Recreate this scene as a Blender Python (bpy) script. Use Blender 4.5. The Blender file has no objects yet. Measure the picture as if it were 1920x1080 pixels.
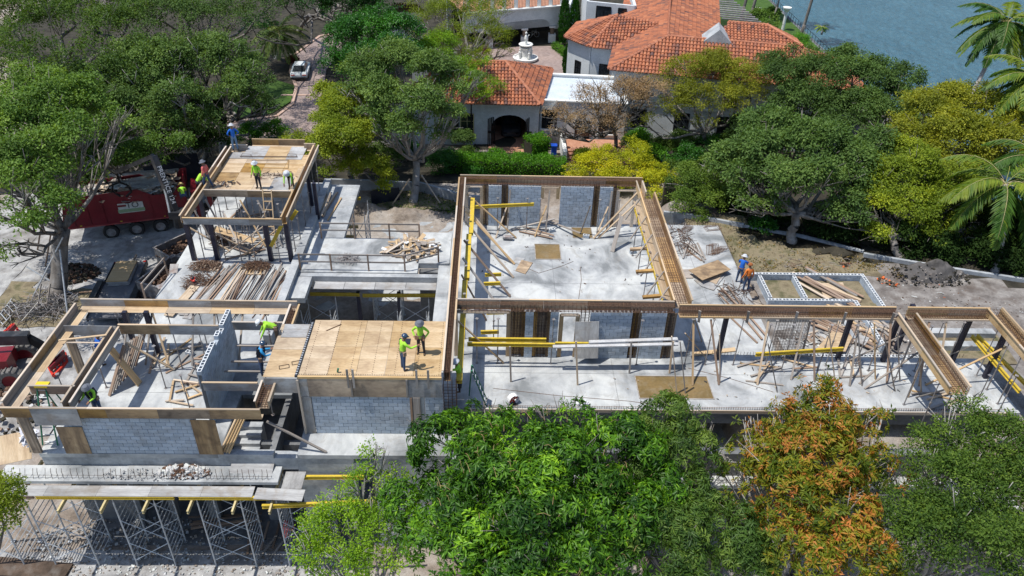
import bpy, math, random
import numpy as np
from mathutils import Vector, Matrix, noise as mnoise

# ------------------------------------------------------------------ camera, sky, sun
scene = bpy.context.scene
CAM_H, FOC = 24.9, 1480.0
_p, _yw, _rl = math.radians(34.6), math.radians(1.93), math.radians(-1.79)
_c, _s = math.cos, math.sin
FWD = Vector((_s(_yw)*_c(_p), _c(_yw)*_c(_p), -_s(_p)))
_r0 = Vector((_c(_yw), -_s(_yw), 0)); _d0 = FWD.cross(_r0)
RGT = _r0*_c(_rl) + _d0*_s(_rl); DWN = -_r0*_s(_rl) + _d0*_c(_rl)
CPOS = Vector((0, 0, CAM_H))
cam_data = bpy.data.cameras.new("camera"); cam = bpy.data.objects.new("camera", cam_data)
scene.collection.objects.link(cam); scene.camera = cam
cam_data.sensor_width = 36; cam_data.lens = FOC/1920*36
cam_data.clip_start = 0.5; cam_data.clip_end = 2500
cam.matrix_world = Matrix(((RGT.x, -DWN.x, -FWD.x, 0), (RGT.y, -DWN.y, -FWD.y, 0), (RGT.z, -DWN.z, -FWD.z, CAM_H), (0, 0, 0, 1)))

world = bpy.data.worlds.new("World"); scene.world = world; world.use_nodes = True
wn = world.node_tree.nodes; wl = world.node_tree.links
sky = wn.new("ShaderNodeTexSky"); sky.sky_type = 'NISHITA'; sky.sun_disc = False
sky.sun_elevation = math.radians(68); sky.sun_rotation = math.radians(-102)
sky.air_density = 1.0; sky.dust_density = 0.6; sky.ozone_density = 1.6
wl.new(sky.outputs[0], wn["Background"].inputs[0]); wn["Background"].inputs[1].default_value = 0.145
sun_data = bpy.data.lights.new("sun", 'SUN'); sun = bpy.data.objects.new("sun", sun_data)
scene.collection.objects.link(sun)
sun_data.energy = 4.5; sun_data.angle = math.radians(0.53); sun_data.color = (1.0, 0.965, 0.9)
sun.rotation_euler = Vector((0.385, 0.085, -1)).to_track_quat('-Z', 'Y').to_euler()
scene.view_settings.view_transform = 'Standard'; scene.view_settings.look = 'None'
scene.view_settings.exposure = 0.15; scene.view_settings.gamma = 1
scene.view_settings.use_curve_mapping = False
scene.cycles.max_bounces = 6; scene.cycles.diffuse_bounces = 3; scene.cycles.transparent_max_bounces = 8

COL = scene.collection
rnd = random.Random(7)

def ray(x, y): return FWD + RGT*((x-960)/FOC) + DWN*((y-540)/FOC)
def at(x, y, z=0.0):
    """point of the place seen at photo position x, y that lies at height z"""
    r = ray(x, y); return CPOS + r*((z-CAM_H)/r.z)
def atY(x, y, Y):
    r = ray(x, y); return CPOS + r*(Y/r.y)

# ------------------------------------------------------------------ materials
def _mat(name):
    m = bpy.data.materials.new(name); m.use_nodes = True
    nt = m.node_tree; return m, nt.nodes, nt.links, nt.nodes["Principled BSDF"]
def _coord(n, l, kind, stretch=(1, 1, 1)):
    mp = n.new("ShaderNodeMapping"); mp.inputs['Scale'].default_value = stretch
    if kind == 'pos':
        g = n.new("ShaderNodeNewGeometry"); l.new(g.outputs['Position'], mp.inputs[0])
    else:
        g = n.new("ShaderNodeTexCoord"); l.new(g.outputs['Object'], mp.inputs[0])
    return mp.outputs[0]
def _noise(n, l, vec, scale, detail=4, rough=.55, dist=0):
    t = n.new("ShaderNodeTexNoise"); t.inputs['Scale'].default_value = scale; t.inputs['Detail'].default_value = detail
    t.inputs['Roughness'].default_value = rough; t.inputs['Distortion'].default_value = dist
    l.new(vec, t.inputs['Vector']); return t.outputs['Fac']
def _ramp(n, l, fac, stops):
    r = n.new("ShaderNodeValToRGB"); e = r.color_ramp.elements
    e[0].position, e[0].color = stops[0][0], (*stops[0][1], 1); e[1].position, e[1].color = stops[-1][0], (*stops[-1][1], 1)
    for p, c in stops[1:-1]: x = e.new(p); x.color = (*c, 1)
    l.new(fac, r.inputs[0]); return r.outputs[0]
def _mix(n, l, fac, a, b, mode='MIX'):
    m = n.new("ShaderNodeMix"); m.data_type = 'RGBA'; m.blend_type = mode
    for sock, v in ((m.inputs[0], fac), (m.inputs[6], a), (m.inputs[7], b)):
        if isinstance(v, (int, float)): sock.default_value = v
        elif isinstance(v, tuple): sock.default_value = (*v, 1)
        else: l.new(v, sock)
    return m.outputs[2]
def _math(n, l, op, a, b=0.0):
    m = n.new("ShaderNodeMath"); m.operation = op
    for sock, v in ((m.inputs[0], a), (m.inputs[1], b)):
        if isinstance(v, (int, float)): sock.default_value = v
        else: l.new(v, sock)
    return m.outputs[0]
def _bump(n, l, b, h, strength, dist=.02):
    u = n.new("ShaderNodeBump"); u.inputs['Strength'].default_value = strength; u.inputs['Distance'].default_value = dist
    l.new(h, u.inputs['Height']); l.new(u.outputs[0], b.inputs['Normal'])
def _objrand(n, l, col, amt, hue=0.0):
    oi = n.new("ShaderNodeObjectInfo"); mr = n.new("ShaderNodeMapRange")
    mr.inputs[3].default_value = 1-amt; mr.inputs[4].default_value = 1+amt; l.new(oi.outputs['Random'], mr.inputs[0])
    h = n.new("ShaderNodeHueSaturation"); l.new(mr.outputs[0], h.inputs['Value']); l.new(col, h.inputs['Color'])
    if hue:
        m2 = n.new("ShaderNodeMapRange"); m2.inputs[3].default_value = 1-hue; m2.inputs[4].default_value = 1+hue*.4
        x = _math(n, l, 'FRACT', _math(n, l, 'MULTIPLY', oi.outputs['Random'], 7.31)); l.new(x, m2.inputs[0]); l.new(m2.outputs[0], h.inputs['Saturation'])
    return h.outputs[0]
def gm(name, cols, scale=3, rough=.8, metal=0, amt=.12, hue=0, bump=.2, coord='pos', stretch=(1, 1, 1), fine=None, stain=None, spec=.3, lo=.32, hi=.68):
    """general procedural surface: noise between colours, fine grain, stains, per-object variation"""
    m, n, l, b = _mat(name)
    v = _coord(n, l, coord, stretch)
    f = _noise(n, l, v, scale, 6)
    k = len(cols); col = _ramp(n, l, f, [(lo+(hi-lo)*i/max(1, k-1), c) for i, c in enumerate(cols)]) if k > 1 else _ramp(n, l, f, [(0, cols[0]), (1, cols[0])])
    g = _noise(n, l, v, (fine or scale*9), 3)
    col = _mix(n, l, .35, col, _ramp(n, l, g, [(.3, (.55,)*3), (.7, (1.25,)*3)]), 'MULTIPLY')
    if stain:
        sc, colr, a = stain
        w = _noise(n, l, _coord(n, l, 'pos'), sc, 5, .6, .4)
        col = _mix(n, l, _math(n, l, 'MULTIPLY', _ramp(n, l, w, [(.5, (0,)*3), (.66, (1,)*3)]), a), col, colr)
    if amt: col = _objrand(n, l, col, amt, hue)
    l.new(col, b.inputs['Base Color']); b.inputs['Roughness'].default_value = rough; b.inputs['Metallic'].default_value = metal
    b.inputs['Specular IOR Level'].default_value = spec
    if bump: _bump(n, l, b, g, bump)
    return m
def leafmat(name, stops, rough=.45, trans=.35, spec=.4):
    spec *= .5; rough += .08; stops = [(p, (c[0]*1.5, c[1]*1.42, c[2]*.85)) for p, c in stops]
    m, n, l, b = _mat(name)
    a = n.new("ShaderNodeAttribute"); a.attribute_name = "tint"
    col = _ramp(n, l, a.outputs['Fac'], stops)
    w = _noise(n, l, _coord(n, l, 'pos'), .45, 3)
    col = _mix(n, l, .5, col, _ramp(n, l, w, [(.35, (.68, .74, .7)), (.65, (1.2, 1.15, .95))]), 'MULTIPLY')
    l.new(col, b.inputs['Base Color']); b.inputs['Roughness'].default_value = rough; b.inputs['Specular IOR Level'].default_value = spec
    t = n.new("ShaderNodeBsdfTranslucent"); l.new(_mix(n, l, 1.0, col, (1.7, 1.6, .45), 'MULTIPLY'), t.inputs[0])
    ms = n.new("ShaderNodeMixShader"); ms.inputs[0].default_value = trans
    l.new(b.outputs[0], ms.inputs[1]); l.new(t.outputs[0], ms.inputs[2]); l.new(ms.outputs[0], n["Material Output"].inputs[0])
    return m

MT = {}
def _slab():
    m, n, l, b = _mat("slab_concrete"); v = _coord(n, l, 'pos'); v2 = _coord(n, l, 'pos', (1, .45, 1))
    a = _noise(n, l, v, .33, 5, .6, .8); c = _noise(n, l, v2, 1.3, 6, .65, .5); f = _noise(n, l, v, 30, 3)
    col = _ramp(n, l, a, [(.36, (.20, .21, .215)), (.47, (.37, .38, .385)), (.6, (.50, .51, .50))])
    col = _mix(n, l, .65, col, _ramp(n, l, c, [(.3, (.58, .59, .60)), (.5, (1, 1, 1)), (.68, (1.2, 1.19, 1.17))]), 'MULTIPLY')
    w = _noise(n, l, v, .8, 6, .7, 1.2)
    col = _mix(n, l, _math(n, l, 'MULTIPLY', _ramp(n, l, w, [(.54, (0,)*3), (.68, (1,)*3)]), .5), col, (.27, .25, .22))
    col = _mix(n, l, .25, col, _ramp(n, l, f, [(.3, (.7,)*3), (.7, (1.15,)*3)]), 'MULTIPLY')
    l.new(col, b.inputs['Base Color']); b.inputs['Roughness'].default_value = .85; b.inputs['Specular IOR Level'].default_value = .25
    _bump(n, l, b, f, .15, .01); return m
MT['slab'] = _slab()
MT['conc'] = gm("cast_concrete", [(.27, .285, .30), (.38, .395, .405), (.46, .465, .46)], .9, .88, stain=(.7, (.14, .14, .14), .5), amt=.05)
MT['conc_dark'] = gm("dark_concrete", [(.10, .105, .11), (.17, .175, .18), (.24, .24, .24)], .8, .9, stain=(.9, (.08, .075, .07), .5), amt=.05)  # darker grey version of the cast concrete
MT['block'] = gm("grey_block", [(.34, .395, .455), (.44, .50, .57)], 1.1, .93, amt=.14, stain=(1.2, (.30, .31, .32), .5), fine=40, bump=.5)
MT['blocktop'] = gm("mortared_block_top", [(.60, .62, .63), (.72, .73, .73)], 4, .93, amt=.06)
MT['mortar'] = gm("mortar", [(.09, .10, .11), (.15, .16, .17)], 3, .95, amt=0)
MT['ply'] = gm("plywood_new", [(.34, .225, .12), (.48, .34, .19), (.55, .41, .25)], 1.0, .7, coord='obj', stretch=(1, 7, 1), amt=.12, hue=.3, stain=(1.1, (.30, .19, .10), .55), bump=.06)
MT['ply_old'] = gm("plywood_weathered", [(.21, .135, .07), (.36, .225, .10), (.46, .31, .15)], .9, .75, coord='obj', stretch=(1, 5, 1), amt=.32, hue=.5, stain=(1.3, (.10, .06, .035), .6), bump=.08)
MT['ply_grey'] = gm("plywood_cement_stained", [(.24, .235, .235), (.34, .335, .33), (.44, .44, .435)], 1.2, .85, coord='obj', stretch=(1, 3, 1), amt=.14, stain=(1.4, (.22, .17, .12), .5), bump=.06)
MT['wood'] = gm("lumber", [(.36, .24, .14), (.50, .36, .22), (.58, .45, .30)], 1.2, .75, coord='obj', stretch=(1, 9, 9), amt=.25, hue=.5, bump=.08)
MT['wood_new'] = gm("lumber_new", [(.50, .33, .16), (.60, .43, .24)], 1.2, .7, coord='obj', stretch=(1, 9, 9), amt=.12, hue=.2, bump=.08)
MT['wood_grey'] = gm("lumber_grey", [(.20, .165, .14), (.30, .26, .225), (.40, .36, .32)], 1.3, .82, coord='obj', stretch=(1, 9, 9), amt=.25, hue=.3, bump=.08)
MT['wood_red'] = gm("lumber_brown", [(.22, .145, .10), (.34, .235, .165)], 1.3, .8, coord='obj', stretch=(1, 9, 9), amt=.3, hue=.2, bump=.08)
MT['rebar'] = gm("rusty_rebar", [(.09, .05, .035), (.21, .12, .075)], 9, .85, metal=.2, amt=.15, bump=.3)
MT['rebar_dk'] = gm("dark_rebar", [(.05, .035, .03), (.12, .075, .055)], 9, .8, metal=.3, amt=.15, bump=.3)
MT['yellow'] = gm("yellow_girder", [(.52, .37, .04), (.66, .48, .05)], 1.5, .5, coord='pos', amt=.08, stain=(1.5, (.35, .22, .05), .45), bump=.05)
MT['yellow_end'] = gm("girder_timber", [(.50, .40, .20), (.60, .50, .27)], 3, .7, amt=.1)
MT['galv'] = gm("galvanised_steel", [(.42, .44, .46), (.60, .62, .64)], 5, .5, metal=.3, amt=.1, bump=.05)
MT['prop'] = gm("prop_steel", [(.19, .185, .19), (.36, .34, .33)], 4, .6, metal=.3, amt=.2, stain=(3, (.16, .08, .05), .5))
MT['post'] = gm("primed_steel_post", [(.020, .020, .035), (.045, .043, .065)], 2.5, .45, metal=.3, amt=.1)
MT['stucco'] = gm("white_stucco", [(.56, .59, .60), (.68, .70, .70)], 1.2, .9, amt=.02, stain=(.6, (.42, .44, .44), .4))
MT['trim'] = gm("white_trim", [(.68, .68, .65), (.76, .76, .73)], 2, .75, amt=.03)
MT['glass'] = gm("dark_window_glass", [(.012, .015, .018), (.03, .035, .04)], 1.0, .08, amt=.3, bump=0, spec=.7)
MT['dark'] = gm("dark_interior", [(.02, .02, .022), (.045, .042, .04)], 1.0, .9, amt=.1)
MT['iron'] = gm("black_iron", [(.012, .012, .014), (.03, .03, .032)], 3, .5, metal=.5, amt=.1)
MT['shade'] = gm("black_mesh_screen", [(.012, .014, .022), (.03, .034, .045)], 1.5, .8, amt=.1)
MT['red'] = gm("red_paint", [(.15, .008, .015), (.22, .014, .024)], 1.2, .38, stain=(1.2, (.12, .03, .03), .5), amt=.04, spec=.5, bump=.04)
MT['redplastic'] = gm("bright_red", [(.50, .03, .02), (.62, .05, .03)], 2, .45, amt=.05)
MT['rubber'] = gm("tyre_rubber", [(.018, .018, .018), (.045, .042, .04)], 6, .85, amt=.1)
MT['rubber_dusty'] = gm("dusty_tyre", [(.09, .085, .08), (.2, .19, .18)], 6, .9, amt=.1)
MT['blackpaint'] = gm("black_paint", [(.016, .017, .02), (.04, .042, .05)], 2, .35, stain=(1.5, (.13, .12, .11), .4), amt=.1, spec=.5)
MT['carwhite'] = gm("white_car_paint", [(.62, .66, .67), (.68, .71, .72)], 1, .2, amt=.02, bump=0, spec=.6)
MT['boardwhite'] = gm("whitewashed_board", [(.42, .42, .43), (.58, .58, .58)], 1.5, .7, amt=.05, stain=(1.5, (.3, .27, .24), .5))
MT['wallgrey'] = gm("shade_greyed_white_wall", [(.27, .29, .31), (.42, .44, .46)], .9, .9, amt=.02, stain=(.7, (.16, .17, .16), .6))  # white wall greyed to carry partial shade in its colour, plus stains
MT['white'] = gm("white_plain", [(.70, .70, .70), (.76, .76, .76)], 2, .6, amt=.03)
MT['cloth_white'] = gm("white_tarp", [(.52, .53, .60), (.72, .72, .76)], 2, .8, amt=.03)
MT['bark'] = gm("bark", [(.09, .078, .068), (.19, .17, .15), (.27, .25, .23)], 2.5, .95, stretch=(1, 1, .35), amt=.12, bump=.6)
MT['bark_pale'] = gm("pale_bark", [(.24, .22, .20), (.40, .38, .35)], 3, .9, stretch=(1, 1, .4), amt=.1, bump=.5)
MT['rubble'] = gm("concrete_rubble", [(.33, .33, .33), (.50, .49, .48)], 3, .95, amt=.2)
MT['redearth'] = gm("rusty_waste", [(.05, .03, .022), (.13, .075, .05), (.22, .14, .095)], 4, .95, amt=.2, bump=.6)
MT['blue'] = gm("blue_plastic", [(.01, .06, .42), (.02, .09, .50)], 2, .4, amt=.05)
MT['orange'] = gm("orange_mesh", [(.60, .12, .03), (.75, .18, .05)], 2, .7, amt=.1)
MT['ladder_g'] = gm("green_fibreglass", [(.03, .16, .09), (.05, .22, .13)], 3, .5, amt=.1)
MT['stone'] = gm("pale_stone", [(.50, .51, .48), (.64, .64, .61)], 3, .8, amt=.05)
def _pavers():
    m, n, l, b = _mat("brick_pavers"); v = _coord(n, l, 'pos')
    t = n.new("ShaderNodeTexBrick"); l.new(v, t.inputs[0]); t.inputs['Scale'].default_value = 1
    t.inputs['Brick Width'].default_value = .3; t.inputs['Row Height'].default_value = .15; t.inputs['Mortar Size'].default_value = .008
    t.inputs['Color1'].default_value = (.25, .185, .165, 1); t.inputs['Color2'].default_value = (.36, .28, .255, 1); t.inputs['Mortar'].default_value = (.17, .15, .14, 1)
    a = _noise(n, l, v, .5, 5)
    col = _mix(n, l, .7, t.outputs[0], _ramp(n, l, a, [(.3, (.72, .72, .75)), (.7, (1.2, 1.15, 1.1))]), 'MULTIPLY')
    l.new(col, b.inputs['Base Color']); b.inputs['Roughness'].default_value = .85; return m
MT['paver'] = _pavers()
MT['tan'] = gm("terracotta_paving", [(.38, .18, .11), (.50, .27, .18)], 3, .85, amt=.05)
def _tile():
    m, n, l, b = _mat("terracotta_tile")
    a = n.new("ShaderNodeAttribute"); a.attribute_name = "tint"
    col = _ramp(n, l, a.outputs['Fac'], [(0, (.075, .045, .045)), (.22, (.16, .085, .07)), (.42, (.33, .12, .065)), (.75, (.44, .16, .08)), (1, (.48, .21, .11))])
    w = _noise(n, l, _coord(n, l, 'pos'), 1.4, 6, .65)
    col = _mix(n, l, _math(n, l, 'MULTIPLY', _ramp(n, l, w, [(.5, (0,)*3), (.68, (1,)*3)]), .7), col, (.10, .06, .055))
    l.new(col, b.inputs['Base Color']); b.inputs['Roughness'].default_value = .85; b.inputs['Specular IOR Level'].default_value = .25; return m
MT['tile'] = _tile()
def _ground():
    m, n, l, b = _mat("site_earth"); v = _coord(n, l, 'pos')
    a = _noise(n, l, v, .35, 6, .65, .5); c = _noise(n, l, v, 2.2, 6, .7); f = _noise(n, l, v, 14, 4, .7)
    col = _ramp(n, l, a, [(.34, (.15, .12, .095)), (.47, (.27, .225, .185)), (.62, (.36, .325, .29))])
    col = _mix(n, l, .6, col, _ramp(n, l, c, [(.3, (.5, .48, .46)), (.5, (1, 1, 1)), (.7, (1.25, 1.22, 1.2))]), 'MULTIPLY')
    col = _mix(n, l, .4, col, _ramp(n, l, f, [(.3, (.5,)*3), (.7, (1.35,)*3)]), 'MULTIPLY')
    l.new(col, b.inputs['Base Color']); b.inputs['Roughness'].default_value = .95; b.inputs['Specular IOR Level'].default_value = .1
    _bump(n, l, b, _mix(n, l, .5, c, f), .7, .08); return m
MT['ground'] = _ground()
MT['gravel'] = gm("limestone_gravel", [(.20, .195, .19), (.34, .335, .33), (.46, .455, .44)], 1.4, .95, amt=0, fine=11, bump=1, stain=(.5, (.16, .14, .12), .6))
MT['grass'] = gm("lawn", [(.035, .08, .012), (.07, .13, .022)], 1.5, .95, amt=0, fine=25, bump=.9)
MT['weeds'] = gm("rough_weeds", [(.13, .105, .065), (.23, .19, .12), (.085, .085, .04)], 1.2, .95, amt=0, fine=14, bump=1)
MT['baulk'] = gm("dark_baulk", [(.05, .035, .025), (.13, .09, .065)], 1.2, .9, amt=.1, fine=8, stain=(1, (.2, .18, .16), .5))
MT['soil'] = gm("grey_soil", [(.12, .105, .095), (.21, .19, .175), (.30, .28, .26)], 1.3, .97, amt=0, fine=9, bump=1, stain=(.9, (.10, .075, .06), .6))
MT['darkearth'] = gm("dark_leaf_litter", [(.022, .02, .015), (.06, .052, .036)], 1.3, .97, amt=0, fine=12, bump=1)
def _water():
    m, n, l, b = _mat("bay_water"); v = _coord(n, l, 'pos', (1.4, .9, 1))
    h = _noise(n, l, v, .8, 6, .7, .8); h2 = _noise(n, l, v, .18, 4)
    col = _ramp(n, l, h2, [(.3, (.04, .12, .17)), (.7, (.06, .155, .21))])
    l.new(col, b.inputs['Base Color']); b.inputs['Roughness'].default_value = .3; b.inputs['Specular IOR Level'].default_value = .22
    _bump(n, l, b, h, 1.0, .9); return m
MT['water'] = _water()

# ------------------------------------------------------------------ mesh helpers
def tag(o, label=None, cat=None, group=None, kind=None):
    if label: o['label'] = label
    if cat: o['category'] = cat
    if group: o['group'] = group
    if kind: o['kind'] = kind
    return o
def thing(name, label, cat, loc=(0, 0, 0), group=None, rz=0):
    o = bpy.data.objects.new(name, None); COL.objects.link(o); o.location = loc; o.rotation_euler = (0, 0, rz)
    o.empty_display_size = .2
    return tag(o, label, cat, group)
WL = {}
class MB:
    def __init__(s): s.v = []; s.f = []; s.m = []; s.mi = 0
    def add(s, vs, fs):
        k = len(s.v); s.v += [tuple(x) for x in vs]; s.f += [tuple(i+k for i in f) for f in fs]; s.m += [s.mi]*len(fs); return s
    def box(s, c, d, R=None):
        c = Vector(c); x, y, z = d[0]/2, d[1]/2, d[2]/2
        vs = [Vector(p) for p in ((-x, -y, -z), (x, -y, -z), (x, y, -z), (-x, y, -z), (-x, -y, z), (x, -y, z), (x, y, z), (-x, y, z))]
        if R is not None: vs = [R @ p for p in vs]
        return s.add([c+p for p in vs], BOXF)
    def bb(s, x0, y0, z0, x1, y1, z1): return s.box(((x0+x1)/2, (y0+y1)/2, (z0+z1)/2), (abs(x1-x0), abs(y1-y0), abs(z1-z0)))
    def beam(s, p, q, w, h, up=(0, 0, 1)):
        p, q = Vector(p), Vector(q); d = q-p; L = d.length; R = frame(d, up)
        return s.box((p+q)/2, (L, w, h), R)
    def tube(s, p, q, r, n=6, r2=None, cap=True):
        p, q = Vector(p), Vector(q); d = (q-p); R = frame(d); r2 = r if r2 is None else r2
        a = [R @ Vector((0, math.cos(2*math.pi*i/n), math.sin(2*math.pi*i/n))) for i in range(n)]
        vs = [p+x*r for x in a]+[q+x*r2 for x in a]; fs = [(i, (i+1) % n, n+(i+1) % n, n+i) for i in range(n)]
        if cap: fs += [tuple(range(n))[::-1], tuple(range(n, 2*n))]
        return s.add(vs, fs)
    def path(s, pts, r, n=5, r2=None):
        m = len(pts)-1; r2 = r if r2 is None else r2
        for i in range(m): s.tube(pts[i], pts[i+1], r+(r2-r)*i/m, n, r+(r2-r)*(i+1)/m, cap=(i in (0, m-1)))
        return s
    def lathe(s, prof, c=(0, 0, 0), n=12):
        c = Vector(c); k = len(prof)
        vs = [c+Vector((r*math.cos(2*math.pi*i/n), r*math.sin(2*math.pi*i/n), z)) for r, z in prof for i in range(n)]
        fs = [(j*n+i, j*n+(i+1) % n, (j+1)*n+(i+1) % n, (j+1)*n+i) for j in range(k-1) for i in range(n)]
        fs += [tuple(range(n))[::-1], tuple(range((k-1)*n, k*n))]
        return s.add(vs, fs)
    def extr(s, poly, off):
        """polygon (3-D points) pushed along off"""
        off = Vector(off); n = len(poly); vs = [Vector(p) for p in poly]+[Vector(p)+off for p in poly]
        return s.add(vs, [tuple(range(n)), tuple(range(n, 2*n))[::-1]]+[((i+1) % n, i, n+i, n+(i+1) % n) for i in range(n)])
    def mesh(s, name, mats, origin=None, smooth=False):
        me = bpy.data.meshes.new(name)
        vs = s.v if origin is None else [(a-origin[0], b-origin[1], c-origin[2]) for a, b, c in s.v]
        me.from_pydata(vs, [], s.f)
        for m in (mats if isinstance(mats, (list, tuple)) else [mats]): me.materials.append(MT[m] if isinstance(m, str) else m)
        if any(s.m): me.polygons.foreach_set('material_index', s.m)
        if smooth: me.polygons.foreach_set('use_smooth', [True]*len(me.polygons))
        me.update(); return me
    def make(s, name, mats, parent=None, local=False, smooth=False, label=None, cat=None, group=None, kind=None):
        """world-space vertices become one object; origin at its base centre, or at the parent's when it is a part"""
        if parent is not None:
            org = (0, 0, 0) if local else tuple(WL.get(parent.name, parent.location))
            me = s.mesh(name, mats, org, smooth); o = bpy.data.objects.new(name, me); COL.objects.link(o); o.parent = parent
            WL[o.name] = org
        else:
            a = np.array(s.v); org = (float(a[:, 0].mean()), float(a[:, 1].mean()), float(a[:, 2].min()))
            me = s.mesh(name, mats, org, smooth); o = bpy.data.objects.new(name, me); COL.objects.link(o); o.location = org
            WL[o.name] = org
        return tag(o, label, cat, group, kind)
BOXF = [(0, 3, 2, 1), (4, 5, 6, 7), (0, 1, 5, 4), (1, 2, 6, 5), (2, 3, 7, 6), (3, 0, 4, 7)]
def frame(d, up=(0, 0, 1)):
    x = Vector(d).normalized(); u = Vector(up)
    if abs(x.dot(u)) > .985: u = Vector((0, 1, 0))
    y = u.cross(x).normalized(); z = x.cross(y); return Matrix((x, y, z)).transposed()
def link(name, me, parent=None, loc=(0, 0, 0), R=None, scale=None):
    o = bpy.data.objects.new(name, me); COL.objects.link(o)
    if R is not None:
        o.matrix_local = Matrix.Translation(Vector(loc)) @ R.to_4x4() @ (Matrix.Diagonal((*scale, 1)) if scale else Matrix.Identity(4))
    else:
        o.location = loc
        if scale: o.scale = scale
    if parent is not None: o.parent = parent
    return o
_UB = {}
def unitbox(mat):
    if mat not in _UB: _UB[mat] = MB().box((0, 0, 0), (1, 1, 1)).mesh("board_"+mat, mat)
    return _UB[mat]
def board(name, mat, p, q, w, h, parent=None, up=(0, 0, 1), label=None, cat=None, group=None):
    """plank, panel or batten from p to q (world), w across, h thick; shares one mesh per material"""
    p, q = Vector(p), Vector(q); c = (p+q)/2
    if parent is not None: c = c-Vector(WL.get(parent.name, parent.location))
    o = link(name, unitbox(mat), parent, c, frame(q-p, up), ((q-p).length, w, h))
    return tag(o, label, cat, group)
def T(name, label, cat, loc, group=None):
    o = thing(name, label, cat, loc, group); WL[o.name] = tuple(loc); return o
ORD = "first second third fourth fifth sixth seventh eighth ninth tenth eleventh twelfth thirteenth fourteenth fifteenth sixteenth seventeenth eighteenth nineteenth twentieth".split()
def ordi(i):
    if i < 20: return ORD[i]
    t = ["twenty", "thirty", "forty", "fifty"][(i+1)//10-2]; r = (i+1) % 10
    return (t+"-"+ORD[r-1]) if r else {"twenty": "twentieth", "thirty": "thirtieth", "forty": "fortieth", "fifty": "fiftieth"}[t]
def sm(a, b, x):
    t = min(1, max(0, (x-a)/(b-a))); return t*t*(3-2*t)
def gz(x, y):
    """height of the natural ground"""
    z = -6.1+1.1*sm(29, 36, y)-1.0*sm(58, 65, y)
    e = 47.5-.45*max(0, x-13); pl = sm(10, 13, x)*(1-sm(e, e+7, y))
    pl *= sm(20, 29, y) if x < 24 else sm(19, 26, y)
    z = z*(1-pl)+(-.65)*pl
    z -= 4.0*sm(41.3, 42.2, x)*sm(50, 58, y)
    return z
def sheet(name, poly, mat, dz=.02, label=None, thick=None):
    """flat sheet following the ground, cut to a polygon given as (x, y)"""
    vs = [(x, y, gz(x, y)+dz) for x, y in poly]
    b = MB(); b.add(vs, [tuple(range(len(vs)))]); return b.make(name, mat, kind='structure')
# ------------------------------------------------------------------ ground and water
def ground():
    xs = np.concatenate([np.arange(-400, -44, 20), np.arange(-44, 52, .6), np.arange(52, 460, 20)])
    ys = np.concatenate([np.arange(-20, 8, 4), np.arange(8, 112, .6), np.arange(112, 900, 24)])
    vs = []
    for y in ys:
        for x in xs:
            z = gz(x, y)
            if -44 < x < 44 and 8 < y < 100:
                z += .10*mnoise.noise((x*.5, y*.5, 0))+.05*mnoise.noise((x*1.7, y*1.7, 3))
            vs.append((x, y, z))
    nx = len(xs); fs = [(j*nx+i, j*nx+i+1, (j+1)*nx+i+1, (j+1)*nx+i) for j in range(len(ys)-1) for i in range(nx-1)]
    b = MB(); b.v = vs; b.f = fs; b.m = [0]*len(fs)
    b.make('ground', 'ground', kind='structure')
    w = MB(); w.add([(41.6, 58, -7), (900, -20, -7), (900, 1200, -7), (41.6, 1200, -7)], [(0, 1, 2, 3)]); w.make('water', 'water', kind='structure')
ground()
def gsheet(name, poly, mat, dz, step=.8):
    """ground-hugging sheet: grid cells inside a polygon"""
    from math import floor
    xs = [p[0] for p in poly]; ys = [p[1] for p in poly]
    def inside(x, y):
        r = False; j = len(poly)-1
        for i in range(len(poly)):
            if (poly[i][1] > y) != (poly[j][1] > y) and x < (poly[j][0]-poly[i][0])*(y-poly[i][1])/(poly[j][1]-poly[i][1])+poly[i][0]: r = not r
            j = i
        return r
    vid = {}; vs = []; fs = []
    def vi(i, j):
        if (i, j) not in vid:
            x, y = i*step, j*step; z = gz(x, y)
            z += .10*mnoise.noise((x*.5, y*.5, 0))+.05*mnoise.noise((x*1.7, y*1.7, 3))
            vid[(i, j)] = len(vs); vs.append((x+.3*step*mnoise.noise((x, y, 5)), y+.3*step*mnoise.noise((x, y, 9)), z+dz))
        return vid[(i, j)]
    for i in range(int(floor(min(xs)/step)), int(max(xs)/step)+1):
        for j in range(int(floor(min(ys)/step)), int(max(ys)/step)+1):
            if inside((i+.5)*step, (j+.5)*step): fs.append((vi(i, j), vi(i+1, j), vi(i+1, j+1), vi(i, j+1)))
    b = MB(); b.v = vs; b.f = fs; b.m = [0]*len(fs); return b.make(name, mat, kind='structure')
gsheet('gravel_yard', [(-40, 30), (-18.9, 31), (-18.9, 49), (-14, 53), (-24, 56), (-34, 55), (-40, 46)], 'gravel', .09)
gsheet('gravel_yard', [(-30, 8), (-6, 8), (-6, 22.9), (-30, 22.9)], 'gravel', .08)
gsheet('gravel_yard', [(-6, 8), (26, 8), (26, 21), (-6, 21)], 'gravel', .08)
gsheet('leaf_litter', [(-44, 55), (-6, 58), (10, 61), (22, 55), (40, 44), (42, 80), (22, 66), (8, 66.5), (-4, 66.5), (-15, 68), (-24, 70), (-44, 92)], 'darkearth', .10)
gsheet('rough_grass', [(-8.5, 53.6), (-3, 53.2), (-2.2, 56.5), (-9.5, 57)], 'weeds', .12)
gsheet('rough_grass', [(14.7, 38.2), (23.5, 38.2), (23.5, 41.6), (18, 44.8), (13, 46.5), (13.2, 43.2)], 'weeds', .12)
gsheet('soil', [(14.6, 30.4), (15, 38), (23, 38.3), (23.5, 41), (27, 41.5), (40, 37), (41, 27), (24.8, 26), (24.8, 30.4)], 'soil', .10)
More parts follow.
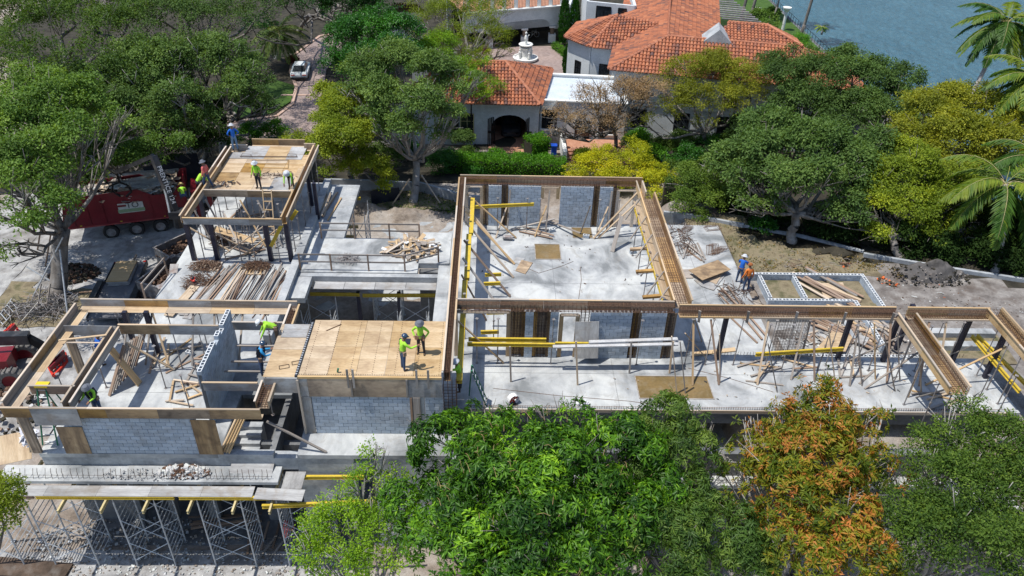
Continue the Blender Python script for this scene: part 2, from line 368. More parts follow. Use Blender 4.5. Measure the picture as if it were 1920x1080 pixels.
gsheet('leaf_litter', [(-60, 92), (-16, 70), (12, 66), (40, 60), (40, 78), (30, 80), (34, 130), (-60, 140)], 'darkearth', .07, 1.6)
gsheet('gravel_yard', [(-60, 22), (-31, 30), (-31, 44), (-34, 55), (-60, 52)], 'gravel', .10, 1.2)
gsheet('leaf_litter', [(16, 43.2), (22, 40.4), (30, 38.2), (38, 35.5), (41, 40), (30, 45), (20, 48)], 'darkearth', .12)
gsheet('rough_grass', [(-31, 38.5), (-25.5, 38.5), (-25.5, 42), (-31, 43)], 'weeds', .13)
# driveway with pale edging, courtyard paving
def flat(name, pts, z, mat, kind='structure'):
    b = MB(); b.add([(p[0], p[1], z) for p in pts], [tuple(range(len(pts)))]); return b.make(name, mat, kind=kind)
drvL = [at(*q, -5.84) for q in ((395, 232), (452, 228), (520, 218), (548, 196), (556, 165), (545, 135), (550, 105), (600, 68), (640, 62))]
drvR = [at(*q, -5.84) for q in ((640, 100), (612, 130), (600, 200), (600, 260), (395, 262))]
flat('driveway', [p for p in drvL+drvR], -5.84, 'paver')
kb = MB()
for a, b_ in zip(drvL[:-1], drvL[1:]): kb.beam((a.x, a.y, -5.80), (b_.x, b_.y, -5.80), .32, .14)
a, b_ = at(527, 178, -5.82), at(585, 178, -5.82); kb.beam((a.x, a.y, -5.825), (b_.x, b_.y, -5.825), .3, .06)
kb.make('driveway_edging', gm("edging_paver", [(.45, .30, .23), (.55, .40, .32)], 3, .9, amt=0), kind='structure')
flat('lawn_verge', [(p.x, p.y) for p in [at(*q, -5.86) for q in ((440, 222), (510, 212), (545, 190), (552, 160), (520, 150), (430, 180))]], -5.86, 'grass')
crt = [at(*q, -5.86) for q in ((860, 130), (880, 84), (935, 88), (1040, 86), (1078, 118), (1068, 150), (900, 175))]
flat('courtyard', [(p.x, p.y) for p in crt], -5.86, 'paver')
# ------------------------------------------------------------------ concrete structure of the new house
def S(name, x0, y0, z0, x1, y1, z1, mat='slab', **k): return MB().bb(x0, y0, z0, x1, y1, z1).make(name, mat, kind='structure', **k)
S('floor_slab', -2.35, 26.4, -.22, 14.45, 43.35, 0)                 # slab of the large room and its apron
S('floor_slab', 14.45, 26.4, -.22, 24.6, 30.32, -.002)                 # slab of the long wing
S('floor_slab', -18.75, 23.5, -.22, -11.35, 30.9, -.001)
S('floor_slab', -11.35, 27.2, -.22, -9.05, 30.9, -.0015)
S('kerb', -11.35, 23.5, -.22, -9.05, 23.8, -.0012, 'conc')
S('slab_edge', -11.36, 23.8, -2.0, -11.3, 27.2, -.0016, 'conc_dark')               # slab of the near left block
S('floor_slab', -17.9, 30.9, -.22, -11.3, 48.4, -.003)                # slab below the tower deck
S('floor_slab', -8.05, 23.5, -.22, -1.6, 25.2, -.002)
S('upstand', -11.3, 31.2, -.25, -10.85, 48.4, .32, 'conc')
S('walkway_slab', -10.85, 37.45, -.3, -4.15, 41.2, 0)
S('walkway_slab', -4.15, 38.4, -.3, -2.37, 41.9, .06)
S('walkway_slab', -10.85, 41.2, -.3, -8.9, 48.2, -.03, 'conc')
S('walkway_beam', -10.85, 37.1, -.8, -2.95, 37.44, -.06, 'conc')
t = T('ledge_form', "cement stained plywood ledge along the walkway front", 'beam formwork', (-10.8, 36.6, -.5))
for a in range(4): board('form_sheet', 'ply_grey', (-9.9+a*1.72, 36.72, -.42), (-8.2+a*1.72, 36.72, -.42), .72, .03, t)
S('ledge_slab', -10.9, 34.9, -.35, -10.0, 37.0, -.02)
S('ledge_slab', -2.98, 30.2, -.8, -2.36, 38.35, -.05)
S('retaining_wall', -2.9, 28.7, -5.6, -2.36, 37.9, -.81, 'conc')
S('retaining_wall', -4.1, 38.0, -5.6, -2.37, 38.36, -.31, 'conc_dark')
S('edge_beam', -1.2, 26.42, -.82, 21.6, 26.8, -.23, 'conc_dark')
S('edge_beam', 21.6, 26.45, -.6, 24.55, 26.8, -.23, 'conc_dark')
S('balcony_slab', -20.3, 22.6, -.83, -8.75, 23.48, -.68)
S('balcony_slab', .2, 22.55, -.88, 20.5, 23.1, -.68)
S('front_wall', -18.72, 23.52, -.9, -8.1, 23.95, -.222, 'conc')
S('front_wall', -8.1, 23.53, -3.6, -5.7, 23.95, -.223, 'conc')
S('front_wall', -4.9, 23.53, -6.2, -1.2, 23.95, -.223, 'conc')
S('front_wall', -8.1, 23.54, -6.2, -6.9, 23.94, -3.6, 'conc'); S('front_wall', -6.9, 23.54, -1.0, -4.9, 23.93, -.5, 'conc')
S('parapet_wall', -1.2, 23.12, -6.2, 20.5, 23.5, .62, 'conc_dark')
S('terrace_floor', -1.2, 23.5, -3.3, 24.5, 30.2, -3.0)
S('end_wall', 20.5, 23.2, -6.2, 24.5, 23.6, -3.0, 'conc')
# lower storey of the near left block: dark recesses between piers
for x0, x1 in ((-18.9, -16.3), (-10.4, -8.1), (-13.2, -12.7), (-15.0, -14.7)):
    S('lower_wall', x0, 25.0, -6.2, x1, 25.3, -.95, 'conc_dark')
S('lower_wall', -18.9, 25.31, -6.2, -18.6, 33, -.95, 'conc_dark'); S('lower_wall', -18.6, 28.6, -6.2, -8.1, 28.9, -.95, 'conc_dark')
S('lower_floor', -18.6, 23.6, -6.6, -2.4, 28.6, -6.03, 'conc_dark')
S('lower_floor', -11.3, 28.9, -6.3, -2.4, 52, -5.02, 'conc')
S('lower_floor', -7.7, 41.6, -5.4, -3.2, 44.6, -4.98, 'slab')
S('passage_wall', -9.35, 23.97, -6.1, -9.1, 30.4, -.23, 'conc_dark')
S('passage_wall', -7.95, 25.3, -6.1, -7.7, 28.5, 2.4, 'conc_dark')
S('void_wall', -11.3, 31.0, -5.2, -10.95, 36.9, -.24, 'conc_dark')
# stairs down into the passage
for k in range(6):
    S('stair', -11.25, 24.0+.32*k, -1.9, -10.1, 24.32+.32*k, -1.45+.2*k, 'conc')
S('stair_void_floor', -12.0, 24.0, -2.2, -8.1, 28, -2.0, 'conc_dark')

b = MB()
for x0, y0, x1, y1 in ((-1, 28.9, 24.5, 28.9), (3.6, 30.4, 3.6, 42.8), (-1.4, 36.6, 8.6, 36.6), (11.9, 30.6, 11.9, 43.3), (9.5, 38.0, 14.4, 38.0), (6.0, 26.5, 6.0, 30), (15.0, 26.9, 15.0, 30), (-15.0, 31, -15.0, 37.9), (-18.7, 27.3, -12.3, 27.3)):
    b.bb(x0-.008, y0-.008, .001, x1+.008, y1+.008, .004)
b.make('slab_joints', 'conc_dark', kind='structure')
# openings in the slab: brown water filled recesses and the plywood covers
def pit(x0, y0, x1, y1, label):
    t = T('slab_pit', label, 'floor recess', (x0, y0, .003))
    b = MB(); b.bb(x0, y0, .002, x1, y1, .009); b.make('pit_bottom', gm("muddy_ply", [(.17, .12, .05), (.25, .17, .075)], .9, .35, amt=.1, stain=(2, (.28, .24, .17), .4)), t)
    r = MB()
    for a in ((x0-.04, y0-.04, x1+.04, y0), (x0-.04, y1, x1+.04, y1+.04), (x0-.04, y0, x0, y1), (x1, y0, x1+.04, y1)): r.bb(a[0], a[1], 0, a[2], a[3], .035)
    r.make('pit_edge', 'wood_grey', t)
a, b_ = at(1200, 747), at(1328, 707); pit(a.x, a.y, b_.x-.1, b_.y, "large brown muddy rectangle let into the front of the slab")
a, b_ = at(1005, 486), at(1048, 459); pit(a.x, a.y, b_.x, b_.y, "square brown recess in the middle of the big room floor")
a, b_ = at(1075, 446), at(1107, 428); pit(a.x, a.y, b_.x, b_.y, "small brown recess near the back wall of the big room")

# ------------------------------------------------------------------ block walls
def block_mesh(name, hollow, half=False, L=.384):
    L = .184 if half else L; b = MB(); x, y, z = L/2, .098, .0955; e = .007
    if not hollow:
        vs = []
        for zz, k in ((-z, e), (-z+e, 0), (z-e, 0), (z, e)):
            vs += [(-x+k, -y+k, zz), (x-k, -y+k, zz), (x-k, y-k, zz), (-x+k, y-k, zz)]
        fs = [(0, 3, 2, 1), (12, 13, 14, 15)]
        for j in range(3):
            for i in range(4): fs.append((j*4+i, j*4+(i+1) % 4, (j+1)*4+(i+1) % 4, (j+1)*4+i))
        b.add(vs, fs); return b.mesh(name, ['block', 'blocktop'])
    # shell with cores open to the sky
    n = 1 if half else 2; wt = .035
    b.bb(-x, -y, -z, x, -y+wt, z); b.bb(-x, y-wt, -z, x, y, z)
    for k in range(n+1):
        cx = -x+wt/2+(L-wt)*k/n; b.bb(cx-wt/2, -y+wt, -z, cx+wt/2, y-wt, z)
    b.mi = 1; b.bb(-x, -y, z, x, -y+wt, z+.012); b.bb(-x, y-wt, z, x, y, z+.012)
    for k in range(n+1):
        cx = -x+wt/2+(L-wt)*k/n; b.bb(cx-wt/2, -y+wt, z, cx+wt/2, y-wt, z+.012)
    return b.mesh(name, ['block', 'blocktop'])
BM = {(h, f): block_mesh('block', h, f) for h in (0, 1) for f in (0, 1)}
def blockwall(label, x, y, z, L, courses, axis='x', hollow=True, group=None, skip=None, cat='block wall', first=0):
    """running bond; x, y, z is the lower near-left end of the wall centre line"""
    t = T('block_wall', label, cat, (x, y, z), group)
    d = Vector((1, 0, 0)) if axis == 'x' else Vector((0, 1, 0)); R = Matrix.Identity(3) if axis == 'x' else Matrix.Rotation(math.pi/2, 3, 'Z')
    n = int(round(L/.4*2))                 # half units
    r = random.Random(int(x*100+y*10))
    for c in range(courses):
        u = 0; odd = c % 2
        while u < n:
            half = (u == 0 and odd) or (u == n-1)
            w = 1 if half else 2; cen = (u+w/2)*.2
            if not (skip and skip(cen, c*.2)):
                top = hollow and (c == courses-1 or bool(skip and skip(cen, (c+1)*.2)))
                o = link('concrete_block', BM[(1 if top else 0, 1 if half else 0)], t, d*cen+Vector((0, 0, c*.2+.1))+Vector((r.uniform(-.002, .002), r.uniform(-.003, .003), 0)), R)
            u += w
    m = MB()                               # mortar behind the joints
    th = .075
    if skip is None:
        e = n*.2
        top = courses*.2-(.2 if hollow else .01)
        (m.bb(.01, -th, 0, e-.01, th, top) if axis == 'x' else m.bb(-th, .01, 0, th, e-.01, top))
        m.make('mortar_core', 'mortar', t, local=True)
    else:
        for c in range(courses):
            for u in range(n):
                cen = u*.2+.1
                if not skip(cen, c*.2) and not (hollow and (c == courses-1 or skip(cen, (c+1)*.2))):
                    (m.bb(u*.2+.003, -th, c*.2, u*.2+.2, th, c*.2+.2) if axis == 'x' else m.bb(-th, u*.2+.003, c*.2, th, u*.2+.2, c*.2+.2))
        m.make('mortar_core', 'mortar', t, local=True)
    return t
ZW = 2.8
blockwall("long grey block wall on the front of the near left room", -17.15, 23.62, 0, 5.2, 12, hollow=False)
blockwall("grey block wall standing across the near left room, its hollow tops stepping", -12.1, 25.3, 0, 4.4, 15, 'y',
          skip=lambda u, z: (z > 2.7 and (1.0 < u < 1.4 or 2.0 < u < 2.4 or 2.9 < u < 3.3)))
blockwall("wide grey block wall below the plywood deck", -7.45, 24.88, 0, 4.2, 11, hollow=False)
blockwall("narrow grey block wall below the right end of the plywood deck", -2.7, 24.88, 0, .8, 11, hollow=False)
YI = 30.15
def Xi(px, py=640): return atY(px, py, YI).x
def Xb(px, py=400): return atY(px, py, 43.05).x
for a, b_, lab in ((985, 1002, "slim block pier between two rebar columns on the near side of the big room"), (1032, 1050, "slim block pier left of the doorway on the near side of the big room"),
                   (1107, 1178, "wide block panel right of the plywood sheet on the near side of the big room"), (1203, 1249, "last block panel at the right end of the near wall of the big room")):
    x0, x1 = Xi(a, 592), Xi(b_, 592); n = max(1, round((x1-x0)/.4)); blockwall(lab, x0, YI, 0, n*.4, 14)
for a, b_, lab in ((916, 939, "narrow block panel at the left of the far wall"), (953, 1012, "wide block panel left of the window gap in the far wall"),
                   (1051, 1110, "wide block panel right of the window gap in the far wall"), (1124, 1148, "narrow block panel near the right end of the far wall")):
    x0, x1 = Xb(a, 362), Xb(b_, 362); n = max(1, round((x1-x0)/.4)); blockwall(lab, x0, 43.0, 0, n*.4, 14)
# garden pool: low hollow block walls around earth beds
def P2(px, py): v = at(px, py, -.1); return v
def lowwall(x, y, L, axis, label, n=3): blockwall(label, x, y, -.68, L, n, axis, group='low block walls of the garden pool', cat='low block wall')
lowwall(15.0, 38.0, 6.8, 'x', "low hollow block wall, the farthest and longest of the garden pool")
lowwall(15.4, 35.4, 4.8, 'x', "low hollow block wall, the middle one of the garden pool")
lowwall(15.6, 35.6, 2.2, 'y', "short low block cross wall, leftmost in the garden pool")
lowwall(17.6, 35.6, 2.2, 'y', "short low block cross wall, second from left in the garden pool")
lowwall(20.3, 31.4, 4.0, 'y', "low hollow block wall running towards the wing, inner right of the garden pool")
lowwall(21.7, 34.2, 3.8, 'y', "low hollow block wall closing the right side of the garden pool")
lowwall(20.4, 34.0, 1.4, 'x', "short low block wall at the near right corner of the garden pool")
lowwall(14.7, 30.55, 7.0, 'x', "low hollow block wall along the back of the long wing", 3)
S('pool_kerb', 15.0, 33.9, -.68, 19.2, 34.1, -.25, 'conc'); S('pool_kerb', 19.0, 32.2, -.68, 19.2, 33.9, -.25, 'conc')
for k, (px, py, w) in enumerate(((1740, 644, 3.8), (1740, 620, 3.6))):
    v = at(px, py, -.2); S('pool_kerb', v.x-.1, v.y-.2, -.66, v.x+w, v.y+.25, -.2, 'slab')
flat('sand_bed', [(15.8, 35.6), (21.5, 35.6), (21.5, 37.8), (15.8, 37.8)], -.42, 'weeds')
flat('sand_bed', [(15.2, 31), (20.1, 31), (20.1, 35.2), (15.2, 35.2)], -.52, 'gravel')
flat('sand_bed', [(20.5, 34.3), (21.6, 34.3), (21.6, 35.6), (20.5, 35.6)], -.42, 'weeds')
flat('pond_bed', [(22.6, 30.5), (27, 30.5), (27.2, 33.4), (23, 33.4)], -.50, 'weeds')

# ------------------------------------------------------------------ timber formwork
FORM_N = [0]
def segs(L, step=2.44):
    n = max(1, int(math.ceil(L/step-.15))); return [(i*L/n, (i+1)*L/n) for i in range(n)]
def form(label, p, q, zt, h=.58, w=.32, cage=True, sides='both', mats=('ply_old',), bottom=True, lip=0, rails=True, stirrup=.12, group='timber beam forms', hi=0, hr=None):
    """beam form from p to q (x, y): side boards, soffit boards, rails, rebar cage"""
    p = Vector((*p, 0)); q = Vector((*q, 0)); d = q-p; L = d.length; d.normalize(); nrm = Vector((-d.y, d.x, 0))
    z0 = zt-h; t = T('beam_form', label, 'beam formwork', (p.x, p.y, z0), group)
    r = random.Random(int(p.x*31+p.y*17+zt*7))
    for sd in ((1, -1) if sides == 'both' else ((1,) if sides == 'l' else (-1,))):
        hh = h+(hi if sd == 1 else 0)+((hr or 0) if sd == -1 else 0)
        for a, b_ in segs(L):
            c = p+nrm*sd*w/2; m = r.choice(mats)
            board('side_board', m, c+d*(a+.003)+Vector((0, 0, z0+hh/2)), c+d*(b_-.003)+Vector((0, 0, z0+hh/2)), .02, hh, t)
        if rails:
            for a, b_ in segs(L, 3.6):
                c = p+nrm*sd*(w/2+.032)
                board('rail', 'wood', c+d*(a+.004)+Vector((0, 0, z0+hh-.018)), c+d*(b_-.004)+Vector((0, 0, z0+hh-.018)), .085, .04, t)
    if lip:
        for a, b_ in segs(L, 3.6): board('lower_rail', 'wood', p-nrm*(w/2+.02)+d*(a+.004)+Vector((0, 0, z0+lip/2)), p-nrm*(w/2+.02)+d*(b_-.004)+Vector((0, 0, z0+lip/2)), .04, lip, t)
    if bottom:
        for a, b_ in segs(L):
            c = p if sides == 'both' else p+nrm*(-.0 if True else 0)
            board('soffit_board', 'ply' if sides != 'both' else 'ply_old', p+d*(a+.004)+Vector((0, 0, z0+.012)), p+d*(b_-.004)+Vector((0, 0, z0+.012)), w-.03, .02, t)
    if cage:
        for sx in (-1, -.35, .35, 1):
            for zz in (z0+.09, zt-.10):
                b = MB(); pts = [p+d*(L*k/6)+nrm*(sx*(w/2-.06)+r.uniform(-.01, .01))+Vector((0, 0, zz+r.uniform(-.01, .01))) for k in range(7)]
                b.path(pts, .013, 4); b.make('longitudinal_bar', 'rebar', t)
        b = MB(); n = int(L/stirrup)
        for k in range(n):
            c = p+d*(stirrup*(k+.5)+r.uniform(-.02, .02)); e = w/2-.045; za, zb = z0+.06, zt-.07
            pts = [c+nrm*e+Vector((0, 0, za)), c-nrm*e+Vector((0, 0, za)), c-nrm*e+Vector((0, 0, zb)), c+nrm*e+Vector((0, 0, zb)), c+nrm*e+Vector((0, 0, za))]
            b.path(pts, .007, 3)
        b.make('stirrups', 'rebar', t, kind='stuff')
    return t
ZB = 3.34
# big room
form("rusty cage beam form along the near wall of the big room", (-1.6, 30.1), (8.75, 30.1), ZB, .56, .34, sides='l', bottom=False, stirrup=.2, mats=('ply_old', 'wood_red', 'ply_grey'))
form("beam form along the far wall of the big room, brown inside", (-1.9, 43.05), (9.2, 43.05), ZB, .56, .32, sides='l', bottom=False, stirrup=.2, mats=('ply_old', 'wood_red'), cage=True)
form("long beam form on the left side of the big room", (-1.75, 25.1), (-1.75, 42.9), ZB, .56, .30, mats=('ply_old', 'ply_grey', 'wood_red'), hi=.02)
form("wide beam form packed with rebar on the right side of the big room", (9.2, 30.4), (9.2, 41.4), ZB, .50, .80, mats=('ply', 'ply_old'), stirrup=.15)
form("short beam form at the far right corner of the big room", (8.95, 41.4), (8.95, 42.85), ZB, .56, .3, mats=('ply',), cage=False)
# long wing
form("long rusty beam form over the back of the wing, left half", (8.95, 29.9), (19.35, 29.9), ZB-.04, .5, .34, sides='l', lip=.09, mats=('ply_old', 'wood_red'))
form("long rusty beam form over the back of the wing, right half", (19.9, 29.9), (23.9, 29.9), ZB-.04, .5, .34, sides='l', lip=.09, mats=('ply_old', 'ply'))
form("cage filled beam form reaching forward from the middle of the wing", (19.65, 29.6), (19.65, 24.4), ZB, .46, .80, mats=('ply', 'ply_old'), stirrup=.12)
form("cage filled beam form at the right end of the wing", (24.1, 30.1), (24.1, 24.5), ZB, .46, .66, mats=('ply',), stirrup=.12)
# near left room
G3 = ('ply_old', 'ply_grey', 'ply_grey', 'wood_grey')
form("front beam form of the near left room, patched with grey and brown boards", (-19.3, 23.42), (-9.1, 23.42), 2.85, .58, .28, cage=False, mats=('ply_old', 'ply_grey', 'ply_old'), sides='r')
form("far beam form of the near left room with new plywood bottom", (-19.3, 30.35), (-9.15, 30.35), 2.85, .42, .5, cage=False, mats=G3, sides='l')
form("left beam form of the near left room with new plywood bottom", (-19.1, 23.6), (-19.1, 30.3), 2.85, .42, .5, cage=False, mats=('ply_old', 'wood_grey', 'ply_old'), sides='l')
form("beam form crossing the near left room from front to back", (-16.9, 23.6), (-16.9, 28.6), 2.8, .5, .26, cage=False, mats=('wood_grey', 'ply_old'))
form("grey board beam side at the back of the near left room, wide piece", (-16.8, 28.85), (-12.3, 28.85), 2.85, .58, .26, cage=False, mats=('ply_grey', 'ply_grey', 'ply_old'), sides='r', bottom=False)
form("short grey board beam side at the far left corner of the near left room", (-19.2, 28.75), (-17.0, 28.75), 2.8, .56, .26, cage=False, mats=('ply_grey',), sides='r', bottom=False, rails=False)
form("short brown beam side near the yellow topped ladder", (-18.85, 24.75), (-16.95, 24.75), 2.8, .5, .24, cage=False, mats=('wood_red',), sides='r', bottom=False)
form("short beam form right of the hollow block wall, at its near end", (-11.9, 25.05), (-9.6, 25.05), 2.8, .5, .26, cage=False, mats=('ply_old', 'ply_grey'), sides='r')
form("short grey beam side right of the hollow block wall, at its far end", (-11.8, 29.2), (-9.4, 29.2), 2.8, .5, .26, cage=False, mats=('ply_grey',), sides='r', bottom=False)
form("narrow cage filled form on the right edge of the near left room", (-9.15, 23.7), (-9.15, 25.0), 2.85, .40, .5, cage=True, mats=('ply',))
form("rusty cage form between the near left room and the small deck", (-9.15, 25.6), (-9.15, 30.2), 3.0, .4, .34, cage=True, mats=('ply', 'ply_old'))

def deck(name, label, x0, y0, x1, y1, z, nx, ny, mats, seed, cat='plywood deck'):
    t = T(name, label, cat, (x0, y0, z-.02)); r = random.Random(seed)
    for i in range(nx):
        for j in range(ny):
            a, b_ = x0+(x1-x0)*i/nx, x0+(x1-x0)*(i+1)/nx; c, d = y0+(y1-y0)*j/ny, y0+(y1-y0)*(j+1)/ny
            board('plywood_sheet', r.choice(mats), (a+.006, (c+d)/2, z-.01+r.uniform(0, .004)), (b_-.006, (c+d)/2, z-.01+r.uniform(0, .004)), d-c-.01, .02, t)
    return t
# middle deck over its block walls
t = deck('plywood_deck', "broad plywood deck with two workers in lime shirts", -7.85, 24.82, -1.98, 28.6, 3.28, 5, 2, ('ply', 'ply', 'ply'), 3)
b = MB()
for k in range(7):
    x = -7.6+k*.92
    for i in range(26): b.box((x, 24.95+i*.14, 3.287), (.03, .03, .012))
for i in range(80): b.box((-7.8+i*.073, 24.87, 3.29), (.025, .03, .03))
b.make('nail_rows', 'rebar_dk', t, kind='stuff')
b = MB().bb(-7.87, 24.74, 3.16, -1.96, 24.815, 3.27); b.make('edge_board', 'wood_new', t)
for k in range(7): board('joist', 'wood_grey', (-7.7+k*.9, 24.9, 3.2), (-7.7+k*.9, 28.5, 3.2), .06, .12, t)
t = T('deck_face_form', "plywood apron hanging below the front of the broad deck", 'beam formwork', (-7.85, 24.75, 2.15))
for x0, x1, m in ((-7.5, -5.75, 'ply_old'), (-5.68, -3.45, 'ply_old'), (-3.38, -1.95, 'ply_grey')):
    board('face_sheet', m, (x0, 24.76, 2.66), (x1, 24.76, 2.66), .02, .98, t)
board('face_sheet', 'ply_grey', (-7.86, 24.765, 2.66), (-7.51, 24.765, 2.66), .02, .98, t)
board('face_sheet', 'ply_grey', (-7.86, 24.775, 1.08), (-7.47, 24.775, 1.08), .02, 2.12, t)
board('batten', 'wood', (-7.9, 24.72, 0.01), (-7.9, 24.72, 3.1), .09, .04, t, up=(0, 1, 0))
for x in (-5.71, -3.41): board('batten', 'wood_grey', (x, 24.73, 2.17), (x, 24.73, 3.15), .08, .03, t, up=(0, 1, 0))
board('batten', 'wood_grey', (-3.05, 24.745, 0.02), (-3.05, 24.745, 2.15), .3, .03, t, up=(0, 1, 0))
board('batten', 'wood_red', (-3.28, 24.74, 0.02), (-3.28, 24.74, 2.15), .09, .04, t, up=(0, 1, 0))
S('column', -3.32, 24.80, 0, -2.72, 24.98, 2.15, 'conc')
t = deck('plywood_deck', "narrow plywood deck with wire loops, left of the broad deck", -9.35, 24.9, -8.05, 28.5, 3.1, 1, 2, ('ply',), 5)
board('plywood_sheet', 'ply_grey', (-9.2, 28.0, 3.115), (-8.08, 28.0, 3.115), .95, .02, t)
b = MB()
for i in range(24): b.box((-7.96, 24.95+i*.15, 3.24), (.07, .05, .03))
b.make('hooked_bars', 'galv', t, kind='stuff')
board('edge_strip', 'blackpaint', (-7.96, 24.85, 3.17), (-7.96, 28.55, 3.17), .12, .1, t)
board('face_sheet', 'ply_grey', (-9.3, 24.83, 2.7), (-7.93, 24.83, 2.7), .02, .8, t)
# ------------------------------------------------------------------ tower block with its raised deck
ZD = 3.1
t = deck('plywood_deck', "raised plywood deck on the far left block with five workers on it", -16.75, 41.6, -11.65, 46.9, ZD-.35, 4, 4, ('ply', 'ply', 'ply', 'ply_old'), 11)
for x0, x1 in ((-15.9, -14.5), (-13.1, -12.1)): board('plywood_sheet', 'ply_grey', (x0, 47.1, ZD-.335), (x1, 47.1, ZD-.335), 1.9, .02, t)
board('plywood_sheet', 'ply', (-14.5, 47.1, ZD-.338), (-13.1, 47.1, ZD-.338), 1.9, .02, t)
board('plywood_sheet', 'ply_grey', (-13.2, 42.7, ZD-.325), (-12.0, 42.7, ZD-.325), 1.9, .02, t)
board('plywood_sheet', 'ply_grey', (-16.7, 46.6, ZD-.330), (-15.4, 46.6, ZD-.330), .9, .02, t)
form("left long beam form of the raised deck on the far left block", (-16.95, 38.2), (-16.95, 47.3), ZD, .45, .25, cage=False, mats=('ply_old', 'wood'))
form("right long beam form of the raised deck on the far left block", (-11.42, 38.2), (-11.42, 47.7), ZD, .45, .25, cage=False, mats=('ply_old', 'wood'))
form("grey front beam form of the far left block, before the open bay", (-16.9, 38.15), (-11.5, 38.15), ZD, .45, .25, cage=False, mats=('ply_grey', 'wood_grey'), sides='r')
form("middle beam form at the near edge of the raised deck", (-16.75, 41.45), (-11.7, 41.45), ZD, .48, .25, cage=False, mats=('ply_old', 'ply_grey'), sides='r')
form("far edge form of the raised deck, stepped out in the middle", (-15.75, 48.3), (-12.3, 48.3), ZD+.02, .45, .2, cage=False, mats=('ply_old',), sides='l')
form("short far edge form at the left corner of the raised deck", (-16.9, 47.4), (-15.8, 47.4), ZD, .45, .2, cage=False, mats=('wood_grey',), sides='l')
form("short far edge form at the right corner of the raised deck", (-12.25, 47.75), (-11.5, 47.75), ZD, .45, .2, cage=False, mats=('ply_old',), sides='l')
def post(px, py, h, label, cat='steel post', w=.2, y=None):
    v = at(px, py, 0.0); return MB().bb(v.x-w/2, v.y-w/2, 0, v.x+w/2, v.y+w/2, h).make('steel_post', 'post', label=label, cat=cat, group='dark steel posts')
for i, (px, py) in enumerate(((365, 487), (409, 487), (509, 488), (547, 489))):
    post(px, py, 2.64, "dark steel post under the front beam of the far left block, %s from the left" % ORD[i], w=.24)
for i, (px, py) in enumerate(((390, 440), (597, 410), (585, 385))):
    post(px, py, 2.5, "dark steel post beside the raised deck, %s from the left" % ORD[i], w=.2)
for i, (px, py) in enumerate(((1345, 672), (1570, 673), (1655, 677), (1784, 678), (1846, 708), (1680, 655))):
    post(px, py, 2.8, "dark steel post in the long wing, %s" % ("leftmost", "second from left", "beside the rebar cage at mid wing", "between the two forward beams", "below the right hand beam", "thin one just past the forward beam")[i], w=.2)
for i, (px, py) in enumerate(((258, 665), (297, 665))):
    post(px, py, 2.6, "dark steel post at the back of the near left room, %s one" % ("left", "right")[i], w=.2)

# rebar columns in the room walls: open faced wooden boxes with vertical bars and ties
def rebarcol(x0, x1, y, label, h=2.75, group='rebar columns in the room walls', back=True):
    t = T('rebar_column', label, 'rebar column', (x0, y, 0.0), group)
    if back:
        board('back_board', 'ply_old', ((x0+x1)/2, y+.13, .02), ((x0+x1)/2, y+.13, h), x1-x0-.01, .02, t, up=(0, 1, 0))
    for sx in (x0+.012, x1-.012): board('side_board', 'ply_old', (sx, y, .02), (sx, y, h), .2, .02, t, up=(0, 1, 0)) if back else None
    n = max(3, int((x1-x0)/.13))
    for i in range(n):
        for yy in (y-.06, y+.06):
            x = x0+.06+(x1-x0-.12)*i/(n-1)
            b = MB().tube((x, yy, .01), (x+rnd.uniform(-.01, .01), yy, h+.25), .012, 4); b.make('vertical_bar', 'rebar_dk', t)
    b = MB()
    for k in range(int(h/.17)):
        z = .12+k*.17
        b.path([(x0+.03, y-.075, z), (x1-.03, y-.075, z), (x1-.03, y+.075, z), (x0+.03, y+.075, z), (x0+.03, y-.075, z)], .007, 3)
    b.make('ties', 'rebar_dk', t, kind='stuff'); return t
for a, b_, k in ((957, 984, "left of the first block pier"), (1003, 1031, "between the two slim block piers"), (1179, 1202, "between the two right hand block panels"), (1250, 1266, "at the right end of the wall")):
    rebarcol(Xi(a, 592), Xi(b_, 592), YI, "rusty rebar column in the big room's near wall, "+k)
rebarcol(Xi(1087, 600), Xi(1106, 600), YI, "open grid of bars above the leaning plywood sheet in the near wall", 2.75, back=False)
for a, b_, k in ((906, 915, "next to the left opening"), (940, 952, "between the two left block panels"), (1111, 1123, "between the two right block panels"), (1149, 1156, "beside the right opening")):
    rebarcol(Xb(a, 362), Xb(b_, 362), 43.0, "rusty rebar column in the big room's far wall, "+k)
rebarcol(-1.95, -1.3, 24.75, "tall leaning rebar column at the right corner of the broad deck", 3.0, back=False)
v = at(1440, 668); rebarcol(v.x, v.x+1.5, 30.2, "wide row of thin dark bars standing in the back wall of the wing", 2.6, back=False)
v = atY(1705, 850, 25.5); rebarcol(17.9, 18.7, 25.6, "rebar column below the slab edge behind the front trees", -.8+.0, back=False) if False else None
t = T('column_form', "wooden column form standing under the far right of the big room wall", 'column form', (8.6, 41.8, 0))
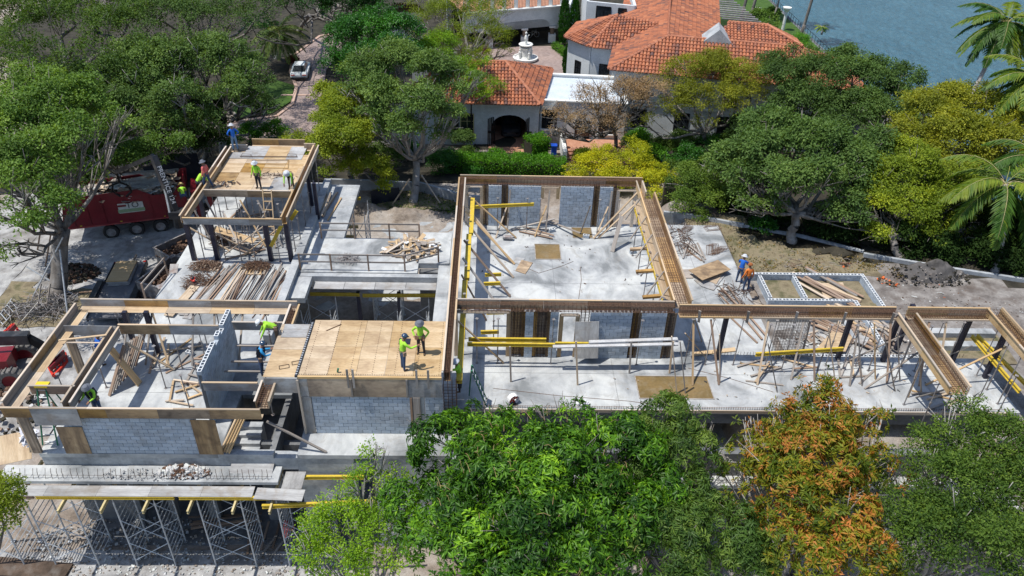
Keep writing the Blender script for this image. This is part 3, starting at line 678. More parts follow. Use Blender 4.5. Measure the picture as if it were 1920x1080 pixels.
# wooden openings
def opening(x0, x1, y, z0, z1, label):
    t = T('opening_frame', label, 'timber frame', (x0, y, z0), 'timber frames around wall openings')
    for x in (x0+.03, x1-.03): board('stud', 'wood', (x, y, z0+.01), (x, y, z1), .2, .05, t, up=(0, 1, 0))
    board('head', 'wood', (x0, y, z1-.03), (x1, y, z1-.03), .2, .06, t)
    return t
bpy.data.objects.remove(t)
opening(Xi(853, 592), Xi(955, 592), YI, 0, 2.72, "wide timber framed opening at the left end of the near wall of the big room")
opening(Xi(1052, 592), Xi(1085, 592), YI, 0, 2.6, "timber framed doorway in the near wall of the big room")
opening(Xb(874, 362), Xb(904, 362), 43.0, 0, 2.72, "timber framed opening at the left end of the far wall")
opening(Xb(1158, 362), Xb(1192, 362), 43.0, 0, 2.6, "timber framed opening at the right end of the far wall")
opening(Xb(1016, 362), Xb(1047, 362), 43.0, 1.9, 2.75, "small timber window frame in the middle of the far wall")
# ------------------------------------------------------------------ shoring props and braces
def prop_proto():
    t = thing('shoring_prop', 'grey steel shoring prop', 'prop', group='steel shoring props'); WL[t.name] = (0, 0, 0)
    MB().box((0, 0, .006), (.13, .13, .012)).make('base_plate', 'prop', t, local=True)
    MB().tube((0, 0, .01), (0, 0, 1.5), .03, 6).make('outer_tube', 'prop', t, local=True)
    MB().tube((0, 0, 1.5), (0, 0, 2.72), .023, 6).make('inner_tube', 'prop', t, local=True)
    MB().tube((0, 0, 1.46), (0, 0, 1.56), .045, 6).tube((-.1, 0, 1.51), (.1, 0, 1.51), .01, 4).make('collar', 'prop', t, local=True)
    MB().box((0, 0, 2.73), (.14, .14, .014)).make('head_plate', 'prop', t, local=True)
    return t
_pp = prop_proto(); _pu = [False]
def copytree(o, parent=None):
    c = o.copy(); COL.objects.link(c)
    if parent is not None: c.parent = parent
    WL[c.name] = (0, 0, 0)
    for ch in o.children: copytree(ch, c)
    return c
def prop(x, y, z, h, label, rz=0, tilt=(0, 0)):
    t = _pp if not _pu[0] else copytree(_pp); _pu[0] = True
    t.location = (x, y, z); t.rotation_euler = (tilt[0], tilt[1], rz); t.scale = (1, 1, h/2.74); t['label'] = label; return t
def proprow(y, xs, z, h, where, axis='x'):
    for i, x in enumerate(xs):
        if axis == 'x': prop(x, y, z, h, "steel prop %s, %s from left" % (where, ORD[i]), rnd.random())
        else: prop(y, x, z, h, "steel prop %s, %s from near end" % (where, ORD[i]), rnd.random())
proprow(38.5, [-16.4, -15.2, -14.3, -13.5, -12.1], 0, 2.62, "under the front beam of the far left block")
proprow(41.7, [-16.2, -15.1, -14.2, -13.3, -12.4], 0, 2.6, "under the near edge of the raised deck")
proprow(-11.45, [39.6, 41.0, 42.6, 44.2, 45.8, 47.2], 0, 2.62, "on the right side of the raised deck", 'y')
proprow(-16.8, [39.8, 42.5, 44.5], 0, 2.62, "on the left side of the raised deck", 'y')
proprow(44.5, [-15.5, -13.8, -12.6], 0, 2.7, "in the shade below the raised deck")
proprow(30.2, [-17.6, -16.3, -15.2, -13.7, -12.9, -10.6], 0, 2.4, "under the far beam of the near left room")
proprow(29.0, [-16.0, -14.6, -13.4, -10.2], 0, 2.2, "under the grey beam side in the near left room")
proprow(29.65, [9.6, 10.6, 12.0, 13.6, 15.2, 16.6, 18.1, 20.4, 21.6, 22.6], 0, 2.78, "under the long beam of the wing")
proprow(19.35, [25.3, 26.9, 28.2], -.0, 2.86, "under the forward beam at mid wing", 'y')
proprow(23.85, [27.0, 28.0, 29.0], 0, 2.86, "under the right end beam of the wing", 'y')
proprow(8.45, [31.2, 33.2, 35.4, 37.6, 39.6], 0, 2.9, "inside the right wall of the big room", 'y')
proprow(-1.25, [31.5, 34.0, 36.5, 39.0, 41.5], 0, 2.8, "inside the left wall of the big room", 'y')
proprow(29.3, [13.2, 14.3, 16.1, 17.3, 18.6, 20.9], 0, 2.8, "in the second row under the wing beam")
proprow(27.6, [-17.6, -14.9, -13.3, -12.5], 0, 2.5, "standing in the middle of the near left room")
proprow(25.9, [-18.4, -17.4, -13.2, -9.6], 0, 2.3, "near the front of the near left room")
proprow(39.8, [-16.2, -15.3, -14.1, -13.0, -12.0], 0, 2.5, "in the open bay's middle row")
proprow(40.7, [-15.8, -14.6, -13.5, -12.4], 0, 2.55, "in the open bay's rear row")
proprow(42.3, [.4, 2.2, 3.0, 6.6, 7.8], 0, 2.3, "before the far wall of the big room")
proprow(31.2, [.2, 1.6, 6.9, 8.0], 0, 2.5, "just behind the near wall of the big room")
proprow(22.9+3, [20.6, 21.9, 23.1], 0, 2.7, "at the near right end of the wing")
proprow(29.6, [-.6, .4, 3.0, 7.2], 0, 2.72, "in front of the near wall of the big room")
def brace(p, q, label, mat='wood', w=.09, h=.045, cat='timber brace', group='timber braces'):
    return board('timber_brace', mat, p, q, w, h, None, label=label, cat=cat, group=group)
# timber legs and diagonals: photo foot and head positions
LEGS = [((1269, 738), (1266, 594), 'thick timber leg in front of the room corner'), ((1285, 737), (1275, 640), 'thinner timber leg beside the room corner'),
        ((1350, 717), (1349, 627), 'timber leg in the left part of the wing'), ((1457, 735), (1440, 644), 'timber leg near the muddy slab patch'),
        ((1566, 719), (1557, 602), 'tall timber leg at mid wing'), ((1616, 723), (1614, 602), 'tall pale timber leg right of mid wing'),
        ((1641, 711), (1641, 602), 'timber leg two steps right of mid wing'), ((1678, 733), (1658, 625), 'leaning timber leg by the forward beam'),
        ((1687, 715), (1683, 623), 'timber leg just under the forward beam'), ((1727, 735), (1724, 650), 'dark timber leg under the forward beam'),
        ((1702, 745), (1733, 665), 'leaning timber leg on the near right part of the wing'), ((958, 716), (956, 650), 'timber leg of the yellow girder row, left'),
        ((1083, 722), (1080, 640), 'timber leg of the yellow girder row, right'), ((1180, 700), (1184, 640), 'short timber leg below the white boards'),
        ((1255, 700), (1262, 640), 'short timber leg at the right end of the white boards')]
for a, b_, lab in LEGS:
    p = at(*a, 0.0); q = atY(b_[0], b_[1], p.y+.12); q.z = min(q.z, 3.3); brace((p.x, p.y, .01), q, lab, rnd.choice(('wood', 'wood_grey')), .085, .05, 'timber leg', 'timber legs on the slab')
DIAG = [((1621, 729), (1723, 660), 1.6, 'long diagonal brace crossing the wing to the forward beam'), ((1718, 745), (1774, 730), 2.6, 'diagonal brace rising to the near end of the forward beam'),
        ((1735, 722), (1888, 650), 2.2, 'long diagonal brace between the two forward beams'), ((1770, 670), (1823, 648), 1.6, 'short diagonal brace near the yellow girders'),
        ((1587, 679), (1700, 625), 2.4, 'diagonal brace behind the posts at mid wing'), ((1505, 660), (1520, 600), 2.6, 'short diagonal brace left of mid wing'),
        ((1325, 673), (1285, 625), 2.2, 'dark diagonal plank at the left end of the wing'), ((1316, 640), (1290, 560), 2.8, 'diagonal plank behind the corner of the big room')]
for a, b_, zt, lab in DIAG:
    brace(at(*a, .02), at(*b_, zt), lab, rnd.choice(('wood', 'wood_grey')))
# raking planks inside the big room, left wall
for i, (a, top) in enumerate((((968, 446), 41.9), ((965, 495), 39.8), ((958, 490), 40.3), ((963, 520), 38.6), ((957, 556), 36.6), ((945, 588), 34.8), ((912, 600), 33.2), ((944, 680), 29.3))):
    q = at(*a, .03); brace((-1.45, top, 2.75), q, "raking plank against the left wall of the big room, %s from the far end" % ORD[i], rnd.choice(('wood', 'wood_grey', 'wood_red')), .14, .045, 'raking plank', 'raking planks in the big room')
for a, top, lab in (((1113, 447), (8.8, 42.3, 2.8), "raking plank reaching the far right corner of the big room, upper of two"), ((1122, 446), (8.9, 41.9, 2.5), "raking plank reaching the far right corner of the big room, lower of two")):
    brace(top, at(*a, .03), lab, 'wood', .14, .045, 'raking plank', 'raking planks in the big room')
brace(at(1148, 472, .02), at(1166, 405, 1.9), "pale plank leaning alone, its shadow on the slab beside it", 'wood_grey', .24, .04, 'leaning plank')
brace(at(1088, 438, .02), at(1107, 385, 2.2), "grey plank leaning by the small recess near the far wall", 'wood_grey', .12, .04, 'leaning plank')
for p, q, lab in (((958, 430), (1040, 410), "long plank lying low across the far end of the big room"), ((1022, 412), (1088, 437), "plank crossing another near the far window gap")):
    brace(at(*p, .1), at(*q, .5), lab, 'wood_grey', .14, .04, 'loose plank')
# braces in the far left block
for i, (a, b_, za, zb) in enumerate((((480, 476), (392, 432), .1, 1.9), ((430, 470), (352, 425), .1, 1.6), ((420, 478), (500, 420), .1, 2.2), ((458, 478), (520, 430), .1, 1.6), ((445, 455), (420, 400), 1.2, 2.5))):
    brace(at(*a, za), at(*b_, zb), "crossed timber brace in the open bay of the far left block, %s" % ("longest", "lowest left", "rising to the right", "short right rising one", "highest")[i], 'wood', .1, .05)
t = T('plywood_sheet', "brown plywood panel slung among the braces of the open bay", 'plywood panel', tuple(at(440, 440, .8)))
board('panel_sheet', 'ply', at(400, 428, 1.2), at(478, 452, .7), .55, .03, t)
for i, (a, b_) in enumerate((((418, 660), (330, 583)), ((395, 640), (300, 640)))):
    pass
brace(at(325, 692, .05), at(235, 642, 1.9), "long plank slanting across the near left room", 'wood_new', .12, .05)
brace(at(110, 638, 2.7), at(200, 628, 2.9), "thin plank spanning the top left of the near left room", 'wood', .1, .04, 'loose plank')
brace(at(125, 642, 2.6), at(190, 643, 2.6), "second thin batten spanning the top left of the near left room", 'wood', .06, .04, 'loose plank')
brace(at(612, 848, .03), at(500, 790, 1.6), "long grey pole slanting over the dark passage", 'wood_grey', .09, .07)
for i in range(4): brace((-11.7+.01*i, 25.9+i*.9, 1.55+.2*(i % 2)), (-9.3, 25.9+i*.9, 1.55+.2*(i % 2)), "cross batten behind the small deck, %s from the near end" % ORD[i], 'wood_grey', .09, .05)
for i in range(9):
    x = 9.6+i*1.55+rnd.uniform(-.3, .3); brace((x, 29.2-rnd.uniform(.4, 1.6), .02), (x+rnd.uniform(-.5, .5), 29.75, 2.7), "raking timber under the long wing beam, %s from left" % ORD[i], rnd.choice(('wood_grey', 'wood', 'wood_red')), .09, .045)
for i in range(6):
    x = -17.5+i*1.1; brace((x, 29.2, .02), (x+rnd.uniform(-.9, .9), 30.2, 2.4), "raking timber behind the near left room, %s from left" % ORD[i], rnd.choice(('wood_grey', 'wood')), .09, .045)
for i in range(5):
    x = -16.3+i*1.0; brace((x, 40.0, .05), (x+rnd.choice((-1.4, 1.4)), 41.2, 2.5), "raking timber below the raised deck's front, %s from left" % ORD[i], rnd.choice(('wood_grey', 'wood')), .09, .045)
for i, (x0, y0) in enumerate(((1.0, 42.0), (3.4, 42.2), (7.2, 42.4))):
    brace((x0, y0, .0), (x0+.15, 42.8, 2.6), "upright timber before the far wall, %s from left" % ORD[i], 'wood_grey', .09, .05); brace((x0-.7, y0-.6, .02), (x0, 42.7, 1.6), "short raking timber before the far wall, %s from left" % ORD[i], 'wood', .09, .04)
for i in range(5): brace((9.8+i*2.3, 29.55, 3.34), (9.9+i*2.3, 29.72, 2.55), "short cleat on the wing beam's near side, %s from left" % ORD[i], 'wood_grey', .12, .04, 'cleat', 'cleats on the wing beam')
# bundle of new boards leaning at the opening
t = T('leaning_boards', "bundle of pale boards leaning in the gap beside the stairs", 'boards', tuple(at(420, 848, 0)))
for i in range(4): board('board', 'wood_new', at(414+i*5, 846+i, .03), at(446+i*5, 778, 1.7), .12, .05, t)
# corner posts and big plywood sheets on the near left room front
for a, b_, lab in (((72, 848), (27, 775), "heavy timber corner post of the near left room"), ((156, 700), (130, 615), "timber post at the middle of the near left room's left side")):
    p = at(*a, 0); t = T('timber_post', lab, 'timber post', tuple(p)); board('post_face', 'ply_old', (p.x, p.y, .0), (p.x, p.y, 2.3), .34, .12, t, up=(0, 1, 0)); board('post_rail', 'wood', (p.x-.2, p.y, .0), (p.x-.2, p.y, 2.3), .12, .06, t, up=(0, 1, 0))
for x0, x1, z0, z1, lab in ((-17.6, -16.55, .02, 1.55, "brown plywood sheet at the left end of the near block wall"), (-12.1, -11.1, .02, 2.0, "brown plywood sheet at the right end of the near block wall")):
    p = ((x0+x1)/2, 23.49)
    board('plywood_sheet', 'ply_old', (p[0], p[1], z0), (p[0], p[1], z1), x1-x0, .02, None, up=(0, 1, 0), label=lab, cat='plywood sheet')
board('plywood_sheet', 'ply_grey', (-18.2+4.0, 23.40, 2.16), (-17.2+4.0, 23.40, 2.16), .02, .0001+.02, None, label="thin offcut nailed under the front beam", cat='offcut') if False else None
v0, v1 = at(2, 852, -.9), at(50, 880, -.9)
t = T('plywood_sheet', "warm brown plywood sheet lying off the near left slab corner", 'plywood sheet', (v0.x, v0.y, -.6))
board('sheet', 'ply', at(28, 812, .02), at(30, 866, -.62), 1.2, .03, t)
board('plywood_sheet', 'ply_grey', at(432, 878, -.62), at(512, 880, -.62), 1.1, .03, None, label="grey sheet lying at the right end of the balcony", cat='plywood sheet', up=(0, -.35, 1))
b = MB()
for k in range(30):
    a = at(rnd.uniform(34, 76), rnd.uniform(800, 842), rnd.uniform(.02, .28)); c = at(rnd.uniform(34, 76), rnd.uniform(800, 842), rnd.uniform(.02, .28)); d = at(rnd.uniform(36, 74), rnd.uniform(802, 840), rnd.uniform(.02, .4))
    b.add([a, c, d], [(0, 1, 2)])
b.make('tarp', 'cloth_white', label="crumpled white tarp behind the corner post", cat='tarp')
board('plywood_sheet', 'ply_grey', atY(1099, 672, 29.6), atY(1101, 603, 30.0), 1.15, .03, None, up=(0, -1, 0), label="grey and brown sheet leaning on the near wall beside the doorway", cat='plywood sheet')
board('plywood_sheet', 'ply_grey', (-18.15, 23.24, 2.38), (-16.3, 23.24, 2.38), .02, .98, None, label="blue grey sheet hanging on the near left room's front beam", cat='plywood sheet')
# plywood sheets on the right apron
def flatsheet(pts, z, mat, label, th=.02, cat='plywood sheet'):
    b = MB(); vs = [Vector((p.x, p.y, z)) for p in [at(*q, z) for q in pts]]; b.extr(vs, (0, 0, th)); return b.make('plywood_sheet', mat, label=label, cat=cat)
flatsheet(((1301, 525), (1315, 537), (1338, 545), (1363, 512), (1340, 500)), .03, 'ply_grey', "pale sheet at the bottom of the fanned sheets on the right apron", .03)
flatsheet(((1312, 520), (1343, 533), (1356, 512), (1330, 500)), .07, 'ply', "yellowish sheet in the middle of the fanned sheets on the right apron", .03)
flatsheet(((1291, 507), (1317, 526), (1370, 506), (1346, 488)), .32, 'ply_old', "brown top sheet of the fanned sheets on the right apron", .03)
flatsheet(((1268, 506), (1295, 505), (1300, 522), (1272, 523)), .015, 'wood_grey', "flat brown plank sheet beside the fanned sheets", .03)
flatsheet(((966, 508), (985, 514), (999, 493), (978, 488)), .015, 'ply_old', "small tilted brown sheet on the big room floor", .03)
flatsheet(((964, 493), (976, 497), (984, 485), (968, 482)), .012, 'ply_grey', "small grey sheet beside the brown one on the big room floor", .02)
flatsheet(((1299, 668), (1302, 661), (1378, 652), (1379, 659)), .02, 'wood_new', "single orange brown board lying at the left of the wing", .04, 'board')
flatsheet(((553, 330), (570, 335), (575, 322), (560, 315)), 2.80, 'ply', "small loose square of plywood on the raised deck", .02)
# ------------------------------------------------------------------ yellow formwork girders
def girder(p, q, label, h=.2, w=.1, mat='yellow', group='yellow formwork girders'):
    p, q = Vector(p), Vector(q); t = T('formwork_girder', label, 'girder', tuple(p), group); u = Vector((0, 0, 1))
    R = frame(q-p); zz = R @ Vector((0, 0, 1))
    for s_, nm in ((1, 'top_flange'), (-1, 'bottom_flange')): board(nm, mat, p+zz*s_*(h/2-.02), q+zz*s_*(h/2-.02), w, .04, t)
    board('web', mat, p, q, .03, h-.08, t); return t
gy = 29.35
girder((-1.0, 29.5, 1.55), (2.7, 29.5, 1.55), "yellow girder lying across the near wall, upper left of three")
girder((-1.05, 29.25, 1.45), (3.1, 29.25, 1.45), "yellow girder lying across the near wall, lower left of three")
girder((3.12, 29.28, 1.5), (4.7, 29.28, 1.5), "yellow girder lying across the near wall, short right one")
for k, yy in enumerate((29.3, 29.1)): brace((4.72 if k == 0 else 3.0, yy, 1.62-.15*k), (8.95, yy+.1, 1.78-.15*k), "long white painted board before the near wall, %s of two" % ("upper", "lower")[k], 'boardwhite', .2, .06, 'painted board')
girder((-1.2, 42.2, 1.7), (2.6, 42.3, 1.9), "yellow girder sticking out from the far left corner of the big room")
girder((-1.28, 25.6, 2.3), (-1.28, 33.2, 2.35), "yellow girder along the left wall of the big room, nearest", w=.26)
girder((-1.2, 33.4, 2.35), (-1.2, 37.6, 2.45), "yellow girder along the left wall of the big room, middle, with an orange tag", w=.28)
girder((-1.1, 37.8, 2.4), (-1.1, 41.8, 2.45), "yellow girder along the left wall of the big room, farthest", w=.24)
girder((8.55, 31.3, 2.4), (8.5, 41.0, 2.4), "slim yellow girder along the right wall of the big room", w=.05)
girder((12.7, 29.0, 1.2), (17.0, 29.3, 1.35), "yellow girder held level in the left part of the wing")
girder(at(1822, 630, 1.5), at(1912, 735, 1.2), "bright yellow girder sloping down at the right end of the wing, left of two")
girder(at(1832, 629, 1.5), at(1925, 722, 1.2), "bright yellow girder sloping down at the right end of the wing, right of two")
girder(at(508, 462, 1.2), at(528, 422, 2.6), "yellow girder leaning in the open bay of the far left block, lower")
girder(at(545, 412, 2.4), at(556, 395, 3.0), "yellow girder stub showing beside the right beam of the raised deck")
for i, (px, py) in enumerate(((665, 350), (666, 356), (668, 363), (676, 371))):
    v = at(px, py, -.35); girder((v.x-1.3, v.y, -.4), (v.x, v.y, -.4), "yellow girder end poking out behind the walkway, %s from the back" % ORD[i])
girder((-10.2, 36.8, -1.08), (-7.4, 36.8, -1.08), "yellow girder below the walkway, left"); girder((-7.2, 36.6, -1.0), (-3.0, 36.7, -1.0), "yellow girder below the walkway, right")
for i, (px, py) in enumerate(((926, 541), (924, 558), (930, 613), (920, 650))):
    v = at(px, py, 0); girder((v.x-.5, v.y, .9), (v.x+.4, v.y, .95), "short yellow girder end at the left wall, %s from the far end" % ORD[i])
for i, yy in enumerate((32.0, 34.3, 36.5)):
    board('bracket_board', 'ply_old', (7.6, yy, 2.35), (8.5, yy, 2.45), .2, .12, None, label="timber bracket under the right wall form, %s from the near end" % ORD[i], cat='bracket', group='timber brackets')
for i, yy in enumerate((31.2, 32.6, 34.4, 36.2, 38.2, 40.4)):
    brace((7.9, yy, 2.0), (8.75, yy+.5, 3.2), "short strut under the right wall form, %s from the near end" % ORD[i], 'wood_grey', .07, .05)
# two big plywood strips leaning inside the right wall
board('plywood_strip', 'ply', (8.66, 31.3, 2.72), (8.62, 41.2, 2.72), .5, .03, None, up=(.5, 0, 1), label="pale plywood strip along the inner side of the right wall form", cat='plywood strip')
# ------------------------------------------------------------------ scaffold towers
def frame_ladder(x, y0, y1, z0, z1, parent):
    for y in (y0, y1): MB().tube((x, y, z0+.05), (x, y, z1), .036, 6).make('leg', 'galv', parent); MB().bb(x-.09, y-.09, z0, x+.09, y+.09, z0+.02).make('foot_plate', 'galv', parent)
    n = int((z1-z0-.5)/.33)
    for k in range(n): z = z0+.35+k*.33; MB().tube((x, y0, z), (x, y1, z), .023, 4).make('rung', 'galv', parent)
    for y in (y0, y1): MB().tube((x, y, z1), (x, y, z1+.3), .018, 4).make('screw_jack', 'galv', parent)
def xbrace(xa, xb, y, za, zb, parent):
    for p, q in (((xa, y, za), (xb, y, zb)), ((xa, y, zb), (xb, y, za))): MB().tube(p, q, .021, 4).make('cross_brace', 'galv', parent)
FX = [(-21.9, -20.7), (-19.3, -17.4), (-15.7, -14.0), (-12.2, -10.4), (-8.9, -7.4)]
for i, (xa, xb) in enumerate(FX):
    t = T('scaffold_tower', "galvanised shoring tower under the balcony, %s from the left" % ORD[i], 'scaffold tower', (xa, 22.45, -6.1), 'shoring towers under the balcony')
    for x in (xa, xb): frame_ladder(x, 22.4, 23.75, -6.05, -1.7, t)
    for y in (22.4, 23.75):
        for za, zb in ((-5.6, -4.4), (-4.1, -2.9)): xbrace(xa, xb, y, za, zb, t)
j = 0
for xa, xb in FX:
    for x in (xa, xb):
        if x < -19.5 or x > -8.5: continue
        girder((x, 21.45, -1.22), (x, 24.2, -1.22), "timber girder stub on a shoring tower below the balcony, %s from the left" % ORD[j], mat='yellow_end', h=.18, w=.08); j += 1
for i, (x0, x1) in enumerate(((-19.9, -18.6), (-18.5, -12.9), (-12.7, -9.0))):
    girder((x0, 22.06, -1.03), (x1, 22.06, -1.03), "yellow ledger girder along the balcony edge, %s from the left" % ORD[i], mat='yellow' if i else 'wood_red', h=.16)
girder((-9.3, 21.85, -1.3), (-4.6, 22.1, -1.25), "bright yellow girder at the right of the balcony, nearer one"); girder((-7.9, 23.3, -1.15), (-5.3, 23.3, -1.12), "bright yellow girder at the right of the balcony, by the wall opening")
t = T('balcony_form', "cement stained plywood strip along the balcony edge", 'beam formwork', (-20.3, 22.1, -1.08))
for a, b_ in segs(10.6): board('form_sheet', 'ply_grey', (-20.3+a+.004, 22.30, -.92), (-20.3+b_-.004, 22.30, -.92), .56, .02, t)
board('form_sheet', 'ply_grey', (-9.6, 22.2, -.90), (-7.6, 22.1, -.90), .6, .025, t); board('form_sheet', 'ply_grey', (-8.2, 22.5, -.97), (-8.2, 23.45, -.97), .85, .025, t)
for i, (x0, x1, z, m) in enumerate(((-19, -16.2, -2.7, 'yellow'), (-14.8, -11.6, -2.9, 'yellow'), (-12.8, -10.4, -2.75, 'yellow'), (-16.6, -14.0, -2.5, 'wood_grey'))):
    brace((x0, 23.9, z), (x1, 23.9, z-.1), "board resting inside the shoring towers, %s" % ("yellow at left", "yellow at middle", "yellow at right", "grey behind")[i], m, .3, .05, 'board')
def hooks(x0, x1, y, z, n, label):
    t = T('rebar_hooks', label, 'rebar hooks', (x0, y, z))
    for i in range(n):
        x = x0+(x1-x0)*(i+.5)/n+rnd.uniform(-.05, .05); l = rnd.uniform(-.05, .05)
        MB().path([(x, y, z), (x+l*.3, y+.03, z+.2), (x+l-.02, y+.1, z+.34), (x+l-.06, y+.22, z+.40)], .010, 4).make('hook_bar', 'rebar_dk', t)
    MB().path([(x0, y+.06, z+.16), ((x0+x1)/2, y+.06, z+.17), (x1, y+.06, z+.15)], .009, 4).make('tie_bar', 'rebar_dk', t)
hooks(-20.0, -9.0, 22.72, -.68, 42, "row of bent rebar hooks along the left balcony edge")
hooks(9.0, 14.0, 22.66, -.68, 24, "row of bent rebar hooks on the balcony glimpsed between the front trees")
b = MB()
for i in range(220): x = -1.0+i*.11; b.path([(x, 26.47, .0), (x+.01, 26.47, .09), (x+.03, 26.53, .1)], .010, 3)
b.tube((-1, 26.5, .1), (24.4, 26.5, .1), .012, 4)
b.make('starter_bars', 'rebar', kind='stuff', label="line of short rusty starter bars along the slab edge", cat='rebar')
t = T('edge_board', "long pale timber board capping the slab edge", 'edge formwork', (-1.1, 26.4, -.2))
for a, b_ in segs(25.2, 3.6): board('board', 'wood', (-1.1+a+.004, 26.38, -.06), (-1.1+b_-.004, 26.38, -.06), .05, .16, t)
for x0, y0, x1, y1, lab in ((9.0, 43.3, 14.4, 43.3, "line of short starter bars along the back edge of the apron"), (14.4, 36.5, 14.42, 43.3, "line of short starter bars along the right edge of the apron"), (9.5, 30.4, 24, 30.4, "line of short starter bars behind the wing")):
    b = MB(); n = int(math.hypot(x1-x0, y1-y0)/.16)
    for i in range(n): x = x0+(x1-x0)*i/n; y = y0+(y1-y0)*i/n; b.tube((x, y, -.02), (x+rnd.uniform(-.03, .03), y, .22), .011, 3)
    b.make('starter_bars', 'rebar', kind='stuff', label=lab, cat='rebar')
# towers under the walkway and behind it
for i, (x, y) in enumerate(((-9.6, 35.2), (-4.3, 35.2), (-9.3, 32.2), (-6.2, 38.6))):
    t = T('scaffold_tower', "shoring tower in the dark void under the walkway, %s one" % ("left", "right", "nearer left", "deeper middle")[i], 'scaffold tower', (x, y, -5.0), 'shoring towers at the walkway')
    for xx in (x-.8, x+.8): frame_ladder(xx, y, y+1.6, -5.0, -1.35, t)
    for yy in (y, y+1.6): xbrace(x-.8, x+.8, yy, -4.6, -3.3, t); xbrace(x-.8, x+.8, yy, -3.0, -1.8, t)
t = T('scaffold_tower', "shoring tower standing on the earth behind the walkway", 'scaffold tower', (-9.2, 45.6, -5.0), 'shoring towers at the walkway')
for xx in (-9.3, -8.3): frame_ladder(xx, 45.4, 47, -5.0, -.85, t)
xbrace(-9.3, -8.3, 45.4, -4.5, -3.2, t); xbrace(-9.3, -8.3, 45.4, -3.0, -1.2, t)
for i, (y, z) in enumerate(((44.6, -1.2), (43.2, -1.1), (42.2, -1.15))): girder((-10.0, y, z), (-8.6, y, z), "timber girder between the walkway and its rear tower, %s from the back" % ORD[i], mat='yellow_end')
for px in (664, 733, 757): pass
for i, (x, y) in enumerate(((-7.5, 36.9), (-5.2, 36.9), (-6.9, 32.0))): MB().bb(x-.1, y-.1, -5.0, x+.1, y+.1, -.96).make('steel_post', 'post', label="dark post under the walkway, %s" % ("left", "right", "standing free in the void")[i], cat='steel post')
# safety railing on the walkway
def rail(pts, label, h=1.05):
    p0 = Vector(pts[0]); t = T('timber_railing', label, 'railing', tuple(p0), 'timber safety railings')
    for a, b_ in zip(pts[:-1], pts[1:]):
        a, b_ = Vector(a), Vector(b_)
        for z in (h, h*.55): board('rail', 'wood_grey', a+Vector((0, 0, z)), b_+Vector((0, 0, z)), .04, .09, t)
    for a in pts: a = Vector(a); board('railing_post', 'wood_red', a, a+Vector((0, 0, h+.05)), .09, .05, t)
rail([(-10.75, 37.6, .01), (-9.0, 37.6, .01), (-6.9, 37.6, .01), (-4.85, 37.6, .01), (-3.0, 38.5, .07)], "timber safety railing along the front of the walkway")
rail([(-10.2, 41.1, .01), (-8.2, 41.1, .01), (-6.1, 41.1, .01), (-4.3, 41.1, .01)], "timber safety railing along the back of the walkway")
rail([(-18.3, 34.5, .0), (-18.0, 37, .0)], "short timber railing at the left edge of the far left block")
# ------------------------------------------------------------------ lumber, scrap and small things
def lumber(label, pts, n, mat, L, ang, z=0.0, spread=.6, w=.1, group='loose lumber', jit=6):
    """boards lying side by side round a photo point"""
    c = at(*pts, z); t = T('lumber_stack', label, 'lumber stack', (c.x, c.y, z), group)
    for i in range(n):
        a = math.radians(ang+rnd.uniform(-jit, jit)); d = Vector((math.cos(a), math.sin(a), 0)); o = Vector((-d.y, d.x, 0))*(spread*(i/(max(1, n-1))-.5)*2)+Vector((rnd.uniform(-.14, .14), rnd.uniform(-.5, .5), 0))
        zz = z+.03+.045*(i % 3); LL = L*rnd.uniform(.8, 1.05)
        board('plank', rnd.choice(mat) if isinstance(mat, tuple) else mat, c+o-d*LL/2+Vector((0, 0, zz-z)), c+o+d*LL/2+Vector((0, 0, zz-z+.01)), w, .04, t)
    return t
W3 = ('wood', 'wood_grey', 'wood_red')
lumber("stack of grey and brown planks before the open bay, left stack", (402, 540), 12, ('wood_red', 'wood_red', 'wood_grey', 'rebar'), 4.0, 80, spread=.42, w=.07)
lumber("stack of brown planks before the open bay, second stack", (440, 540), 11, ('wood', 'wood_red', 'wood_grey'), 3.8, 86, spread=.36, w=.07)
lumber("spread of thin steel bars and pipes at the right of the far left slab", (480, 545), 14, ('rebar', 'wood_grey', 'rebar_dk'), 4.6, 85, spread=.8, w=.03, jit=9)
lumber("red brown planks along the upstand of the far left slab", (512, 545), 8, ('wood_red', 'wood_grey'), 4.6, 85, spread=.4, w=.07)
lumber("pale plywood strips lying on the far left slab", (365, 560), 3, ('ply', 'ply_grey'), 3.0, 80, spread=.5, w=.5)
lumber("brown planks on the walkway beside the raised deck, left bundle", (602, 385), 6, ('wood_red', 'wood'), 3.2, 86, spread=.3)
lumber("brown planks on the walkway beside the raised deck, right bundle", (618, 385), 6, ('wood_red', 'wood'), 3.2, 86, spread=.3)
lumber("long boards laid across the garden pool corner", (1555, 545), 7, W3, 4.0, -50, z=-.3, spread=.8, w=.16, jit=8)
lumber("tangle of planks behind the wing", (1590, 610), 14, W3, 3.6, -52, z=-.4, spread=1.3, w=.14, jit=12)
lumber("second tangle of planks behind the wing, right part", (1640, 625), 8, W3, 3.0, -60, z=-.5, spread=.8, w=.16, jit=14)
lumber("brown planks on the apron leading to the wing", (1375, 565), 3, 'wood_red', 2.6, -78, spread=.2)
lumber("reddish planks standing at the left of the wing", (1400, 610), 3, 'wood_red', 3.0, -72, spread=.4)
lumber("dark planks stacked on the ground under the balcony", (420, 985), 6, ('wood_red', 'wood_grey'), 3.5, 6, z=-6.05, spread=.4)
lumber("loose timber pieces beside the red shirted worker", (500, 1010), 6, ('wood_red', 'wood_grey'), 1.6, 80, z=-6.05, spread=.7, jit=25)
lumber("loose boards strewn in the middle of the wing floor", (1430, 700), 5, ('wood', 'wood_grey'), 1.8, 20, spread=.7, jit=60)
lumber("loose boards strewn below the forward beam at mid wing", (1600, 700), 6, W3, 1.7, 40, spread=.8, jit=70)
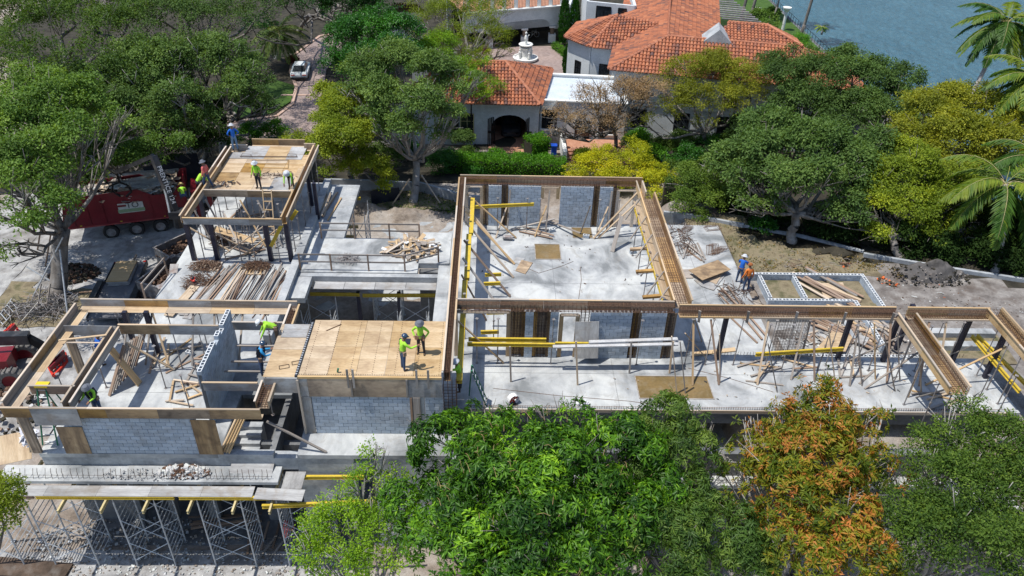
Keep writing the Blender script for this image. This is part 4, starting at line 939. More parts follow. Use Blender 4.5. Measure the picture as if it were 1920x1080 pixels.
lumber("loose boards strewn near the wing's back wall", (1500, 672), 6, W3, 1.5, 10, spread=1.2, jit=60)
lumber("loose boards strewn behind the grey beam side of the near left room", (330, 660), 7, W3, 2.2, 60, spread=1.0, jit=50)
lumber("loose boards on the near left room floor by the hollow wall", (375, 700), 5, W3, 1.3, 120, spread=.6, jit=60)
lumber("long boards lying across the open bay floor", (455, 465), 8, W3, 2.6, 30, spread=1.2, jit=70)
lumber("boards strewn in the shade below the raised deck", (470, 410), 7, W3, 2.0, 60, spread=1.2, jit=70)
lumber("boards lying at the far end of the big room", (1010, 430), 6, W3, 2.2, 10, spread=.6, jit=40)
lumber("boards lying by the square stirrups on the apron", (1300, 470), 5, ('wood_grey', 'wood_red'), 2.0, 95, spread=.6, jit=25)
lumber("boards lying at the near right corner of the wing", (1770, 755), 5, W3, 2.4, 10, spread=.5, jit=30)
flatsheet(((1545, 560), (1590, 556), (1580, 530), (1535, 532)), -.36, 'ply', "yellow brown sheet lying in the garden pool", .03)
flatsheet(((1530, 655), (1585, 660), (1600, 628), (1560, 622)), -.3, 'ply', "tilted yellow plywood sheet behind the wing posts", .03)
flatsheet(((1600, 640), (1622, 648), (1630, 634), (1612, 628)), -.28, 'ply_grey', "broken grey board behind the wing posts", .03)
flatsheet(((1670, 560), (1700, 580), (1695, 620), (1655, 600)), -.62, 'ply_grey', "pale sheet lying on the soil right of the pool", .02) if False else None
# boards leaning in the near left room
t = T('leaning_boards', "sheaf of grey boards leaning on the inner wall of the near left room", 'boards', tuple(at(235, 740, 0)))
for i in range(9):
    p = at(205+i*6, 742-i*7, .02); board('board', rnd.choice(('wood_grey', 'wood_grey', 'wood_red')), p, Vector((-16.55, p.y+1.2, 2.0-.1*i)), .16, .05, t)
board('board', 'wood', at(262, 720, .02), at(208, 655, 2.0), .35, .06, t)
b = MB()
for k in range(2): pass
t = T('scrap_frame', "square wooden frame with scraps on the near left room floor", 'wooden frame', tuple(at(345, 735, 0)))
for a, b_ in (((325, 712), (372, 718)), ((325, 714), (318, 752)), ((318, 752), (362, 760)), ((340, 716), (352, 745)), ((328, 735), (370, 722)), ((310, 752), (345, 750)), ((350, 748), (385, 735)), ((356, 722), (384, 742))):
    board('slat', 'wood', at(*a, .08), at(*b_, .1), .09, .045, t)
def heap(name, label, cat, px, py, z, rx, ry, rz, n, size, mats, chunk='chip', seed=1):
    """scrap heap: splintered boards or lumps, one mesh per material"""
    c = at(px, py, z) if not isinstance(px, Vector) else px; r = random.Random(seed); mb = MB()
    for i in range(n):
        a = r.uniform(0, 6.283); q = math.sqrt(r.random()); x, y = q*rx*math.cos(a), q*ry*math.sin(a); h = rz*(1-q*q)*r.uniform(.3, 1)
        mb.mi = r.randrange(len(mats)); s_ = r.uniform(*size)
        R = Matrix.Rotation(r.uniform(0, 6.28), 3, 'Z') @ Matrix.Rotation(r.uniform(-.5, .5), 3, 'X') @ Matrix.Rotation(r.uniform(-.5, .5), 3, 'Y')
        if chunk == 'chip': d = (s_*r.uniform(1.5, 5), s_*r.uniform(.3, 1.0), .03)
        elif chunk == 'rod': d = (s_*6, .02, .02)
        else: d = (s_, s_*r.uniform(.5, 1), s_*r.uniform(.3, .8))
        mb.box((c.x+x, c.y+y, z+.04+h), d, R)
    return mb.make(name, list(mats), label=label, cat=cat, kind='stuff')
heap('scrap_heap', "heap of splintered boards on the walkway", 'scrap heap', 775, 468, 0.02, 1.5, 1.0, .55, 120, (.14, .3), ('wood', 'wood_grey', 'wood_new', 'white', 'ply'), seed=2)
for i in range(5): brace(at(712+i*3, 474, .05+.05*i), at(772-i*3, 447+i, .6), "long split board sticking out of the walkway scrap heap, %s from below" % ORD[i], 'wood', .12, .04, 'board')
heap('wire_heap', "small heap of grey wire on the walkway", 'wire heap', 650, 488, 0.02, .7, .35, .2, 60, (.08, .12), ('prop',), 'rod', 3)
heap('rubble_heap', "heap of broken concrete lumps on the balcony", 'rubble heap', 345, 887, -.67, 1.05, .32, .32, 420, (.07, .2), ('rubble', 'rubble', 'stone', 'redearth'), 'lump', 4)
heap('rubble_scatter', "scattered concrete bits on the balcony", 'rubble', 290, 890, -.67, 2.2, .35, .06, 140, (.03, .08), ('rubble',), 'lump', 5)
heap('rebar_heap', "heap of rusty offcuts on a pallet at the far left block, right one", 'rebar heap', 481, 500, .08, .8, .5, .18, 160, (.05, .1), ('rebar', 'redearth'), 'rod', 6)
heap('rebar_heap', "heap of rusty offcuts at the far left block, left one", 'rebar heap', 385, 500, .08, .9, .55, .25, 180, (.05, .1), ('rebar', 'redearth', 'wood_red'), 'rod', 7)
heap('rebar_heap', "coil of rusty wire in the open bay", 'rebar heap', 415, 455, .05, .55, .45, .6, 160, (.05, .1), ('rebar',), 'rod', 8)
heap('rebar_heap', "strew of rusty bars at the near left edge of the far left slab", 'rebar heap', 372, 530, .02, .8, .9, .15, 130, (.06, .12), ('rebar', 'redearth'), 'rod', 9)
heap('rebar_scatter', "strewn bent bars at the back left of the apron", 'rebar', 1272, 452, .02, .8, 1.6, .12, 70, (.1, .22), ('rebar', 'rebar_dk'), 'rod', 10)
heap('rebar_scatter', "strewn bent bars at the front right of the apron", 'rebar', 1380, 560, .02, .9, 1.5, .12, 60, (.1, .22), ('rebar', 'rebar_dk'), 'rod', 12)
heap('scrap_heap', "heap of timber scraps behind the wing", 'scrap heap', 1615, 625, -.6, 1.8, 1.1, .35, 130, (.12, .3), ('wood', 'wood_grey', 'wood_red', 'ply_grey'), seed=13)
heap('scrap_heap', "timber scraps among the rubble behind the wing", 'scrap heap', 1540, 640, -.6, 1.6, .8, .2, 90, (.1, .22), ('wood', 'stone', 'wood_red', 'ply_grey'), seed=14)
heap('rubble_scatter', "pale stones scattered on the soil at the wing's back", 'rubble', 1640, 655, -.6, 3.5, .9, .06, 160, (.04, .12), ('stone', 'rubble'), 'lump', 15)
heap('rubble_scatter', "rocks and bricks scattered on the ground before the towers", 'rubble', 330, 1065, -6.05, 9, .9, .05, 700, (.03, .12), ('rubble', 'stone', 'ground', 'ground'), 'lump', 16)
heap('rubble_scatter', "debris in the dark under the balcony", 'rubble', 250, 1010, -6.05, 5, 1.2, .1, 500, (.03, .14), ('conc_dark', 'conc', 'ground'), 'lump', 17)
heap('debris_scatter', "orange scraps scattered on the soil at right", 'litter', 1720, 545, -.6, 4, 1.3, .05, 40, (.03, .08), ('orange', 'stone', 'wood_grey', 'soil'), 'chip', 18)
heap('debris_scatter', "small scraps strewn over the big room floor", 'litter', 1040, 520, .0, 4.5, 5, .01, 45, (.02, .05), ('wood', 'wood_grey', 'redearth'), 'chip', 19)
heap('debris_scatter', "small scraps strewn over the wing floor", 'litter', 1450, 715, .0, 8, 1.5, .01, 50, (.02, .05), ('wood', 'wood_grey', 'blackpaint'), 'chip', 20)
# pallets
for i, (px, py) in enumerate(((478, 507), (393, 500))):
    c = at(px, py, 0); t = T('pallet', "timber pallet carrying rusty offcuts, %s one" % ("right", "left")[i], 'pallet', (c.x, c.y, 0), 'pallets on the far left slab')
    for k in range(7): board('slat', 'wood', (c.x-.6+k*.2, c.y-.5, .08), (c.x-.6+k*.2, c.y+.5, .08), .1, .025, t)
    for k in range(3): board('bearer', 'wood', (c.x-.65, c.y-.45+k*.45, .035), (c.x+.65, c.y-.45+k*.45, .035), .08, .06, t)
# bent rebar stirrup bundles
def loops(px, py, z, n, w, h, label, mat='rebar', ang=0):
    c = at(px, py, z); t = T('stirrup_bundle', label, 'rebar bundle', (c.x, c.y, z)); R = Matrix.Rotation(ang, 3, 'Z')
    for i in range(n):
        o = Vector((i*.09, i*.05, .02+.02*i)); P = [c+R @ (Vector(q)+o) for q in ((0, 0, 0), (w, 0, 0), (w, h, 0), (0, h, 0), (0, 0, 0))]
        MB().path(P, .013, 4).make('bent_bar', mat, t)
loops(1325, 478, 0, 5, .35, 1.1, "nested rusty stirrups lying on the apron", ang=-.2); loops(1335, 476, 0, 8, .4, .3, "coiled square stirrups beside the fanned sheets")
loops(1283, 437, 0, 6, .5, .35, "square stirrups at the back of the apron", ang=.5); loops(1325, 434, 0, 3, .9, .5, "large triangular stirrups at the back edge of the apron", ang=.2)
loops(1285, 480, 0, 7, .2, .9, "hanging row of thin stirrups on the apron", ang=-.1); loops(672, 692, 3.29, 2, .5, .3, "two wire loops lying on the narrow deck", ang=.4) if False else None
for i, (px, py) in enumerate(((524, 693), (548, 685))): loops(px, py, 3.1, 1, .4, .22, "wire loop lying on the narrow deck, %s one" % ("left", "right")[i], 'rebar_dk', .3)
for i, (a, b_) in enumerate((((612, 620), (640, 608)),)): brace(at(*a, 3.3), at(*b_, 3.3), "short iron bar lying on the broad deck", 'rebar', .03, .03, 'iron bar')
MB().bb(-3.95, 26.9, 3.283, -3.45, 27.3, 3.30).make('steel_plate', 'post', label="square dark steel plate on the broad deck", cat='steel plate')
for a, lab in (((655, 700), "left"), ((662, 715), "second"), ((783, 700), "third"), ((804, 705), "right")):
    v = at(a[0], a[1], 3.2); board('form_stake', 'wood_grey', (v.x, 24.66, 2.75), (v.x, 24.66, 3.75), .09, .04, None, up=(0, 1, 0), label="timber stake nailed to the broad deck front, %s one" % lab, cat='stake', group='stakes on the deck front')
MB().tube(at(633, 697, 3.32), at(634, 691, 3.5), .04, 8).make('green_bottle', 'ladder_g', label="small green bottle at the front of the broad deck", cat='bottle')
v = at(440, 293, 2.8)
t = T('rebar_bundle', "long dark bar with hooked ties lying across the raised deck", 'rebar', (v.x, v.y, 2.8))
MB().tube(at(450, 293, 2.85), at(557, 294, 2.85), .03, 5).make('long_bar', 'rebar_dk', t)
for a, b_ in ((452, 470), (538, 555)): MB().path([at(a, 293, 2.82), at(a+2, 288, 2.9), at(b_, 289, 2.9), at(b_+2, 294, 2.82)], .015, 4).make('tie', 'rebar_dk', t)
t = T('timber_tray', "faint rectangular batten outline on the raised deck", 'battens', tuple(at(500, 310, 2.78)))
for a, b_ in (((472, 300), (540, 300)), ((470, 307), (541, 307)), ((466, 314), (540, 315)), ((541, 300), (540, 315))): board('batten', 'ply_old', at(*a, 2.78), at(*b_, 2.78), .05, .02, t)
heap('tool_scatter', "hoses and hand tools strewn at the front of the raised deck, left", 'tools', 425, 345, 2.78, .9, .4, .05, 20, (.05, .12), ('redearth', 'blackpaint'), 'chip', 31)
heap('tool_scatter', "bent bars strewn at the front of the raised deck, right", 'tools', 510, 330, 2.78, .7, .6, .05, 26, (.05, .1), ('rebar_dk',), 'rod', 32)
# ladders
def ladder(foot, top, w, label, mat='wood_new', n=7, group=None):
    foot, top = Vector(foot), Vector(top); t = T('ladder', label, 'ladder', tuple(foot), group); sx = Vector((w/2, 0, 0))
    for s_ in (-1, 1): board('stile', mat, foot+sx*s_, top+sx*s_, .045, .09, t)
    for k in range(n): c = foot.lerp(top, (k+.6)/n); board('rung', mat, c-sx, c+sx, .05, .05, t)
    return t
v = at(527, 432, 0); ladder((v.x-.1, 39.9, .0), (v.x-.2, 41.2, 3.2), .5, "home made timber ladder up to the raised deck")
v = at(870, 745, 0)
ladder(at(925, 755, .0), at(893, 680, 2.6), .5, "green fibreglass ladder lying open on the slab by the lime shirted worker", 'ladder_g', 7) if False else None
t = T('step_ladder', "green step ladder standing beside the worker in the white hat", 'ladder', tuple(at(905, 750, 0)))
for s_ in (-.25, .25):
    MB().tube(at(912, 755, .02)+Vector((0, s_, 0)), at(885, 690, 2.3)+Vector((0, s_*.7, 0)), .035, 5).make('stile', 'ladder_g', t)
    MB().tube(at(880, 735, .02)+Vector((0, s_, 0)), at(884, 690, 2.25)+Vector((0, s_*.7, 0)), .03, 5).make('rear_leg', 'ladder_g', t)
for k in range(6): c = at(912, 755, .02).lerp(at(885, 690, 2.3), (k+.5)/6); MB().tube(c-Vector((0, .24, 0)), c+Vector((0, .24, 0)), .025, 5).make('step', 'galv', t)
t = T('step_ladder', "tall green step ladder with a yellow top at the near left corner", 'ladder', tuple(at(95, 820, 0)))
tp = at(76, 722, 2.75)
for s_ in (-.24, .24):
    MB().tube((tp.x-.1+s_*1.3, 23.95, .02), (tp.x+s_*.7, tp.y, 2.7), .035, 5).make('stile', 'ladder_g', t); MB().tube((tp.x+1.0+s_, 24.6, .02), (tp.x+.1+s_*.7, tp.y+.1, 2.68), .03, 5).make('rear_leg', 'ladder_g', t)
for k in range(8): f = (k+.5)/8; MB().tube((tp.x-.1*(1-f)-.22, 23.95+(tp.y-23.95)*f, 2.68*f), (tp.x-.1*(1-f)+.22, 23.95+(tp.y-23.95)*f, 2.68*f), .02, 5).make('step', 'galv', t)
MB().box((tp.x+.05, tp.y+.03, 2.74), (.52, .3, .09)).make('top_cap', gm("yellow_plastic", [(.70, .48, .02), (.75, .55, .03)], 2, .4), t)
# red earth bins beside the far left slab
def bin_(cx, cy, z, L, W, H, rz, label, fill='redearth'):
    t = T('waste_bin', label, 'waste bin', (cx, cy, z), 'steel waste bins'); R = Matrix.Rotation(rz, 3, 'Z'); c = Vector((cx, cy, z))
    b = MB()
    for o, d in (((0, -W/2, H/2), (L, .06, H)), ((0, W/2, H/2), (L, .06, H)), ((-L/2, 0, H/2), (.06, W, H)), ((L/2, 0, H/2), (.06, W, H)), ((0, 0, .05), (L, W, .06))): b.box(c+R @ Vector(o), d, R)
    b.make('bin_shell', 'prop', t); b = MB()
    for o, d in (((0, -W/2, H+.02), (L+.12, .1, .07)), ((0, W/2, H+.02), (L+.12, .1, .07)), ((-L/2, 0, H+.02), (.1, W, .07)), ((L/2, 0, H+.02), (.1, W, .07))): b.box(c+R @ Vector(o), d, R)
    b.make('bin_rim', 'prop', t)
    b = MB(); r = random.Random(5)
    for k in range(150):
        b.box(c+R @ Vector((r.uniform(-.46, .46)*L, r.uniform(-.46, .46)*W, H*.55+r.uniform(0, .4))), (r.uniform(.1, .6), r.uniform(.05, .3), .06), Matrix.Rotation(r.uniform(0, 6), 3, 'Z') @ Matrix.Rotation(r.uniform(-.5, .5), 3, 'X'))
    b.make('waste_load', fill, t, kind='stuff')
c = at(318, 512, -3.6); bin_(c.x, c.y, -5, 3.4, 2.2, 1.5, 1.2, "open steel bin of rusty waste beside the far left slab, nearer one")
c = at(338, 462, -3.6); bin_(c.x, c.y, -5, 2.6, 2.0, 1.5, .9, "open steel bin of rusty waste beside the far left slab, farther one")
t = T('debris_chute', "curved grey metal chute hanging on the left slab edge", 'chute', tuple(at(322, 520, -.1)))
pts = [at(*q, z) for q, z in (((327, 495), .3), ((325, 512), 0), ((318, 526), -.2), ((306, 536), -.3), ((295, 539), -.3))]
for a, b_ in zip(pts[:-1], pts[1:]): board('chute_plate', 'prop', a, b_, .45, .03, t)
c = at(364, 528, 0.1); heap('tool_heap', "red topped tool lying among rusty bars on the far left slab", 'tool', c, 0, .1, .12, .12, .25, 14, (.1, .18), ('redplastic', 'redplastic', 'blackpaint'), 'lump', 41)
# gas bottle, fan, block and small things on the slab
c = at(952, 447, .1); MB().tube(c+Vector((-.3, 0, .1)), c+Vector((.3, -.05, .1)), .13, 10).make('gas_cylinder', 'prop', label="dark grey cylinder lying on the far floor of the big room", cat='cylinder')
for i, (px, py) in enumerate(((1099, 443), (1187, 472), (356, 662), (1035, 432))):
    c = at(px, py, .1); o = link('concrete_block', BM[(1, 0)], None, c, Matrix.Rotation(rnd.uniform(-.4, .4), 3, 'Z')); tag(o, "single loose concrete block %s" % ("by the small recess at the far wall", "near the right wall of the big room", "on the slab behind the near left room", "below the window gap in the far wall")[i], 'block', 'loose blocks')
t = T('drum_fan', "round white and red fan standing near the slab edge", 'fan', tuple(at(962, 752, 0)))
c = at(962, 748, .28)
R = Matrix.Rotation(.5, 3, 'Z'); b = MB()
for k in range(12):
    a0, a1 = k*math.pi/6, (k+1)*math.pi/6; P = lambda a, y: c+R @ Vector((.27*math.cos(a), y, .27*math.sin(a)))
    b.add([P(a0, -.12), P(a1, -.12), P(a1, .12), P(a0, .12)], [(0, 1, 2, 3)])
b.make('drum', 'white', t)
b = MB()
for k in range(5):
    a = k*math.pi*2/5; b.box(c+R @ Vector((.13*math.cos(a), 0, .13*math.sin(a))), (.2, .02, .1), R @ Matrix.Rotation(-a, 3, 'Y'))
b.make('blades', 'redplastic', t); MB().box(c-Vector((0, 0, .26)), (.4, .25, .05)).make('stand', 'blackpaint', t)
heap('white_rags', "crumpled white bags by the slab edge near the mango tree", 'bags', 1092, 757, .02, .3, .15, .15, 30, (.06, .14), ('white', 'cloth_white'), 'lump', 42)
# thin lines over the slab
for i, pts in enumerate((((925, 728), (1050, 742), (1180, 752), (1290, 767)), ((1290, 690), (1370, 710), (1450, 735)), ((1085, 560), (1090, 525), (1088, 500)), ((975, 497), (1010, 512), (1050, 500), (1075, 490)))):
    b = MB().path([at(*q, .012) for q in pts], .012, 4); b.make('cord', 'rebar', label="thin %s line lying on the slab, %s" % ("reddish" if i < 2 else "grey", ("near the front left edge", "crossing the wing floor", "vertical one in the big room", "curling one in the big room")[i]), cat='cord')
# scaffold planks of the foreground: timber edging at bottom left
board('timber_baulk', 'baulk', at(-10, 1062, -6), at(128, 1075, -6), .9, .2, None, label="dark heavy timber lying at the bottom left corner", cat='timber baulk')
# grey metal tube posts at the left tree
# ------------------------------------------------------------------ people
def V3(*a): return Vector(a)
SKIN = gm("skin", [(.24, .12, .075), (.30, .16, .10)], 3, .6, amt=.1)
def cloth(name, c, v=.8): return gm(name, [tuple(x*v for x in c), c], 6, .85, amt=.0, bump=.3)
LIME = cloth("lime_shirt", (.42, .80, .06)); BLUE = cloth("blue_shirt", (.02, .14, .58)); SKYB = cloth("sky_blue_shirt", (.03, .30, .62)); ORG = cloth("orange_shirt", (.80, .22, .04))
PINK = cloth("red_shirt", (.75, .18, .16)); JEAN = cloth("jeans", (.06, .10, .19)); DKT = cloth("dark_trousers", (.035, .035, .045)); BROWNT = cloth("brown_trousers", (.10, .075, .055))
LJEAN = cloth("light_jeans", (.16, .27, .42)); BOOT = cloth("boots", (.12, .08, .05)); HATW = cloth("pale_hat", (.60, .62, .66)); HATG = cloth("grey_hat", (.16, .17, .20)); STRAW = cloth("straw_hat", (.55, .38, .16))
HELM = gm("dark_helmet", [(.02, .04, .08), (.03, .06, .11)], 3, .2, amt=0, spec=.7); HELW = gm("white_helmet", [(.65, .67, .68), (.72, .72, .72)], 3, .3, amt=0)
def person(label, pos, yaw, shirt, pants, hat, pose='stand', hatkind='brim', vest=None, belt=True, height=1.75, headdown=.3):
    pos = Vector(pos); k = height/1.75
    lean, knee, hip = 0.0, 0.05, .93
    arms = {'l': ((.08, -.02, -.27), (.04, .10, -.24)), 'r': ((.08, -.02, -.27), (.04, .10, -.24))}   # shoulder>elbow, elbow>wrist (x outward, y forward, z)
    legs = {'l': ((.03, .02, -.44), (.02, -.03, -.43)), 'r': ((.03, -.03, -.44), (.02, -.02, -.43))}
    if pose == 'bend': lean = 1.1; arms = {s: ((.03, .12, -.26), (.0, .12, -.24)) for s in 'lr'}; headdown = .5
    if pose == 'hips': arms = {s: ((.17, -.06, -.22), (-.12, .14, -.17)) for s in 'lr'}
    if pose == 'work': lean = .25; arms = {s: ((.05, .14, -.23), (-.04, .25, .02)) for s in 'lr'}
    if pose == 'point': lean = .12; arms = {'l': ((.06, .0, -.27), (-.03, .2, -.14)), 'r': ((.12, .18, -.18), (.05, .25, .06))}
    if pose == 'reach': lean = .2; arms = {s: ((.06, .24, .0), (-.02, .26, .10)) for s in 'lr'}
    if pose == 'crouch': hip = .42; lean = .75; legs = {s: ((.10, .42, .06), (-.02, -.14, -.42)) for s in 'lr'}; arms = {s: ((.05, .16, -.22), (-.03, .2, -.14)) for s in 'lr'}; headdown = .5
    if pose == 'walk': legs = {'l': ((.02, .16, -.42), (.01, .0, -.43)), 'r': ((.02, -.10, -.43), (.01, -.16, -.40))}
    vs, es, rs, tg = [], [], [], []
    def add(p, r, par, t): vs.append(Vector(p)); rs.append(r); tg.append(t); (es.append((par, len(vs)-1, t)) if par is not None else None); return len(vs)-1
    cl, sl = math.cos(lean), math.sin(lean); up = lambda h, f=0: V3(0, f*cl+h*sl, hip+h*cl-f*sl)
    pel = add((0, 0, hip), .145, None, 'p'); wa = add(up(.14), .13, pel, 's'); ch = add(up(.34), .155, wa, 's'); ns = add(up(.50), .085, ch, 's')
    hd = headdown+lean*.5; nk = add(up(.56, .01), .055, ns, 'k'); hc = vs[nk]+V3(0, math.sin(hd)*.12, math.cos(hd)*.12)
    h1 = add(hc-V3(0, 0, .04), .085, nk, 'k'); h2 = add(hc+V3(0, math.sin(hd)*.06, .07), .088, h1, 'k')
    nose = add(hc+V3(0, .105, .0), .014, h1, 'k')
    for sx, s in ((-1, 'l'), (1, 'r')):
        sh = add(up(.46)+V3(sx*.19, 0, 0), .068, ns, 's'); a, b_ = arms[s]
        el = add(vs[sh]+V3(sx*a[0], a[1], a[2]), .05, sh, 's'); wr = add(vs[el]+V3(sx*b_[0], b_[1], b_[2]), .032, el, 's')
        d = (vs[wr]-vs[el]).normalized(); pm = add(vs[wr]+d*.075, .036, wr, 'k')
        side = d.cross(V3(0, 0, 1)).normalized() if abs(d.z) < .95 else V3(0, 1, 0)
        for i, L in enumerate((.075, .09, .085, .065)):
            f1 = add(vs[pm]+d*.03+side*(i-1.5)*.021, .010, pm, 'k'); add(vs[f1]+d*L+V3(0, 0, -.02), .008, f1, 'k')
        th = add(vs[wr]+d*.03+side*.045, .012, wr, 'k'); add(vs[th]+d*.045+side*.02, .009, th, 'k')
        hp = add(V3(sx*.09, 0, hip-.05), .105, pel, 'p'); a, b_ = legs[s]
        kn = add(vs[hp]+V3(sx*a[0], a[1], a[2]), .068, hp, 'p'); an = add(vs[kn]+V3(sx*b_[0], b_[1], b_[2]), .048, kn, 'p')
        an2 = vs[an]; he = add(V3(an2.x, an2.y-.03, .045 if True else 0), .045, an, 'b'); add(V3(an2.x+sx*.02, an2.y+.17, .035), .04, he, 'b')
    me = bpy.data.meshes.new('body'); me.from_pydata([v*k for v in vs], [(a, b_) for a, b_, _ in es], [])
    o = bpy.data.objects.new('person', me); COL.objects.link(o)
    m = o.modifiers.new('skin', 'SKIN'); m.use_smooth_shade = True
    for i, sv in enumerate(me.skin_vertices[0].data): sv.radius = (rs[i]*k, rs[i]*k); sv.use_root = (i == 0)
    ss = o.modifiers.new('sub', 'SUBSURF'); ss.levels = 1; ss.render_levels = 1
    dg = bpy.context.evaluated_depsgraph_get(); nm = bpy.data.meshes.new_from_object(o.evaluated_get(dg))
    o.modifiers.clear(); o.data = nm; nm.materials.clear()
    for mt in (shirt, pants, SKIN, BOOT): nm.materials.append(mt)
    idx = {'s': 0, 'p': 1, 'k': 2, 'b': 3}; seg = [(vs[a]*k, vs[b_]*k, idx[t]) for a, b_, t in es]
    for poly in nm.polygons:
        c = poly.center; best = None
        for a, b_, t in seg:
            ab = b_-a; u = max(0, min(1, (c-a).dot(ab)/max(1e-9, ab.length_squared))); dd = (c-(a+ab*u)).length
            if best is None or dd < best[0]: best = (dd, t)
        poly.material_index = best[1]; poly.use_smooth = True
    o.location = pos; o.rotation_euler = (0, 0, yaw); WL[o.name] = (0, 0, 0); tag(o, label, 'person')
    hz = (hc+V3(0, math.sin(hd)*.05, .06))*k; Rh = Matrix.Rotation(-hd*.8, 3, 'X')
    def P(b, name, mat):
        b.v = [tuple(hz+Rh @ Vector(v)) for v in b.v]; b.make(name, mat, o, local=True, smooth=True)
    if hatkind == 'brim':
        P(MB().lathe([(.20, -.01), (.205, .005), (.12, .02), (.115, .10), (.07, .13), (.0, .135)], n=14), 'hat', hat)
    elif hatkind == 'helmet': P(MB().lathe([(.135, -.0), (.14, .02), (.125, .08), (.08, .13), (.0, .145)], n=14).box((0, .13, .01), (.18, .1, .015)), 'helmet', hat)
    else: P(MB().lathe([(.11, -.12), (.118, 0), (.10, .07), (.05, .11), (0, .115)], n=12), 'hood', hat)
    if vest:
        b = MB(); Rl = Matrix.Rotation(-lean, 3, 'X')
        for sx in (-1, 1): b.box((up(.30)+V3(sx*.1, 0, 0))*k, (.06, .34, .42), Rl)
        b.make('harness', vest, o, local=True)
    if belt:
        b = MB(); n = 12
        vsb = [(V3(.165*math.cos(2*math.pi*i/n), .135*math.sin(2*math.pi*i/n), hip+.06+dz)*k) for dz in (0, .06) for i in range(n)]
        b.add(vsb, [(i, (i+1) % n, n+(i+1) % n, n+i) for i in range(n)]); b.box(V3(.17, 0, hip-.02)*k, (.07, .14, .2)); b.box(V3(-.17, .02, hip-.02)*k, (.07, .14, .18))
        b.make('tool_belt', 'wood_red', o, local=True)
    return o
PI = math.pi
person("worker in a blue shirt and pale hat at the raised deck's far left corner", at(442, 281, 2.78), .5, BLUE, LJEAN, HATW, 'hips', belt=False)
person("worker in a pink vest at the left edge of the raised deck", at(391, 352, 2.72), 1.3, PINK, JEAN, HATG, 'walk')
person("worker in lime shirt and brimmed hat at the middle of the raised deck's near edge", at(486, 353, 2.77), PI*.9, LIME, DKT, HATW, 'stand')
person("worker in lime bending over at the right corner of the raised deck", at(547, 353, 2.77), PI*1.0, LIME, BROWNT, HATW, 'bend')
person("worker in a lime hood crouching at the left front corner of the raised deck", at(372, 353, 2.70), -.9, LIME, DKT, LIME, 'crouch', hatkind='hood', belt=False)
person("operator in straw hat and lime vest sitting on the red truck crane", at(345, 372, -.9)+V3(0, 0, -.15), .4, LIME, JEAN, STRAW, 'crouch', belt=False)
person("worker in lime shirt and white helmet bending at the left edge of the narrow deck", at(510, 652, 3.0)+V3(0, .9, -.45), PI*.6, LIME, BROWNT, HELW, 'bend', hatkind='helmet')
person("worker in sky blue shirt and dark helmet climbing beside the narrow deck", at(487, 693, 2.2)+V3(0, .3, -.5), -PI*.4, SKYB, JEAN, HELM, 'work', hatkind='helmet', vest=DKT)
person("worker in lime and dark blue helmet pointing on the broad deck, nearer of two", at(757, 692, 3.28), -.95, LIME, JEAN, HELM, 'point', hatkind='helmet')
person("worker in lime and grey hat with hands at waist, farther of two on broad deck", at(790, 663, 3.28), PI*.95, LIME, DKT, HATG, 'hips')
person("worker in lime with a pale blue hat reaching up right of the broad deck", at(862, 732, 1.3), PI*.5, LIME, DKT, HATW, 'reach')
person("worker in lime harness and grey hat inside the near left room", at(176, 775, 1.15)+V3(.25, 0, 0), PI*.95, LIME, JEAN, HATG, 'work', vest=DKT)
person("worker in an orange shirt at the right edge of the apron", at(1397, 545, 0), .2, ORG, JEAN, cloth("orange_cap", (.35, .12, .04)), 'stand', hatkind='helmet')
person("worker in a blue shirt leaning beside the orange shirted one", at(1392, 539, 0)+V3(-.1, .5, 0), -.5, BLUE, JEAN, HATW, 'work')
person("worker in a red shirt on the ground under the balcony", at(540, 1030, -6.1), -.3, PINK, DKT, cloth("red_cap", (.45, .05, .06)), 'work', hatkind='hood', belt=False)
person("worker in a blue shirt half hidden behind the inner wall of the near left room", at(188, 690, 0)+V3(0, .3, 0), -.8, BLUE, JEAN, HATG, 'work')
# ------------------------------------------------------------------ vehicles
class LB(MB):
    """mesh builder in a vehicle's own axes (x forward, y left, z up), placed in the world"""
    def __init__(s, M): super().__init__(); s.M = M
    def make(s, *a, **k): s.v = [tuple(s.M @ Vector(v)) for v in s.v]; return super().make(*a, **k)
def placed(x, y, z, rz): return Matrix.Translation((x, y, z)) @ Matrix.Rotation(rz, 4, 'Z')
def text(name, s, mat, M, size, parent):
    cu = bpy.data.curves.new(name, 'FONT'); cu.body = s; cu.size = size; cu.extrude = .004; cu.align_x = 'CENTER'; cu.align_y = 'CENTER'
    o = bpy.data.objects.new(name, cu); COL.objects.link(o); cu.materials.append(MT[mat])
    me = bpy.data.meshes.new_from_object(o.evaluated_get(bpy.context.evaluated_depsgraph_get())); bpy.data.objects.remove(o)
    o = bpy.data.objects.new(name, me); COL.objects.link(o); o.parent = parent
    o.matrix_local = Matrix.Translation(-Vector(WL[parent.name])) @ M; return o
def wheel(M, x, y, r, w, t, tyre='rubber', rim='prop'):
    b = LB(M); n = 18; vs = []
    for yy, rr in ((-w/2, r*.62), (-w/2, r*.93), (-w/2+.04, r), (w/2-.04, r), (w/2, r*.93), (w/2, r*.62)):
        vs += [(x+rr*math.cos(2*math.pi*i/n), y+yy, r+rr*math.sin(2*math.pi*i/n)) for i in range(n)]
    b.add(vs, [(j*n+i, j*n+(i+1) % n, (j+1)*n+(i+1) % n, (j+1)*n+i) for j in range(5) for i in range(n)]); o = b.make('wheel', tyre, t)
    b = LB(M)
    for yy in (-w/2+.03, w/2-.03): b.add([(x+r*.62*math.cos(2*math.pi*i/n), y+yy, r+r*.62*math.sin(2*math.pi*i/n)) for i in range(n)]+[(x, y+yy*.6, r)], [(i, (i+1) % n, n) for i in range(n)])
    q = b.make('rim', rim, o); return o
